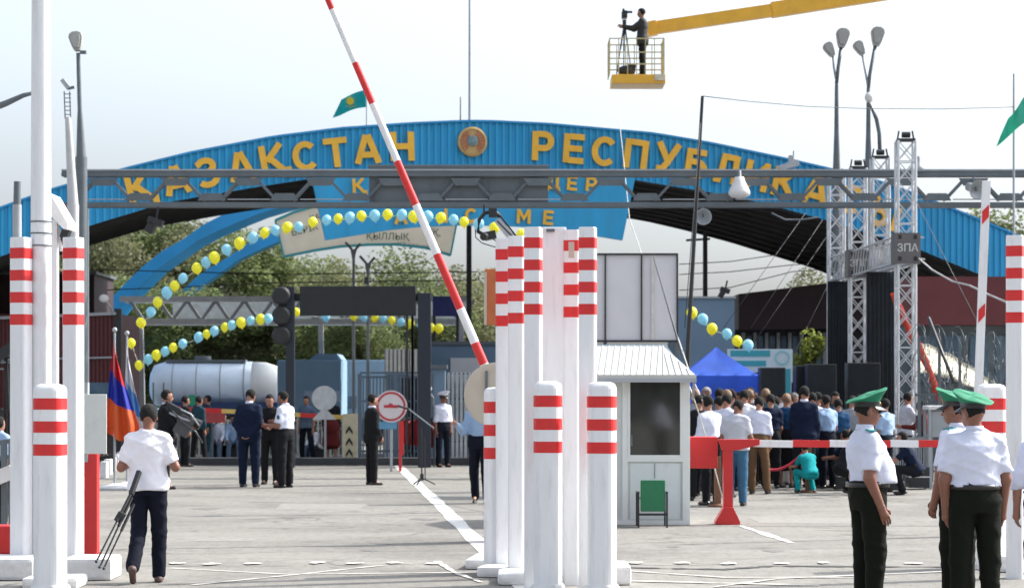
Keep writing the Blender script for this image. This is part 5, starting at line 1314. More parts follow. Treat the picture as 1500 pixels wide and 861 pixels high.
# red fabric ribbon by the truss
for pts, lb in (([(1308, 430), (1318, 455), (1330, 480), (1338, 505)], 'red ribbon running down inside the tallest tower'), ([(1340, 492), (1350, 520), (1362, 545), (1372, 575), (1378, 590)], 'orange red ribbon slanting right of the tallest tower')):
    mb = MB(); vs = []; 
    for i, (a, c) in enumerate(pts): w_ = 4 + 2 * (i % 2); vs += [P(a - w_, c, 48), P(a + w_, c - 3, 48), P(a + w_, c - 3, 48.03), P(a - w_, c, 48.03)]
    fs = []
    for i in range(len(pts) - 1):
        for j in range(4): fs.append((4 * i + (j + 1) % 4, 4 * i + j, 4 * i + 4 + j, 4 * i + 4 + (j + 1) % 4))
    mb.add(vs, fs, 0, True); solo(mb, 'ribbon', mat('orange_red_cloth', (0.55, 0.06, 0.03), 0.7, trans=0.2), lb, 'ribbon', P(*pts[0], 48))

# ------------------------------------------------------------------ crane basket and boom
Yz = 57.0; kx = lambda p: X(p, Yz); kz = lambda p: Z(p, Yz); zfl = kz(113)
boom = thing('crane_boom', 'long yellow telescopic crane boom reaching in from the top right', 'crane boom', P(962, 42, Yz + 0.8))
mb = MB(); mb.bar(P(962, 41, Yz + 0.8), P(1190, 7, Yz + 0.8), 0.28, 0.30); mb.build('boom_section', yellowp, boom, bevel=0.01)
mb = MB(); mb.bar(P(1130, 15.5, Yz + 0.8), P(1700, -74, Yz + 0.8), 0.34, 0.36); mb.build('boom_section', yellowp, boom, bevel=0.01)
mb = MB(); mb.bar(P(938, 46, Yz + .8), P(962, 41, Yz + .8), 0.36, 0.34); mb.bar(P(944, 46, Yz + .8), P(944, 60, Yz + .4), 0.18); mb.build('head_joint', yellowp, boom, bevel=0.01)
bas = thing('crane_basket', 'yellow wire work basket hanging at the tip of the crane boom', 'basket', Vector((kx(932), Yz, zfl - 0.3)))
mb = MB(); mb.box(kx(895), kx(973), Yz - 0.5, Yz + 0.6, zfl - 0.22, zfl); mb.build('floor_tray', yellowp, bas, bevel=0.02)
mb = MB(); railm = mat('pale_yellow_rail_paint', (0.52, 0.44, 0.22), 0.45, 0.1, 5)
for yy in (Yz - 0.48, Yz + 0.58):
    for py in (61, 81, 98): mb.bar((kx(892), yy, kz(py)), (kx(971), yy, kz(py)), 0.028)
    for px in (892, 905, 918, 931, 944, 957, 971): mb.bar((kx(px + (895 - 892) * 0), yy, kz(61)), (kx(px), yy, zfl), 0.022)
for px in (892, 971):
    for py in (61, 81, 98): mb.bar((kx(px), Yz - .48, kz(py)), (kx(px), Yz + .58, kz(py)), 0.028)
    for q in (-.2, .1, .35): mb.bar((kx(px), Yz + q, kz(61)), (kx(px), Yz + q, zfl), 0.022)
mb.build('guard_rails', railm, bas)
mb = MB(); mb.box(kx(957), kx(972), Yz - 0.53, Yz - 0.505, kz(122), kz(113)); mb.build('side_plate', mat('worn_white_plate', (0.6, 0.55, 0.4), 0.5, 0.2, 9), bas)
# tripod and camera in the basket
def tripod(name_label, apex, feet, head=True, r=0.016, camsz=1.0, camdir=1, parent=None):
    root = thing('camera_tripod', name_label, 'tripod', Vector((apex.x, apex.y, min(f.z for f in feet))))
    for f in feet:
        mid = apex.lerp(f, 0.5); mb = MB(); mb.bar(apex, mid, r * 1.9, r * 1.5); mb.bar(mid, f, r * 1.2); mb.build('leg', black, root)
    mb = MB(); mb.cyl(apex - Vector((0, 0, .06)), apex + Vector((0, 0, .08)), 0.045, 0.05, 12); mb.build('head', black, root)
    if head:
        c = apex + Vector((0, 0, 0.2)); mb = MB(); mb.obox(c, (0.13, 0.36, 0.16)); mb.obox(c + Vector((-.02, .1, .13)), (0.05, 0.14, 0.06)); mb.build('camera', black, root, bevel=0.01)
        mb = MB(); mb.cyl(c + Vector((0, -.18, 0)), c + Vector((0, -.32, 0)), 0.055, 0.065, 14); mb.build('lens', black, root)
        mb = MB(); mb.obox(c + Vector((.13 * camdir, .02, .07)), (0.12, 0.05, 0.05)); mb.build('viewfinder', black, root)
    return root
ap = Vector((kx(914.5), Yz - 0.05, kz(35)))
tripod('black camera on a tripod standing in the crane basket', ap, [Vector((kx(902), Yz - .3, zfl)), Vector((kx(925), Yz - .25, zfl)), Vector((kx(914), Yz + .3, zfl))], r=0.02)
c = Vector((kx(917), Yz - .2, zfl + .12)); mb = MB(); mb.ball(c, (0.22, 0.14, 0.13), 12); mb.obox(c + Vector((.12, 0, .08)), (0.2, 0.2, 0.14), Matrix.Rotation(R(15), 3, 'Y')); solo(mb, 'camera_bag', black, 'black bag lying on the basket floor at the feet of the tripod', 'bag', c)

# ------------------------------------------------------------------ billboards, grey blue wall, tent, banner arch
Yi = 41; root = thing('billboard_back', 'pale grey backs of three banner panels in a black frame behind the booth', 'billboard', Vector((X(930, Yi), Yi, 0)))
for a, c in ((846, 885), (888, 938), (941, 991)):
    mb = MB(); mb.box(X(a, Yi), X(c, Yi), Yi, Yi + 0.02, Z(499, Yi), Z(374, Yi)); mb.build('banner_panel', billb, root)
mb = MB(); mb.box(X(954, Yi), X(958, Yi), Yi - 0.03, Yi - 0.01, Z(499, Yi), Z(374, Yi)); mb.build('pale_strip', mat('cream_strip', (0.62, 0.6, 0.55), 0.6), root)
mb = MB()
for px in (886.5, 939.5, 992): mb.bar((X(px, Yi), Yi - .02, Z(500, Yi)), (X(px, Yi), Yi - .02, Z(372, Yi)), 0.03)
for py in (372.5, 499.5): mb.bar((X(846, Yi), Yi - .025, Z(py, Yi)), (X(993, Yi), Yi - .025, Z(py, Yi)), 0.035)
mb.build('frame', black, root)
for px in (886.5, 992):
    mb = MB(); mb.bar((X(px, Yi), Yi + .05, 0), (X(px, Yi), Yi + .05, Z(500, Yi)), 0.06); mb.build('post', steel, root)
Yy = 38; root = thing('shelter', 'low shelter with dark blue grey corrugated roof behind the booth', 'shelter', Vector((X(930, Yy), Yy, 0)))
mb = MB(); vs = [(X(840, Yy), Yy, Z(522, Yy)), (X(988, Yy), Yy, Z(522, Yy)), (X(984, Yy), Yy + 1.4, Z(502, Yy)), (X(840, Yy), Yy + 1.4, Z(502, Yy))]; vs += [Vector(v) + Vector((0, 0, -.05)) for v in vs]
mb.add(vs, [(0, 1, 2, 3), (7, 6, 5, 4), (0, 4, 5, 1), (1, 5, 6, 2), (2, 6, 7, 3), (3, 7, 4, 0)]); mb.build('roof', mat('dark_blue_grey_sheet', (0.10, 0.14, 0.18), 0.5, 0.15, 2), root)
for px in (846, 984):
    mb = MB(); mb.bar((X(px, Yy), Yy + .2, 0), (X(px, Yy), Yy + .2, Z(521, Yy)), 0.07); mb.build('post', steel, root)
Yg2 = 58; root = thing('site_cabin', 'flat blue grey cabin wall behind the tent', 'cabin', Vector((X(1035, Yg2), Yg2, 0)))
mb = MB(); mb.box(X(990, Yg2), X(1076, Yg2), Yg2, Yg2 + 3, 0, Z(437, Yg2)); mb.build('wall', bluegrey, root)
mb = MB(); mb.box(X(988, Yg2), X(1078, Yg2), Yg2 - .05, Yg2 + 3.05, Z(437, Yg2), Z(434, Yg2)); mb.build('roof_edge', steell, root)
Ye = 47; tx = lambda p: X(p, Ye); tz = lambda p: Z(p, Ye)
tent = thing('canopy_tent', 'royal blue pop up canopy tent with one pale sunlit roof side', 'tent', Vector((tx(1056), Ye, 0)))
x0_, x1_ = tx(998), tx(1113); wd_ = x1_ - x0_
ap = Vector((tx(1054), Ye + wd_ / 2, tz(507)))
cn = [Vector((x0_, Ye, tz(550))), Vector((x1_, Ye, tz(550))), Vector((x1_, Ye + wd_, tz(550))), Vector((x0_, Ye + wd_, tz(550)))]
mb = MB()
for i in range(4):
    a, c = cn[i], cn[(i + 1) % 4]; N = 8; vs = []
    for r_ in range(N + 1):
        for s_ in range(N + 1):
            u_ = s_ / N; v_ = r_ / N; p = a.lerp(c, u_).lerp(ap, v_); sag = 0.05 * math.sin(math.pi * v_) * (1 - 0.5 * abs(2 * u_ - 1)); vs.append(p - Vector((0, 0, sag)))
    mb.add(vs, [(q * (N + 1) + w, q * (N + 1) + w + 1, (q + 1) * (N + 1) + w + 1, (q + 1) * (N + 1) + w) for q in range(N) for w in range(N)], 1 if False else 0, True)
mb.build('roof', tentb, tent)
mb = MB()
for i in range(4):
    a, c = cn[i], cn[(i + 1) % 4]; mb.add([a, c, c - Vector((0, 0, .26)), a - Vector((0, 0, .26))], [(3, 2, 1, 0)])
mb.build('valance', tentb, tent)
for i in range(4):
    mb = MB(); mb.bar((cn[i].x, cn[i].y, 0), cn[i], 0.04); mb.build('leg', steell, tent)
Yf2 = 51; root = thing('banner_arch', 'teal and white flat printed banner gate behind the black loudspeakers', 'banner', Vector((X(1120, Yf2), Yf2, 0)))
mb = MB(); mb.box(X(1066, Yf2), X(1161, Yf2), Yf2, Yf2 + .12, Z(545, Yf2), Z(511, Yf2)); mb.box(X(1143, Yf2), X(1161, Yf2), Yf2, Yf2 + .12, 0.02, Z(545, Yf2) - .003); mb.build('panel', tealw, root)
mb = MB(); mb.box(X(1070, Yf2), X(1128, Yf2), Yf2 - .012, Yf2 - .004, Z(522, Yf2), Z(513, Yf2)); mb.box(X(1070, Yf2), X(1122, Yf2), Yf2 - .012, Yf2 - .004, Z(536, Yf2), Z(528, Yf2)); mb.box(X(1149, Yf2), X(1158, Yf2), Yf2 - .012, Yf2 - .004, Z(660, Yf2), Z(540, Yf2)); mb.build('teal_stripe', teal, root)
mb = MB(); c = P(1146, 524, Yf2 - .008); mb.lathe(c, [(0.16, 0), (0.16, .008), (0.12, .008), (0.12, 0)], 24, 0, False, RX, caps=False); mb.build('ring_motif', mat('pale_teal_print', (0.3, 0.6, 0.65), 0.6), root)
# ------------------------------------------------------------------ buildings at the back
def bldg_box(x0, x1, y0, Y, dep, m, name='wall', root=None, y1=None):
    mb = MB(); mb.box(X(x0, Y), X(x1, Y), Y, Y + dep, 0 if y1 is None else Z(y1, Y), Z(y0, Y)); return mb.build(name, m, root)
# right: long dark roofed building
Y = 66; root = thing('customs_building', 'long low building with dark brown roof band and pale window piers, beneath the arch', 'building', Vector((X(1150, Y), Y, 0)))
mb = MB(); mb.prism([pz(1076, 433, Y), pz(1330, 402, Y), pz(1330, 482, Y), pz(1076, 484, Y)], Y - 1.2, Y + 6); mb.build('roof_band', maroond, root)
bldg_box(1076, 1330, 484, Y, 5, mat('dark_wall', (0.06, 0.06, 0.065), 0.7), 'wall', root)
for i in range(9):
    mb = MB(); xx = 1086 + i * 17; mb.box(X(xx, Y), X(xx + 5, Y), Y - .1, Y, 0.5, Z(487, Y)); mb.build('pier', steell, root)
for i in range(8):
    mb = MB(); xx = 1093 + i * 17; mb.box(X(xx, Y), X(xx + 8, Y), Y - .04, Y, Z(545, Y), Z(492, Y)); mb.build('window', bglass, root)
Y = 52; root = thing('maroon_building', 'building with deep maroon fascia behind the razor wire at right', 'building', Vector((X(1410, Y), Y, 0)))
mb = MB(); mb.box(X(1341, Y), X(1620, Y), Y, Y + 6, Z(476, Y), Z(405, Y)); mb.build('fascia', maroon, root)
mb = MB(); mb.box(X(1341, Y), X(1620, Y), Y + .6, Y + 6, 0, Z(476, Y) - .003); mb.build('wall', mat('dark_blue_grey_wall', (0.12, 0.15, 0.17), 0.7, 0.3, 1.2), root)  # dark blue-grey with random tone variation
for i in range(5):
    mb = MB(); mb.box(X(1352 + i * 38, Y), X(1378 + i * 38, Y), Y + .55, Y + .6, Z(560, Y), Z(490, Y)); mb.build('window', bglass, root)
# bright mound / tarp behind the wire
Y = 50; b = Vector((X(1400, Y), Y, 0)); root = thing('sunlit_tarp_roof', 'bright cream tarp roof sloping down behind the razor wire', 'tarp roof', b)
mb = MB(); N = 14; vs = []
for i in range(N + 1):
    t = i / N; px = 1338 + 150 * t; top = 500 + 85 * t ** 1.5 + 1.5 * math.sin(i * 2.1); vs += [P(px, top, Y + 1.6), P(px, top + 42 - 25 * t + 2 * math.sin(i), Y), P(px, top + 46 - 25 * t, Y), P(px, top + 4, Y + 1.6)]
fs = []
for i in range(N):
    for j in range(4): fs.append((4 * i + j, 4 * i + (j + 1) % 4, 4 * i + 4 + (j + 1) % 4, 4 * i + 4 + j))
fs += [(3, 2, 1, 0), tuple(4 * N + q for q in (0, 1, 2, 3))]
mb.add(vs, fs, 0, True); mb.build('tarp', mat('cream_tarp', (0.70, 0.66, 0.50), 0.6, 0.25, 4, bump=0.6, bscale=3, dirt=0.5, dscale=5), root)
for px in (1342, 1400, 1450):
    mb = MB(); mb.bar(P(px, 545, Y + .4), Vector((X(px, Y), Y + .4, 0)), 0.06); mb.build('post', steel, root)
# razor wire fence
Y = 43; root = thing('razor_wire_fence', 'grey bar fence topped by tangled razor wire coils at right', 'fence', Vector((X(1420, Y), Y, 0)))
mb = MB(); rr = random.Random(3)
for row, (py, r_) in enumerate(((500, 0.34), (535, 0.34), (562, 0.3))):
    pts = []; n = 300
    for i in range(n):
        t = i / n; px = 1340 + 160 * t; a = i * 0.42; rad = r_ * (0.8 + 0.25 * math.sin(i * .13 + row))
        c = P(px, py + 18 * t, Y + row * .25); pts.append(c + Vector((0.10 * math.sin(a * .7), rad * math.cos(a), rad * math.sin(a))))
    mb.tube(pts, 0.006, 4)
mb.build('wire_coils', steel, root)
for i in range(6):
    mb = MB(); px = 1346 + i * 30; mb.bar(Vector((X(px, Y), Y, 0)), P(px, 492, Y), 0.05); mb.build('post', steel, root)
mb = MB()
for i in range(46): px = 1342 + i * 3.6; mb.bar(Vector((X(px, Y), Y + .03, 0.05)), P(px, 575, Y + .03), 0.016)
for py in (578, 640, 690): mb.bar(P(1340, py, Y + .03), P(1506, py, Y + .03), 0.03)
mb.build('bars', steel, root)
# left maroon containers
Y = 58; root = thing('maroon_container', 'maroon sheet metal container left of the blue inner arch', 'container', Vector((X(100, Y), Y, 0)))
mb = MB(); mb.box(X(-220, Y), X(176, Y), Y, Y + 3, 0.15, Z(460, Y)); mb.build('body', maroon, root)
mb = MB()
for i in range(66): px = -218 + i * 6; mb.box(X(px, Y), X(px + 3, Y), Y - .04, Y, 0.3, Z(463, Y))
mb.build('corrugation', maroon, root)
mb = MB(); mb.bar(P(-220, 474, Y - .1), P(170, 459, Y - .1), 0.07); mb.bar(P(0, 527, Y - .1), P(172, 523, Y - .1), 0.04); mb.build('roof_edge', steell, root)
mb = MB(); mb.box(X(168, Y), X(178, Y), Y - .06, Y + .1, 0, Z(452, Y)); mb.build('corner_post', black, root)
mb = MB(); mb.box(X(130, Y), X(160, Y), Y - .06, Y - .041, Z(600, Y), Z(560, Y)); mb.build('window', bglass, root)
Y = 62; root = thing('dark_cabin', 'dark brown upper cabin behind the maroon container at the left edge', 'cabin', Vector((X(30, Y), Y, 0)))
mb = MB(); mb.box(X(-220, Y), X(138, Y), Y, Y + 3, 0, Z(402, Y)); mb.build('body', maroond, root)
mb = MB(); mb.box(X(-225, Y), X(142, Y), Y - .1, Y + 3.1, Z(402, Y), Z(398, Y)); mb.build('roof', steel, root)
# left fence with tarp of white pickets
def bars_fence(name, label, x0, x1, ytop, Y, step_px, m, bw=0.03, rails=(0.25, 1.2), post_every=12, railm=None, cat='fence', panel=None):
    root = thing(name, label, cat, Vector((X(x0, Y), Y, 0))); zt = Z(ytop, Y); mb = MB(); px = x0
    while px <= x1: mb.bar((X(px, Y), Y, 0.05), (X(px, Y), Y, zt), bw); px += step_px
    mb.build('bars', m, root)
    mb = MB()
    for z in rails: mb.bar((X(x0, Y), Y + .03, z), (X(x1, Y), Y + .03, z), 0.05)
    mb.bar((X(x0, Y), Y + .03, zt - .03), (X(x1, Y), Y + .03, zt - .03), 0.05); mb.build('rail', railm or m, root)
    n = max(1, int((x1 - x0) / (step_px * post_every)))
    for i in range(n + 1):
        mb = MB(); xx = X(x0 + (x1 - x0) * i / n, Y); mb.bar((xx, Y + .02, 0), (xx, Y + .02, zt + .04), 0.09); mb.build('post', railm or m, root)
    if panel:
        mb = MB(); mb.box(X(x0, Y), X(x1, Y), Y + .08, Y + .1, 0.1, zt - .1); mb.build('sheet', panel, root)
    return root
bluefence = mat('blue_grey_fence_paint', (0.10, 0.14, 0.18), 0.5)
bars_fence('iron_fence', 'blue grey iron bar fence and gate behind the man in black with sunglasses', 527, 632, 550, 55, 5, bluefence, 0.035, (0.3, 1.45, 2.1), 8)
Yk_ = 55.3; mb = MB(); mb.box(X(588, Yk_), X(631, Yk_), Yk_, Yk_ + .05, .05, Z(552, Yk_)); solo(mb, 'dark_interior_sheet', black, 'nearly black sheet added as dark interior behind the iron bars, left of the gate pillar', 'gate', PG_(610, Yk_))  # black sheet stands in for the dark interior behind the bars
bars_fence('iron_fence', 'pale sheet fence with dark blue rails left of the centre columns', 651, 712, 545, 56, 6.2, mat('pale_fence_sheet', (0.45, 0.47, 0.48), 0.5), 0.065, (0.5, 1.5), 12, bluefence, panel=mat('pale_sheet', (0.40, 0.43, 0.44), 0.6))
bars_fence('picket_fence', 'pale low picket fence behind the sitting people', 262, 525, 614, 59.5, 6, mat('pale_picket_paint', (0.50, 0.49, 0.42), 0.6), 0.05, (0.3, 0.75), 14, panel=mat('pale_green_grey_sheet', (0.30, 0.36, 0.36), 0.7))
bars_fence('dark_fence', 'dark iron fence in front of the maroon container at left', 0, 165, 600, 50, 5, black, 0.03, (0.3, 1.0), 10)
# left white zigzag kerb blocks
for i in range(5):
    b = G(148 + i * 6 + 3, 700 - i * 5); mb = MB(); mb.box(b.x - .06, b.x + .06, b.y, b.y + .3, 0, 0.32 - .01 * i)
    solo(mb, 'white_kerb_stone', white2, ('nearest', 'second nearest', 'middle', 'second farthest', 'farthest')[i] + ' of the white upright kerb stones beside the flag stand', 'kerb stone', b, 'white kerb stones', bevel=0.01)
Y = 60; root = thing('brick_pillar', 'square blue grey gate pillar left of the pale sheet fence', 'pillar', Vector((X(641, Y - 5), Y - 5, 0)))
mb = MB(); mb.box(X(632, 55), X(652, 55), 55, 55.4, 0, Z(540, 55)); mb.build('shaft', bluegrey, root, bevel=0.01); mb = MB(); mb.box(X(629, 55), X(655, 55), 54.9, 55.5, Z(540, 55), Z(534, 55)); mb.build('cap', steel, root)
Y = 62; root = thing('blue_grey_shed', 'long blue grey sheet shed behind the gate pillar', 'shed', Vector((X(690, Y), Y, 0)))
mb = MB(); mb.box(X(632, Y), X(790, Y), Y, Y + 3, 0, Z(505, Y)); mb.build('wall', bluegrey, root)
mb = MB(); mb.box(X(628, Y), X(794, Y), Y - .1, Y + 3.1, Z(505, Y), Z(500, Y)); mb.build('roof', steel, root)
mb = MB(); mb.box(X(660, Y), X(712, Y), Y - .06, Y - .003, Z(560, Y), Z(524, Y)); mb.build('pale_panel', billb, root)
Y = 60; root = thing('slatted_kiosk', 'cream corrugated kiosk roof between the black display and the dark posts', 'kiosk', Vector((X(585, Y), Y, 0)))
mb = MB()
for i in range(9): mb.box(X(565 + i * 6, Y), X(569 + i * 6, Y), Y, Y + 2, Z(544, Y), Z(511, Y))
mb.build('slats', mat('cream_slat', (0.6, 0.57, 0.5), 0.6), root)
mb = MB(); mb.box(X(563, Y), X(620, Y), Y + .1, Y + 2, 0, Z(512, Y)); mb.build('wall', steell, root)
mb = MB(); mb.box(X(566, Y), X(600, Y), Y + .04, Y + .1, 1.2, Z(548, Y)); mb.build('window', bglass, root)
Y = 63; root = thing('blue_hoarding', 'deep blue hoarding right of the dark display posts', 'hoarding', Vector((X(655, Y), Y, 0)))
mb = MB(); mb.box(X(634, Y), X(672, Y), Y, Y + .1, Z(463, Y), Z(434, Y)); mb.build('panel', mat('deep_blue_panel', (0.015, 0.02, 0.16), 0.5), root)
for px in (636, 670):
    mb = MB(); mb.bar(Vector((X(px, Y), Y + .12, 0)), P(px, 434, Y + .12), 0.08); mb.build('post', black, root)
# grey canopy gantry far behind
Y = 67; root = thing('far_truss_gantry', 'pale grey truss beam far behind, level with the tops of the traffic lights', 'gantry', Vector((X(180, Y), Y, 0)))
mb = MB()
for py in (438, 471):
    for yy in (Y, Y + 1.0): mb.bar((X(176, Y), yy, Z(py, Y)), (X(690, Y), yy, Z(py, Y)), 0.12, 0.16)
mb.build('chords', mat('pale_grey_chord', (.55, .57, .57), .5), root)
mb = MB()
for i in range(12):
    px = 190 + i * 42; mb.bar(P(px, 440, Y), P(px + 21, 470, Y), 0.09); mb.bar(P(px + 21, 470, Y), P(px + 42, 440, Y), 0.09)
mb.build('web_lattice', steell, root)
mb = MB(); mb.box(X(250, Y), X(690, Y), Y + .4, Y + .5, Z(466, Y), Z(443, Y)); mb.build('backing', mat('pale_grey_backing', (0.55, 0.60, 0.62), 0.6), root)
for px in (206, 470, 676):
    mb = MB(); mb.bar(Vector((X(px, Y), Y + .5, 0)), P(px, 471, Y + .5), 0.14); mb.build('column', steell, root)

# traffic light and display gantry
Y = 52.5; root = thing('traffic_light', 'black traffic light with three round visors seen from behind on a dark post', 'traffic light', Vector((X(424, Y), Y, 0)))
mb = MB(); mb.box(X(418.5, Y), X(431, Y), Y, Y + .2, 0, Z(420, Y)); mb.build('post', navym, root, bevel=0.01)
for py in (433, 462.5, 491.5):
    c = P(412, py, Y - .06); mb = MB(); mb.lathe(c, [(0.001, .1), (0.16, 0.10), (0.205, 0.06), (0.205, -0.06), (0.15, -0.1), (0.001, -.1)], 28, 0, False, RX); mb.build('lamp_disc', black, root)
mb = MB(); mb.box(X(407, Y), X(424, Y), Y + .02, Y + .12, Z(502, Y), Z(423, Y)); mb.build('backplate', black, root)
root = thing('display_gantry', 'dark blank display board hung between two dark posts', 'display board', Vector((X(520, Y), Y, 0)))
mb = MB(); mb.box(X(439, Y), X(609, Y), Y, Y + .3, Z(462, Y), Z(419, Y)); mb.build('display', ddisp, root, bevel=0.01)
mb = MB(); mb.box(X(430, Y), X(632, Y), Y + .3, Y + .42, Z(440, Y), Z(429, Y)); mb.build('beam', navym, root)
mb = MB(); mb.box(X(612, Y), X(631, Y), Y + .02, Y + .29, 0, Z(429, Y)); mb.build('post', navym, root, bevel=0.01)
mb = MB()
for px in (596, 604, 612.5 - 9): mb.box(X(px - 1.6, Y), X(px + 1.6, Y), Y + .1, Y + .16, 0.3, Z(462, Y))
mb.build('bars', black, root)
mb = MB(); mb.obox(P(537, 411, Y + .1), (0.10, 0.12, 0.16)); mb.build('camera', black, root)
# no-entry sign
Y = 50; c = P(573, 595, Y); root = thing('round_control_sign', 'round white sign with red ring and red bar beside the man in black', 'sign', Vector((c.x, Y, 0)))
signw = mat('sign_white', (0.62, 0.56, 0.57), 0.5, 0.03)
mb = MB(); mb.lathe(c, [(0.335, 0), (0.335, .02), (0.001, .02)], 44, 0, False, RX); mb.build('disc', signw, root)
mb = MB(); mb.lathe(c + Vector((0, -.021, 0)), [(0.305, 0), (0.305, .006), (0.262, .006), (0.262, 0)], 44, 0, False, RX, caps=False); mb.build('red_ring', mat('sign_red', (0.45, 0.03, 0.05), 0.5), root)
mb = MB(); mb.box(c.x - .15, c.x + .15, Y - .028, Y - .021, c.z - .03, c.z + .03); mb.ball(c + Vector((-.01, -.03, .035)), (0.05, .01, .03), 10); mb.build('red_bar', MATS['sign_red'], root)
mb = MB(); mb.box(X(548, Y), X(581, Y), Y + .02, Y + .05, Z(628, Y), Z(617, Y)); mb.build('blue_plate', mat('blue_plate', (0.10, 0.28, 0.45), 0.4), root)
mb = MB(); mb.bar(Vector((c.x, Y + .06, 0)), c + Vector((0, .06, 0.2)), 0.05); mb.build('post', steell, root)
mb = MB(); mb.box(X(588, Y), X(591, Y), Y + .04, Y + .08, 0.35, Z(617, Y)); mb.box(X(584, Y), X(588, Y), Y + .04, Y + .08, 0.0, Z(617, Y)); mb.build('red_side_post', redm, root)
# red cloth barrier
Y = 53; mb = MB(); N = 20; vs = []
for i in range(N + 1):
    px = 590 + 46 * i / N; b_ = 650 + 6 * i / N; vs += [P(px, b_, Y + .03 * math.sin(i * 1.7)), P(px, 613 + 3 * math.sin(i * .3), Y + .03 * math.sin(i * 1.7)), P(px, 613 + 3 * math.sin(i * .3), Y + .05), P(px, b_, Y + .05)]
fs = []
for i in range(N):
    for j in range(4): fs.append((4 * i + (j + 1) % 4, 4 * i + j, 4 * i + 4 + j, 4 * i + 4 + (j + 1) % 4))
mb.add(vs, fs, 0, True); root = thing('red_cloth_screen', 'dark red cloth hanging on a rail behind the microphone stand', 'cloth', Vector((X(612, Y), Y, 0)))
mb.build('cloth', mat('dark_red_drape', (0.32, 0.02, 0.025), 0.8, 0.1, 4), root)
mb = MB(); mb.bar(P(586, 612, Y), P(638, 612, Y), 0.04)
for px in (588, 636): mb.bar(Vector((X(px, Y), Y, 0)), P(px, 612, Y), 0.04)
mb.build('rail', steel, root)
# microphone stand
b = G(618, 710); Y = b.y; root = thing('microphone_stand', 'black boom microphone stand on three feet on the empty road', 'microphone stand', b)
mb = MB(); mb.cyl(b + Vector((0, 0, .08)), P(617, 625, Y), 0.014, 0.012, 8); mb.build('pole', black, root)
mb = MB(); mb.cyl(b + Vector((.06, 0, .1)), P(622, 640, Y), 0.010, 0.010, 8); mb.build('second_pole', black, root)
for t in (10, 130, 250):
    mb = MB(); mb.bar(b + Vector((0, 0, .13)), b + Vector((.24 * math.cos(R(t)), .24 * math.sin(R(t)), .012)), 0.02); mb.build('foot', black, root)
mb = MB(); mb.cyl(b + Vector((0, 0, .08)), b + Vector((0, 0, .2)), .035, .035, 10); mb.build('hub', black, root)
mb = MB(); mb.bar(P(598, 598, Y), P(636, 627, Y), 0.022); mb.build('boom', steell, root)
mb = MB(); mb.cyl(P(583, 594, Y), P(599, 599, Y), .022, .018, 10); mb.build('microphone', black, root)
# far barrier red-yellow
Y = 56.5; root = thing('far_barrier', 'far red and yellow barrier bar behind the group of men', 'barrier', Vector((X(520, Y), Y, 0)))
yel = mat('yellow_paint', (0.72, 0.50, 0.12), 0.5)
for i, (a, c) in enumerate([(256, 325), (325, 372), (372, 405), (405, 440), (440, 474), (474, 522)]):
    pya = 598 + (a - 256) * .052; pyc = 598 + (c - 256) * .052
    m_ = (redp, yel, redp, yel, redp, yel)[i] if i else redp
    mb = MB(); mb.bar(P(a, pya, Y), P(c, pyc, Y), 0.09, 0.10); mb.build('yellow_segment' if i in (1, 3, 5) else 'red_segment', m_, root)
mb = MB(); mb.box(X(502, Y), X(524, Y), Y - .1, Y + .2, 0, Z(606, Y)); st_ = mb.build('stand', mat('cream_stand', (0.62, 0.55, 0.38), 0.6), root, bevel=0.01)
mb = MB()
for py in (627, 644, 660):
    mb.prism([pz(507, py + 4, Y), pz(512, py - 4, Y), pz(517, py + 4, Y), pz(517, py + 9, Y), pz(512, py + 2, Y), pz(507, py + 9, Y)], Y - .112, Y - .103)
mb.build('chevron', black, st_)
Y = 57; c = P(281, 586, Y); root = thing('round_green_disc', 'small green round disc above the far barrier', 'sign', c); mb = MB(); mb.lathe(c, [(0.135, 0), (0.135, .02), (0.001, .02)], 24, 0, False, RX); mb.build('disc', mat('green_disc', (0.01, 0.24, 0.13), 0.5), root); mb = MB(); mb.bar(c + Vector((0, .03, 0)), Vector((c.x, Y + .03, 0)), .03); mb.build('post', steel, root)
c = P(313, 609, Y); root = thing('red_notice_board', 'small red notice board below the far barrier', 'sign', Vector((c.x, Y, 0))); mb = MB(); mb.box(X(292, Y), X(330, Y), Y, Y + .03, Z(619, Y), Z(602, Y)); mb.build('board', mat('faded_red_board', (0.45, 0.07, 0.07), 0.6), root); mb = MB(); mb.bar(Vector((X(311, Y), Y + .05, 0)), P(311, 605, Y + .05), .04); mb.build('post', steel, root)
Y = 56; c = P(475, 583, Y); root = thing('round_sign_back', 'pale grey round back of a road sign left of the man in black', 'sign', Vector((c.x, Y, 0)))
mb = MB(); mb.lathe(c, [(0.29, 0), (0.29, .02), (0.001, .02)], 36, 0, False, RX); mb.prism([(c.x - .28, c.z - .50), (c.x + .28, c.z - .50), (c.x, c.z - .2)], Y - .01, Y + .012); mb.build('disc', mat('pale_sign_back', (0.56, 0.57, 0.58), 0.5), root)
mb = MB(); mb.bar(c + Vector((.02, .03, 0)), Vector((c.x + .02, Y + .03, 0)), .05); mb.build('post', steell, root)
# white security camera blobs (lamp) near trees and beside pillar
for px, py, Y, lb in ((152, 437, 57, 'small white lamp on the corner of the maroon container'), (625, 569, 54.5, 'small white wall lamp left of the gate pillar')):
    c = P(px, py, Y); root = thing('wall_lamp', lb, 'lamp', c); mb = MB(); mb.ball(c, (0.12, 0.09, 0.10), 12); mb.build('lamp_head', white2, root); mb = MB(); mb.bar(c, c + Vector((.15, .1, -.2)), .03); mb.bar(c + Vector((.15, .1, -.2)), c + Vector((.15, .3, -.4 if px > 200 else -.35)), .03); mb.build('arm', steell, root)

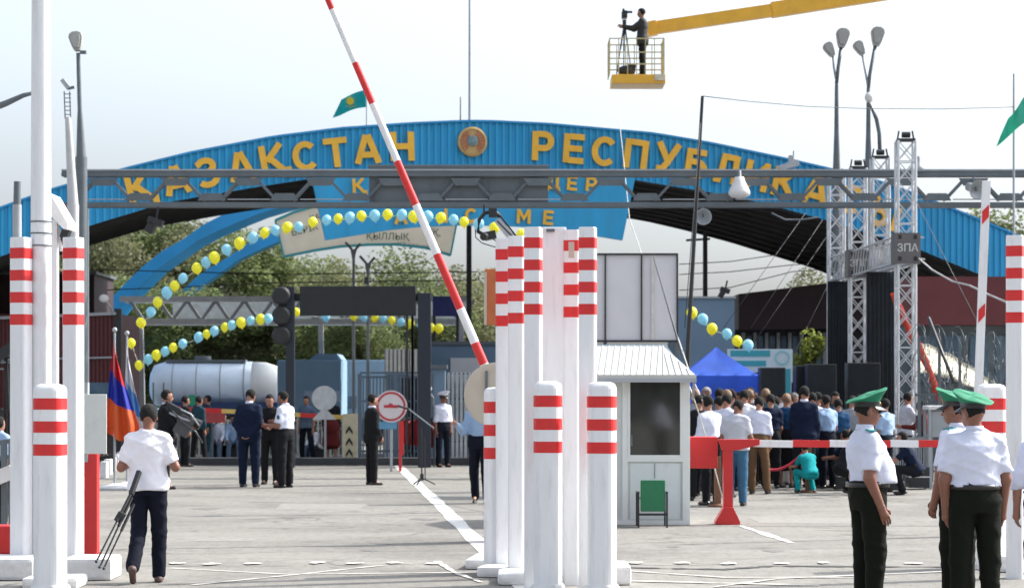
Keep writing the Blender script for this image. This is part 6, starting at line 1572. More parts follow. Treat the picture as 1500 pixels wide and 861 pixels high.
# ------------------------------------------------------------------ trucks
Y = 72; tk = thing('tank_truck', 'white tank trailer with rounded end and navy chassis behind the group of men', 'truck', Vector((X(310, Y), Y, 0)))
x0, x1 = X(212, Y), X(408, Y); zc = (Z(529, Y) + Z(598, Y)) / 2; rt = (Z(529, Y) - Z(598, Y)) / 2
prof_ = [(0.001, x0), (rt * .55, x0 + .02), (rt * .85, x0 + .12), (rt, x0 + .45), (rt, x1 - .9)]
mb = MB(); mb.lathe((0, Y + 1.2, zc), prof_, 32, 0, True, Matrix(((0, 0, 1), (0, 1, 0), (-1, 0, 0)))); mb.build('tank', tankw, tk)
mb = MB(); mb.lathe((0, Y + 1.2, zc), [(rt, x1 - .9), (rt * .97, x1 - .5), (rt * .8, x1 - .15), (rt * .4, x1 - .03), (0.001, x1)], 32, 0, True, Matrix(((0, 0, 1), (0, 1, 0), (-1, 0, 0)))); mb.build('tank_end', tankb, tk)
mb = MB()
for q in (.18, .36, .54, .72): xs_ = x0 + (x1 - x0) * q; mb.cyl((xs_, Y + 1.2, zc), (xs_ + .035, Y + 1.2, zc), rt + .008, rt + .008, 32)
mb.build('weld_bands', steell, tk)
mb = MB(); mb.box(x0 + .5, x1 - 1.1, Y + .9, Y + 1.5, zc + rt - .02, zc + rt + .06); mb.cyl((x0 + 1.6, Y + 1.2, zc + rt), (x0 + 1.6, Y + 1.2, zc + rt + .18), .25, .25, 16); mb.build('walkway', steel, tk)
mb = MB(); mb.box(X(245, Y), X(450, Y), Y + .3, Y + 2.1, Z(608, Y), Z(589, Y)); mb.build('chassis', chass, tk)
for px in (232, 262, 380, 420):
    mb = MB(); mb.cyl((X(px, Y), Y + .3, .5), (X(px, Y), Y + .65, .5), .5, .5, 24); w = mb.build('wheel', rubber, tk); mb = MB(); mb.cyl((X(px, Y), Y + .27, .5), (X(px, Y), Y + .31, .5), .25, .25, 16); mb.build('rim', steell, w)
for px in (225, 240):
    mb = MB(); mb.bar((X(px, Y), Y - .05, Z(600, Y)), (X(px, Y), Y - .05, Z(560, Y)), .04); mb.build('ladder', steel, tk)
Y = 67; tr = thing('covered_truck', 'blue grey covered truck behind the traffic light post', 'truck', Vector((X(470, Y), Y, 0)))
mb = MB(); mb.box(X(406, Y), X(500, Y), Y, Y + 2.4, Z(612, Y), Z(527, Y)); mb.build('cargo_box', truckb, tr, bevel=0.04)
mb = MB(); mb.prism([pz(452, 527, Y), pz(463, 518, Y), pz(493, 518, Y), pz(500, 527, Y)], Y + .1, Y + 2.3); mb.build('wind_deflector', truckb, tr)
mb = MB(); mb.box(X(446, Y), X(500, Y), Y - .03, Y - .003, Z(588, Y), Z(572, Y)); mb.build('side_stripe', mat('pale_blue_stripe', (0.35, 0.47, 0.6), 0.5), tr)
for px in (425, 480):
    mb = MB(); mb.cyl((X(px, Y), Y + .0, .5), (X(px, Y), Y + .3, .5), .5, .5, 24); mb.build('wheel', rubber, tr)
mb = MB(); mb.box(X(406, Y), X(500, Y), Y + .2, Y + 2.2, .5, Z(612, Y) - .003); mb.build('chassis', chass, tr)
Y = 73; tr = thing('box_truck', 'pale blue box truck with dark window band, right of the covered truck', 'truck', Vector((X(530, Y), Y, 0)))
mb = MB(); mb.box(X(500, Y), X(566, Y), Y, Y + 2.4, .6, Z(527, Y)); mb.build('body', mat('light_blue_truck_paint', (0.28, 0.44, 0.60), 0.5, 0.1, 2), tr, bevel=0.05)
mb = MB(); mb.box(X(497, Y), X(522, Y), Y - .03, Y - .003, Z(598, Y), Z(580, Y)); mb.build('side_window', bglass, tr)
for px in (512, 552):
    mb = MB(); mb.cyl((X(px, Y), Y, .5), (X(px, Y), Y + .3, .5), .5, .5, 20); mb.build('wheel', rubber, tr)

# ------------------------------------------------------------------ trees
def crown_mesh(name, n, rx_, rz_, zc_, seed, size, mtl, lobes=9):
    rr = random.Random(seed); mb = MB()
    L = []
    for i in range(lobes):
        t = rr.uniform(0, 6.28); q = rr.uniform(0.15, .75); L.append((Vector((math.cos(t) * rx_ * q, math.sin(t) * rx_ * q, zc_ + rr.uniform(-.75, .75) * rz_)), rr.uniform(.3, .5)))
    L.append((Vector((0, 0, zc_ + rz_ * .6)), .45))
    vs, fs = [], []
    for i in range(n):
        c, s_ = L[rr.randrange(len(L))]
        d = Vector((rr.gauss(0, 1), rr.gauss(0, 1), rr.gauss(0, 1))).normalized() * (rr.random() ** .4)
        p = c + Vector((d.x * rx_ * s_, d.y * rx_ * s_, d.z * rz_ * s_ * 1.05))
        a = Vector((rr.uniform(-1, 1), rr.uniform(-1, 1), rr.uniform(-.7, .7))).normalized(); b_ = a.cross(Vector((rr.uniform(-1, 1), rr.uniform(-1, 1), rr.uniform(-1, 1)))).normalized()
        s2 = size * rr.uniform(.5, 1.2); k = len(vs)
        vs += [p - a * s2, p + b_ * s2 * .5, p + a * s2, p - b_ * s2 * .5]; fs.append((k, k + 1, k + 2, k + 3))
    mb.add(vs, fs); return mb, L
TREEK = {}
def tree(kind, px, Y, ytop, label, wscale=1.0, seed=0, grp='trees beyond the gate'):
    loc = Vector((X(px, Y), Y, 0)); H = Z(ytop, Y)
    if kind not in TREEK:
        m_ = {'a': leafA, 'b': leafB, 'c': leafA}[kind]
        root = thing('tree', label, 'tree', (0, 0, 0), group=grp)
        mb, L = crown_mesh('crown', 17000 if kind != 'c' else 6500, 3.0, 3.9, 5.7, {'a': 1, 'b': 2, 'c': 3}[kind], 0.125, m_, 12)
        mb.build('crown', m_, root, local=True)
        mb = MB(); mb.tube([(0, 0, 0), (.05, .02, 1.5), (-.05, 0, 3.2), (.05, 0, 5), (0, 0, 8)], [.22, .18, .14, .1, .03], 8)
        for c, s_ in L:
            st_ = Vector((0, 0, max(1.8, c.z - 2.6))); mb.tube([st_, st_.lerp(c, .5) + Vector((0, 0, .2)), c], [.07, .05, .015], 6)
        mb.build('trunk', barkm, root, local=True)
        TREEK[kind] = root
    else: root = dup(TREEK[kind]); root['label'] = label
    root.location = loc; root.rotation_euler = (0, 0, seed * 1.3); s_ = H / 9.8; root.scale = (s_ * wscale, s_ * wscale, s_)
    return root
TL = [('a', 110, 96, 330, 1.0, 'bushy green tree behind the dark cabin at the far left'), ('b', 165, 92, 322, 1.0, 'olive green tree left of the blue arch foot'), ('a', 225, 98, 306, 1.1, 'tall dark tree under the left soffit of the gate'),
      ('b', 285, 95, 318, 1.1, 'olive tree behind the middle of the blue inner arch'), ('a', 345, 90, 330, 1.1, 'dark tree right of the blue arch, above the first balloons'), ('b', 400, 97, 352, 1.0, 'pale olive tree above the traffic light'),
      ('a', 455, 92, 372, 1.1, 'dark green tree behind the left end of the display board'), ('b', 500, 88, 378, 1.0, 'round olive tree behind the display board'), ('c', 560, 98, 366, 1.1, 'sparse tree with bare branches right of the lamp poles'),
      ('c', 615, 94, 372, 1.1, 'sparse thin tree behind the raised barrier arm'), ('b', 665, 104, 388, 1.2, 'low olive tree at the right of the barrier arm'), ('b', 715, 108, 392, 1.2, 'low hazy tree behind the striped columns'),
      ('a', 190, 82, 402, 1.3, 'low dark shrubby tree behind the tank trailer, left'), ('a', 265, 80, 418, 1.3, 'low dark shrubby tree above the rounded tank'), ('b', 335, 82, 424, 1.3, 'low olive shrubby tree below the balloon arc'),
      ('a', 430, 81, 430, 1.4, 'low dark tree behind the traffic light post'), ('a', 530, 80, 445, 1.4, 'low dark tree below the display board'), ('a', 620, 84, 440, 1.4, 'low dark tree behind the dark display post'),
      ('b', 1185, 96, 392, 1.0, 'olive tree at the right end of the bright gap under the arch'), ('b', 1420, 92, 312, 1.2, 'tree top above the right shoulder of the arch'), ('a', 1480, 88, 302, 1.2, 'tree top at the right edge above the striped column'),
      ('a', 40, 90, 340, 1.2, 'tree behind the white mast at the left edge')]
for i, (k_, px, Y, yt, ws, lb) in enumerate(TL): tree(k_, px, Y, yt, lb, ws * 1.0, i + 1)
# backlit shrub beside the stage
Y = 57; loc = Vector((X(1185, Y), Y, 0)); root = thing('shrub', 'bright yellow green young tree lit from behind, left of the stage curtain', 'shrub', loc)
mb, L = crown_mesh('crown', 700, 0.55, 0.75, 2.4, 9, 0.10, leafC, 7); mb.build('foliage', leafC, root, local=True)
mb = MB(); mb.tube([(0, 0, 0), (.02, 0, 1.2), (0, 0, 2.6)], [.05, .04, .02], 6)
for c, s_ in L: mb.tube([(0, 0, 1.5), c], [.02, .008], 5)
mb.build('stem', barkm, root, local=True)

# ------------------------------------------------------------------ balloons
def balloon_mesh(mb, r):
    pr = []
    for i in range(13):
        t = math.pi * i / 12; rr_ = r * math.sin(t); z = r * 1.12 * math.cos(t)
        if z < 0: rr_ *= (1 - 0.12 * (abs(z) / r)); 
        pr.append((max(rr_, 0.0008), z))
    pr = [(a, b) for a, b in reversed(pr)]
    mb.lathe((0, 0, 0), pr, 18, 0, True); return mb
prot = {}
def balloon(px, py, Y, colr, label, grp, r=0.099):
    c = P(px, py, Y)
    if colr not in prot:
        root = thing('balloon', label, 'balloon', (0, 0, 0), group=grp)
        mb = MB(); balloon_mesh(mb, r); mb.build('envelope', byel if colr == 'y' else bblu, root, local=True)
        mb = MB(); mb.lathe((0, 0, -r * 1.12), [(0.004, 0.01), (0.016, -0.02), (0.004, -0.022)], 8, 0, True); mb.build('knot', byel if colr == 'y' else bblu, root, local=True)
        prot[colr] = root
    else:
        root = dup(prot[colr]); root['label'] = label
    root['group'] = grp; root.location = c; rr = random.Random(int(px * 7 + py)); root.rotation_euler = (rr.uniform(-.4, .4), rr.uniform(-.4, .4), 0); s_ = rr.uniform(.88, 1.08); root.scale = (s_,) * 3
    return root
ORD = ['first', 'second', 'third', 'fourth', 'fifth', 'sixth', 'seventh', 'eighth', 'ninth', 'tenth', 'eleventh', 'twelfth', 'thirteenth', 'fourteenth', 'fifteenth', 'sixteenth', 'seventeenth', 'eighteenth', 'nineteenth', 'twentieth']
def garland(name, pts, Y, where, end, sag=0.06):
    P3 = [P(p[0], p[1], Y) for p in pts]; line = []
    for a, b_ in zip(P3[:-1], P3[1:]):
        n = 6
        for i in range(n): t = i / n; line.append(a.lerp(b_, t) + Vector((0, .06, -sag * math.sin(math.pi * t) * (b_ - a).length)))
    line.append(P3[-1]); mb = MB(); mb.tube(line, 0.006, 5)
    solo(mb, 'garland_string', cordm, 'thin string holding the balloons of the ' + where, 'string', P3[0])
    cnt = {'y': 0, 'b': 0}
    for p in pts:
        k_ = p[2]; balloon(p[0], p[1], Y, k_, '%s balloon, %s of its colour from the %s of the %s' % ('yellow' if k_ == 'y' else 'pale blue', ORD[cnt[k_]] if cnt[k_] < 20 else 'last', end, where), 'balloons of the ' + where); cnt[k_] += 1
garland('u', [(206.6, 472.7, 'y'), (221, 457, 'b'), (231, 442.5, 'y'), (244.5, 428.6, 'b'), (255.8, 418.6, 'y'), (268, 407.7, 'b'), (288.3, 393, 'y'), (301.8, 384.5, 'b'), (314, 377.5, 'y'), (332, 366, 'b'), (351, 356.6, 'y'), (370.3, 348.5, 'b'),
              (387.7, 341.5, 'y'), (403.5, 337.6, 'b'), (420.7, 333.4, 'y'), (437.4, 332.4, 'b'), (458, 325.6, 'y'), (478.4, 322.4, 'b'), (495.4, 320.6, 'y'), (512.4, 319, 'b'), (529.4, 316.6, 'y'), (549, 316, 'b'), (567.6, 314.6, 'y'), (588.6, 315, 'b'),
              (606, 317.6, 'y'), (626.6, 317.6, 'b'), (645.6, 319.4, 'y'), (664.4, 322, 'b'), (679.6, 325.4, 'y'), (701, 328, 'b'), (724, 334, 'y'), (764, 343.5, 'y')], 44, 'upper garland', 'left end')
garland('l', [(192, 502.5, 'y'), (203.7, 535, 'y'), (217.4, 526.3, 'b'), (229, 520, 'y'), (241.8, 514.7, 'b'), (253.7, 509, 'y'), (267.6, 503.4, 'b'), (290.9, 493.8, 'b'), (302.5, 489.4, 'y'), (314, 485, 'b'), (329.5, 479.3, 'y'), (339.4, 476.3, 'b'), (353.3, 472.6, 'y'),
              (367.3, 469.7, 'b'), (381.8, 467.6, 'y'), (392.8, 466.8, 'b')], 50, 'lower left garland', 'left end')
garland('m', [(434, 457, 'y'), (477, 464, 'b'), (518, 464, 'y'), (533, 465.5, 'b'), (549, 465.7, 'y'), (561.3, 466.8, 'b'), (574, 469, 'y'), (587.4, 472, 'b'), (600.8, 474, 'y'), (616, 477, 'b'), (631.6, 479.7, 'y'), (643, 481, 'y')], 55, 'display board garland', 'left end')
garland('r', [(1013.6, 458, 'y'), (1029.6, 467.5, 'b'), (1043, 481.7, 'y'), (1064.9, 489, 'b'), (1079.8, 499.6, 'y'), (1095.8, 505.7, 'b')], 44, 'right garland', 'left end')

# ------------------------------------------------------------------ flags on stands at left
def stand_flag(px, Y, top, label, stripes, x_shift=0, width=36, bottom=640, seed=0, emblem=None):
    b = Vector((X(px, Y), Y, 0)); root = thing('flag_on_stand', label, 'flag', b, group='flags on round white stands')
    mb = MB(); mb.lathe(b, [(0.30, 0), (0.29, 0.04), (0.10, 0.08), (0.05, 0.10)], 24); mb.build('stand', white2, root)
    mb = MB(); mb.cyl(b, P(px, top, Y), 0.022, 0.018, 8); mb.build('pole', steell, root)
    mb = MB(); mb.ball(P(px, top - 4, Y), 0.045, 10); mb.build('finial', steell, root)
    nv = 30; nu = 18
    for si, (m_, v0, v1) in enumerate(stripes):
        mb = MB(); vs = []
        for j in range(11):
            v = v0 + (v1 - v0) * j / 10
            for i in range(nu + 1):
                u_ = i / nu; spread = 0.12 + 0.88 * min(1, v * 1.25)
                xx = px + 1 + (u_ - 0.42) * width * spread + x_shift * v; yy = top + 8 + (bottom - top - 8) * v * (1 - 0.10 * abs(u_ - .4)) + 26 * u_ * (1 - v) * 0.9 + 14 * u_
                q = P(xx, yy, Y); q.y += 0.07 * math.sin(u_ * 15 + seed) * (0.4 + v); vs.append(q)
        n0 = len(vs); vs += [v_ + Vector((0, .006, 0)) for v_ in vs]
        fs = [(j * (nu + 1) + i, (j + 1) * (nu + 1) + i, (j + 1) * (nu + 1) + i + 1, j * (nu + 1) + i + 1) for j in range(10) for i in range(nu)]
        mb.add(vs, fs + [tuple(n0 + q for q in reversed(t)) for t in fs], 0, True); mb.build('cloth_stripe', m_, root)
    return root
fr_ = mat('flag_red', (0.60, 0.02, 0.03), 0.6, 0.05, trans=0.4); fb_ = mat('flag_blue', (0.02, 0.035, 0.40), 0.6, 0.05, trans=0.25); fo_ = mat('flag_orange', (0.72, 0.13, 0.03), 0.6, 0.05, trans=0.25)
fw_ = mat('flag_white', (0.7, 0.72, 0.76), 0.6, 0.05, trans=0.25); flb = mat('flag_light_blue', (0.16, 0.40, 0.70), 0.6, 0.05, trans=0.25)
stand_flag(168, GY(716), 487, 'red, blue and orange flag hanging from a pole on a round stand', [(fr_, 0, .33), (fb_, .33, .62), (fo_, .62, 1.0)], 8, 48, 640, 0)
stand_flag(186, GY(713), 492, 'white and light blue flag hanging right behind the red blue orange one', [(fw_, 0, .35), (flb, .35, .6), (fw_, .6, 1.0)], 10, 36, 660, 2)
# ------------------------------------------------------------------ people
def PG(px, Y): return Vector((X(px, Y), Y, 0))
capset = (c_capg, black)
def at_feet(px, py): return Vector((X(px, GY(py)), GY(py), 0))
board_m = mat('teal_shoulder_board', (0.02, 0.22, 0.24), 0.6)
# officers at right
person('portly border officer facing right, green peaked cap, white short sleeved shirt, hands down', PG(1272, 17.9), R(-78), H=1.70, bulk=1.10, belly=0.10,
       la=((-0.06, -0.05, -1), (0.05, 0.30, -1)), ra=((0.12, -0.12, -1), (0.02, 0.42, -1)), ll=((-0.06, 0.02, -1), (-0.01, -0.03, -1)), rl=((0.05, 0.04, -1), (0.02, -0.06, -1)),
       top=('shirt', c_white, 'short'), bottom=c_olive, cap=capset, skin=skind, step=0.0125, boards=board_m, hyaw=-4, lean=-3, hair=hairm)
person('border officer seen from behind, green peaked cap turned left, white short sleeved shirt', PG(1428, 17.6), R(6), H=1.69, bulk=1.12,
       la=((-0.22, 0.05, -1), (0.10, 0.20, -1)), ra=((0.24, 0.02, -1), (-0.02, 0.22, -1)), top=('shirt', c_white, 'short'), bottom=c_olive, cap=capset, skin=skind, step=0.0125,
       hyaw=32, shoulder=1.08, hair=hairm)
person('third border officer half hidden behind the one seen from behind, looking left', PG(1403, 18.6), R(48), H=1.70, bulk=1.08,
       la=((-0.22, 0.10, -1), (0.20, 0.38, -1)), ra=((0.10, 0.12, -1), (-0.2, 0.5, -1)), top=('shirt', c_white, 'short'), bottom=c_olive, cap=capset, skin=skind, step=0.0125, hyaw=14, boards=board_m, hair=hairm)
person('person in a white shirt cut off by the right edge of the picture', PG(1532, 18.2), R(10), H=1.60, bulk=1.05, la=((-0.35, 0.0, -1), (0.1, 0.3, -1)), top=('shirt', c_white, 'long'), bottom=c_navy2, step=0.018)
# man walking at left
walker, J = person('young man in white T-shirt and dark jeans walking away, seen from behind', PG(217, 21.3), R(2), H=1.62, bulk=1.0,
       la=((-0.36, -0.10, -1), (0.25, 0.9, 0.10)), ra=((0.40, -0.08, -1), (-0.25, 0.9, 0.12)), ll=((0.0, -0.02, -1), (-0.06, -0.62, -0.8)), rl=((0.03, 0.10, -1), (0.0, -0.02, -1)),
       top=('tee', c_white2, 'short'), bottom=c_navy2, untuck=True, step=0.0125, hpitch=12, skin=skind, shoes=mat('brown_shoe', (0.10, 0.06, 0.05), 0.6))
# tripod he carries
root = thing('camera_tripod', 'folded black tripod carried by the walking man, its legs slanting to the left', 'tripod', P(190, 730, 20.9))
for (a, c) in (((192, 722), (141, 822)), ((193, 728), (146, 830)), ((196, 738), (152, 832))):
    a3 = P(a[0], a[1], 21.0); c3 = P(c[0], c[1], 20.5); md = a3.lerp(c3, .42); mb = MB(); mb.bar(a3, md, .020, .018); mb.bar(md, c3, .011); mb.ball(c3, .014, 8); mb.build('leg', black, root)
mb = MB(); mb.obox(P(176, 757, 20.85), (0.07, 0.06, 0.09), Matrix.Rotation(R(30), 3, 'Y')); mb.bar(P(192, 724, 21.0), P(204, 690, 21.15), .04); mb.build('hub', black, root, bevel=.005)
# group of three
person('tall man in a navy suit seen from behind with hands clasped behind his back', PG(365, GY(713)), R(-14), H=1.76, bulk=1.10, la=((-0.28, -0.22, -1), (0.55, -0.22, -0.75)), ra=((0.28, -0.22, -1), (-0.55, -0.22, -0.72)),
       top=('jacket', c_navy, 'long'), bottom=c_navy, step=0.018, hpitch=18, collar=c_white, hair=hairm, hyaw=-10, hand_curl=.9)
person('man in black standing between the navy suit and the white uniform', PG(396, GY(712) + 0.9), R(170), H=1.66, bulk=1.0, la=((-0.1, 0.2, -1), (0.3, .8, 0)), ra=((0.1, 0.1, -1), (-.2, .6, .2)), top=('shirt', c_black, 'long'), bottom=c_black, step=0.02, hpitch=10)
person('uniformed man in white shirt and dark trousers facing left with arms folded forward', PG(418, GY(714)), R(62), H=1.72, bulk=1.08, la=((-0.18, 0.12, -1), (0.1, 1, 0.05)), ra=((0.15, 0.2, -1), (-.3, 1, .2)),
       top=('shirt', c_white, 'short'), bottom=c_black, step=0.018, skin=skind, patch=mat('teal_patch', (0.01, 0.07, 0.10), .6), hpitch=14, hyaw=10)
# cameraman
cm, J = person('cameraman in a dark suit holding a big video camera, looking right', PG(243, GY(716)), R(-82), H=1.74, bulk=1.08, la=((-0.1, .35, -1), (.1, 1, .1)), ra=((.1, .5, -.8), (0, 1, -.15)),
       top=('jacket', c_black, 'long'), bottom=c_black, step=0.018, hair=hairm, collar=c_white)
Y = GY(716); c = P(262, 606, Y - .1); root = thing('video_camera', 'large shoulder video camera with cables held by the cameraman', 'video camera', c)
mb = MB(); mb.obox(c, (0.50, 0.16, 0.20), Matrix.Rotation(R(28), 3, 'Y')); mb.obox(c + Vector((-.10, -.02, .14)), (.28, .08, .06), Matrix.Rotation(R(28), 3, 'Y')); mb.build('body', black, root, bevel=.015)
mb = MB(); M = Matrix.Rotation(R(28), 3, 'Y'); mb.cyl(c + M @ Vector((.25, 0, 0)), c + M @ Vector((.42, 0, 0)), .07, .09, 14); mb.build('lens', black, root)
mb = MB(); mb.obox(c + Vector((.10, -.06, -.2)), (.26, .14, .34), Matrix.Rotation(R(30), 3, 'Y')); mb.tube([c + Vector((-.1, -.1, .05)), c + Vector((.1, -.16, -.15)), c + Vector((.3, -.12, -.3)), c + Vector((.42, -.1, -.5))], .02, 6); mb.build('battery_and_cables', mat('dark_grey_plastic', (.06, .06, .065), .5), root)
mb = MB(); mb.tube([c + Vector((-.15, -.1, .02)), c + Vector((.08, -.13, -.08)), c + Vector((.28, -.1, -.14))], .022, 6); mb.tube([c + Vector((.05, -.12, .08)), c + Vector((.22, -.13, .0)), c + Vector((.36, -.1, -.2))], .016, 6); mb.build('grey_handle', steell, root)
# people behind at left
BG = [(271, 683, -60, c_black, 'long', c_black, 'dark clothed bystander just right of the cameraman', {}),
      (291, 680, -40, c_dteal, 'long', c_black, 'bystander in dark clothes leaning with legs apart near the red notice board', dict(ll=((-.2, 0, -1), (-.15, 0, -1)), rl=((.22, 0, -1), (.2, 0, -1)))),
      (305, 674.5, 100, c_dteal, 'long', c_dteal, 'slim bystander in dark teal below the red notice board', {}),
      (449, 676, 160, c_bluegrey, 'short', c_navy2, 'bystander in a blue grey shirt walking behind the white uniform', dict(ll=((-.15, .1, -1), (-.1, -.2, -1)), rl=((.15, -.1, -1), (.1, -.25, -1)))),
      (485, 674.5, 180, c_black, 'long', c_dred, 'woman in a long dark dress beside the striped yellow stand', dict(skirt=True))]
for px, py, yw, tc_, sl, bc_, lb, kw in BG:
    person(lb, at_feet(px, py), R(yw), H=1.60, top=('shirt', tc_, sl), bottom=bc_, step=0.024, untuck=True, **kw)
for px, py, yw, lb, tc_ in ((319, 674, 175, 'left of the two sitting people in white on the kerb', c_white), (341, 674, 190, 'right of the two sitting people in white on the kerb', c_lblue), (462, 674, 150, 'small child in white sitting behind the uniformed man', c_white2)):
    b = at_feet(px, py); b.z = 0.0
    person(lb, b, R(yw), H=1.5 if px < 400 else 1.15, ll=((-.1, 1, -.05), (-.05, .15, -1)), rl=((.1, 1, -.05), (.05, .15, -1)), la=((-.15, .4, -1), (.1, .8, -.5)), ra=((.15, .4, -1), (-.1, .8, -.5)), top=('shirt', tc_, 'long'), bottom=c_bluegrey, step=0.024, untuck=True, lean=10, hpitch=10)
    mb = MB(); mb.box(b.x - .25, b.x + .25, b.y + .0, b.y + .35, 0, .36 if px < 400 else .27)
    solo(mb, 'seat_block', kerbm, {'l': 'dark low block under the left sitting person', 'r': 'dark low block under the right sitting person', 's': 'dark low block under the sitting child'}[lb[0]], 'block', b, 'low seat blocks', bevel=.01)
# man in black with sunglasses
person('man in a black suit and sunglasses facing right beside the round sign', PG(545, GY(710)), R(-66), H=1.66, bulk=0.98, la=((-.1, -.02, -1), (.1, .35, -1)), ra=((.1, .02, -1), (-.35, .55, -.8)), top=('jacket', c_black, 'long'), bottom=c_black, step=0.018, collar=c_white, glasses=True, hair=hairm)
person('guard in white shirt and white peaked cap by the gate pillar', PG(649, GY(684)), R(-150), H=1.66, top=('shirt', c_white, 'long'), bottom=c_navy2, step=0.02, cap=(c_white, black), skin=skind)
person('man in navy trousers and light blue shirt walking behind the round sign back', PG(703, GY(737)), R(170), H=1.70, la=((-.2, .1, -1), (.05, .6, -1)), ra=((.35, .2, -1), (.3, .8, .5)), ll=((-.03, .1, -1), (-.02, -.1, -1)), rl=((.03, -.12, -1), (.02, -.4, -1)), top=('shirt', c_lblue, 'long'), bottom=c_navy2, step=0.018, skin=skinm)
# crane operator
opr, J = person('camera operator in dark jacket standing in the crane basket, arm reaching to the camera', Vector((kx(941), Yz - 0.02, zfl)), R(80), H=1.66, la=((-.1, .75, -.55), (0, 1, .2)), ra=((.1, .75, -.5), (-.1, 1, .25)), top=('jacket', mat('charcoal_jacket', (.025, .025, .028), .8), 'long'), bottom=c_black, step=0.018, hpitch=4)
# far left person
person('person in a light blue shirt at the left edge behind the railing', PG(-2, 30), R(-30), H=1.40, top=('shirt', c_lblue, 'long'), bottom=c_black, step=0.02)
# crowd at right: (px, Y, yaw, H, top, sleeve, bottom, hair, label, extra)
CR = [(1042, 35.5, 15, 1.68, 'shirt', c_white, 'long', c_black, hairm, 'man in a white shirt just right of the booth corner', {}),
      (1030, 38.5, 0, 1.70, 'shirt', c_dteal, 'short', c_black, hairm, 'dark clothed man behind the first white shirt beside the booth', {}),
      (1061, 38.0, -20, 1.70, 'shirt', c_white, 'long', c_navy2, hairm, 'second white shirted man, behind the man in jeans', {}),
      (1078, 35.3, 4, 1.66, 'tee', c_lgrey, 'short', c_jeans, hairm, 'man in a light grey striped T-shirt and blue jeans with bowed head', dict(untuck=True, hpitch=30, bulk=1.14, la=((-.25, .1, -1), (.2, .9, .1)), ra=((.25, .1, -1), (-.1, .9, -.1)), ll=((-.03, 0, -1), (0, -.02, -1)), rl=((.03, .02, -1), (.02, -.04, -1)))),
      (1110, 39.3, -6, 1.70, 'shirt', c_white, 'long', c_brown, hairm, 'man in a white shirt and brown trousers right of the jeans man', dict(ll=((-.03, 0, -1), (-.02, 0, -1)), rl=((.12, 0, -1), (.08, -.02, -1)))),
      (1136, 44.0, 5, 1.69, 'shirt', c_grey, 'short', c_khaki, hairm, 'man in a grey shirt and pale trousers in mid crowd', {}),
      (1152, 41.8, -10, 1.66, 'shirt', c_blue, 'short', c_black, hairb, 'fair haired woman in a dark blue top with a dark skirt', dict(skirt=True)),
      (1178, 41.0, -25, 1.76, 'jacket', c_navy, 'long', c_black, hairm, 'tall man in a navy suit jacket with white collar', dict(collar=c_white, bulk=1.05)),
      (1212, 41.5, 20, 1.66, 'shirt', c_lblue, 'short', c_navy2, hairm, 'man in a light blue short sleeved shirt right of the navy suit', {}),
      (1229, 42.5, -10, 1.64, 'shirt', c_blue, 'short', c_black, hairm, 'man in a dark blue shirt under the leftmost tower', {}),
      (1018, 40.5, 10, 1.72, 'shirt', c_grey, 'short', c_black, hairb, 'brown haired bystander partly hidden behind the booth corner', {}),
      (1052, 42.0, -15, 1.74, 'shirt', c_bluegrey, 'short', c_black, hairm, 'dark haired man in a blue grey shirt in the second row', {}),
      (1072, 42.5, 20, 1.74, 'shirt', c_dteal, 'short', c_black, hairm, 'dark haired man in dark teal behind the bowed head', {}),
      (1090, 41.5, -5, 1.76, 'shirt', c_white2, 'short', c_black, hairm, 'man in white whose head shows above the light grey T-shirt', {}),
      (1101, 44.5, 10, 1.74, 'shirt', c_grey, 'long', c_black, hairm, 'man in grey in the third row under the tent edge', {}),
      (1122, 43.5, -20, 1.72, 'shirt', c_dteal, 'long', c_black, hairb, 'fair headed man in dark clothes behind the white and brown pair', {}),
      (1145, 46.0, 15, 1.72, 'shirt', c_lgrey, 'short', c_black, hairm, 'man in pale grey in front of the first loudspeaker', {}),
      (1163, 45.5, 170, 1.70, 'shirt', c_black, 'long', c_black, hairg, 'grey haired man in black facing the camera from the back row', {}),
      (1198, 44.5, 10, 1.74, 'shirt', c_black, 'short', c_black, hairm, 'man in black behind the light blue shirt', {}),
      (1218, 45.5, 200, 1.66, 'shirt', c_dteal, 'long', c_black, hairm, 'person in dark teal facing the camera in the last row', {}),
      (1081, 46.0, 185, 1.72, 'shirt', c_dred, 'long', c_black, hairm, 'person in dark red facing the camera under the tent', {}),
      (1037, 45.5, 175, 1.74, 'shirt', c_black, 'long', c_black, hairg, 'grey haired person facing the camera under the left of the tent', {}),
      (1247, 43.5, 5, 1.62, 'shirt', c_grey, 'short', c_black, hairm, 'man in a grey shirt hidden mostly by the portly officer', {}),
      (1296, 40.0, 30, 1.58, 'shirt', c_lblue, 'short', c_navy2, hairm, 'man in a blue shirt just right of the portly officer', {}),
      (1326, 44.8, -60, 1.66, 'tee', c_lgrey, 'short', c_black, hairm, 'technician in a grey and white vest behind the tallest tower', dict(untuck=True, ra=((.1, .5, -.7), (0, 1, .1)))),
      (1352, 44.0, 60, 1.62, 'shirt', c_dred, 'long', c_black, hairm, 'man in dark red facing the technician', dict(la=((-.1, .5, -.7), (0, 1, .1)))),
      (1262, 46, 15, 1.60, 'shirt', c_bluegrey, 'short', c_black, hairm, 'bystander in blue grey behind the portly officer', {})]
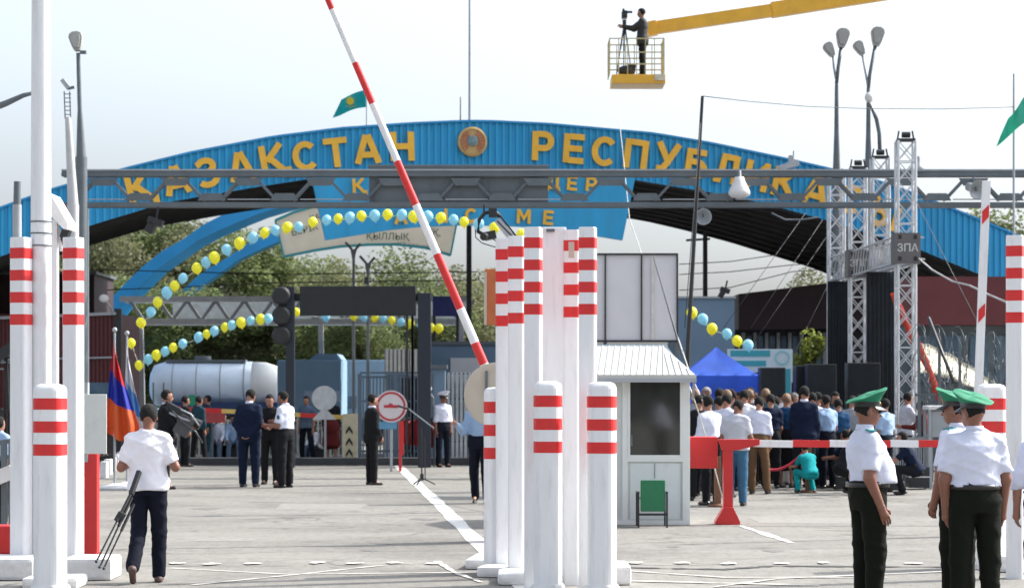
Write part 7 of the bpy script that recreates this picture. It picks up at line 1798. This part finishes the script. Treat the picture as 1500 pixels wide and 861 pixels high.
for px, Y, yw, H_, kd, tc_, sl, bc_, hr_, lb, kw in CR:
    kw = dict(kw); rr = random.Random(px)
    if 'la' not in kw and 'ra' not in kw:
        kw['la'] = ((-.1 - .1 * rr.random(), .1 * rr.random(), -1), (.05, .2 + .7 * rr.random(), -1 + .6 * rr.random()))
        kw['ra'] = ((.1 + .1 * rr.random(), .1 * rr.random(), -1), (-.05, .2 + .7 * rr.random(), -1 + .6 * rr.random()))
    if 'hpitch' not in kw: kw['hpitch'] = rr.uniform(-2, 14)
    person(lb, PG(px, Y), R(yw), H=H_, top=(kd, tc_, sl), bottom=bc_, hair=hr_, step=0.02 if Y < 43 else 0.024, hyaw=rr.uniform(-20, 20), skin=skind if rr.random() < .5 else skinm, group='crowd gathered by the stage', **kw)
mb = MB(); mb.box(X(1205, 48), X(1350, 48), 48, 55, .02, .85); solo(mb, 'added_dark_platform', blackcloth, 'low black platform box added to darken the zone under the lattice towers', 'stage', PG(1280, 48), bevel=.01)  # black box added to make the low zone under the towers dark
mb = MB(); mb.box(X(1000, 50.5), X(1113, 50.5), 50.5, 50.54, .1, Z(548, 50.5)); solo(mb, 'tent_shade_backdrop', tentb, 'dark blue fabric wall added behind the crowd for the shade under the canopy tent', 'backdrop', PG(1056, 50.5))  # added backdrop standing in for the dark under the tent
mb = MB(); mb.box(X(1160, 48.5), X(1216, 48.5), 48.5, 48.6, .02, Z(560, 48.5)); solo(mb, 'crowd_dark_backdrop', blackcloth, 'black cloth screen added as dark backdrop behind the crowd left of the stage', 'screen', PG(1188, 48.5))  # added black backdrop carrying the dark behind the crowd on to the stage
EX = [(1024, 37, 5, 1.70, c_black, c_black, 'man in black squeezed between booth and first white shirt'), (1049, 39.5, -10, 1.66, c_lgrey, c_black, 'man in pale grey behind the brown wooden post'),
      (1068, 40.5, 12, 1.70, c_navy, c_navy2, 'man in navy shirt behind the jeans man'), (1097, 42.8, -8, 1.72, c_black, c_black, 'man in black between the two nearest white shirts'),
      (1129, 41.5, 6, 1.70, c_navy, c_black, 'man in navy shirt beside the brown trousers'), (1160, 43.0, -5, 1.68, c_lgrey, c_khaki, 'person in pale clothes left of the tall navy suit'),
      (1190, 42.8, 12, 1.73, c_white, c_black, 'man in white just behind the right shoulder of the navy suit'), (1206, 46.5, -10, 1.73, c_navy, c_black, 'man in navy at the back below the tall loudspeaker'),
      (1134, 47.0, 170, 1.72, c_white, c_black, 'person in white facing the camera from the back row'), (1108, 47, 160, 1.7, c_blue, c_black, 'person in blue facing the camera in the back row')]
for px, Y, yw, H_, tc_, bc_, lb in EX:
    rr = random.Random(px)
    person(lb, PG(px, Y), R(yw), H=H_, top=('shirt', tc_, rr.choice(('long', 'short'))), bottom=bc_, step=.024, hpitch=rr.uniform(0, 14), hyaw=rr.uniform(-30, 30), group='crowd gathered by the stage',
           la=((-.12, .1, -1), (.1, .3 + .5 * rr.random(), -.8)), ra=((.12, .1, -1), (-.1, .3 + .5 * rr.random(), -.8)), hair=rr.choice((hairm, hairm, hairb)))
# crouching figures
for px, Y, yw, tc_, lb, h_ in ((1188, 39.5, 20, c_teal, 'crouching child in a bright teal dress under the barrier bar', 1.25), (1232, 39.0, -60, c_black, 'crouching photographer in black left of the portly officer', 1.6), (1212, 42.0, 60, c_dteal, 'crouching person in dark clothes behind the teal dress', 1.55), (1255, 41.0, 40, c_navy, 'crouching person in navy hidden behind the portly officer', 1.55), (1345, 39.0, 80, c_navy, 'crouching person in navy before the tallest tower', 1.55)):
    person(lb, PG(px, Y), R(yw), H=h_, ll=((-.2, 1, .12), (-.05, -.35, -1)), rl=((.2, 1, .1), (.05, -.35, -1)), la=((-.1, .8, -.8), (0, 1, -.1)), ra=((.1, .8, -.8), (0, 1, -.1)), lean=28, hpitch=-5, top=('tee', tc_, 'short'), bottom=c_teal if tc_ == c_teal else c_black, untuck=True, step=.022)
# stanchions and rope
def stanchion(px, Y, top, label, m_=brown):
    b = PG(px, Y); root = thing('stanchion', label, 'post', b, group='brown rope posts'); mb = MB(); mb.box(b.x - .05, b.x + .05, Y - .05, Y + .05, 0.03, Z(top, Y)); mb.build('post', m_, root, bevel=.006)
    mb = MB(); mb.lathe(b, [(0.14, 0), (0.14, .03), (.06, .05)], 16); mb.build('foot', m_, root); return root
stanchion(1051, 35.0, 668, 'brown wooden post behind the red counterweight box'); stanchion(1184, 39.8, 652, 'brown wooden post under the red part of the lowered bar')
mb = MB(); pts = [P(1184, 654, 39.7)] + [P(1184 - 62 * t, 654 + 48 * (1 - (1 - t) ** 1.6) - 16 * t * t, 39.7) for t in (0.15, .3, .45, .6, .75, .9, 1.0)]; mb.tube(pts, .022, 8); solo(mb, 'barrier_rope', mat('red_rope', (.5, .02, .05), .6), 'sagging red rope hooked to the brown post under the bar', 'rope', pts[0])
# white round table and flight cases near the officers
Y = 41; b = PG(1378, Y); root = thing('white_table', 'small white topped table between the technician and the officers', 'table', b)
mb = MB(); mb.box(X(1360, Y), X(1398, Y), Y, Y + .6, Z(600, Y), Z(594, Y)); mb.build('tabletop', white2, root, bevel=.01)
for px in (1363, 1395):
    for yy in (.05, .55):
        mb = MB(); mb.bar((X(px, Y), Y + yy, 0), (X(px, Y), Y + yy, Z(600, Y)), .04); mb.build('leg', steell, root)
mb = MB(); mb.box(X(1366, Y), X(1392, Y), Y + .1, Y + .5, Z(640, Y), Z(602, Y)); solo(mb, 'grey_cabinet', steell, 'grey electrical cabinet under the white table top', 'cabinet', b + Vector((0, .3, .6)), bevel=.01)
for i, (x0, x1, y0, y1, Y, lb) in enumerate(((1300, 1322, 690, 716, 40, 'black equipment case left of the tallest tower foot'), (1332, 1362, 684, 714, 41, 'black equipment case right of the tallest tower foot'), (1228, 1246, 680, 716, 40.5, 'tall black equipment case behind the crouching photographer'))):
    b = PG((x0 + x1) / 2, Y); root = thing('flight_case', lb, 'case', b, group='black flight cases')
    mb = MB(); mb.box(X(x0, Y), X(x1, Y), Y, Y + .4, .03, Z(y0, Y)); mb.build('case', black, root, bevel=.01); mb = MB(); mb.box(X(x0, Y) - .004, X(x1, Y) + .004, Y - .006, Y + .406, Z((y0 + y1) / 2, Y), Z((y0 + y1) / 2, Y) + .02); mb.build('edge_trim', alu, root)
# crowd control barrier beneath the stage
bars_fence('crowd_barrier', 'grey metal crowd barrier in front of the stage behind the officers', 1285, 1362, 640, 41.5, 3.4, steell, 0.018, (.25,), 30)
# remove helper-only leftovers
bpy.context.view_layer.update()
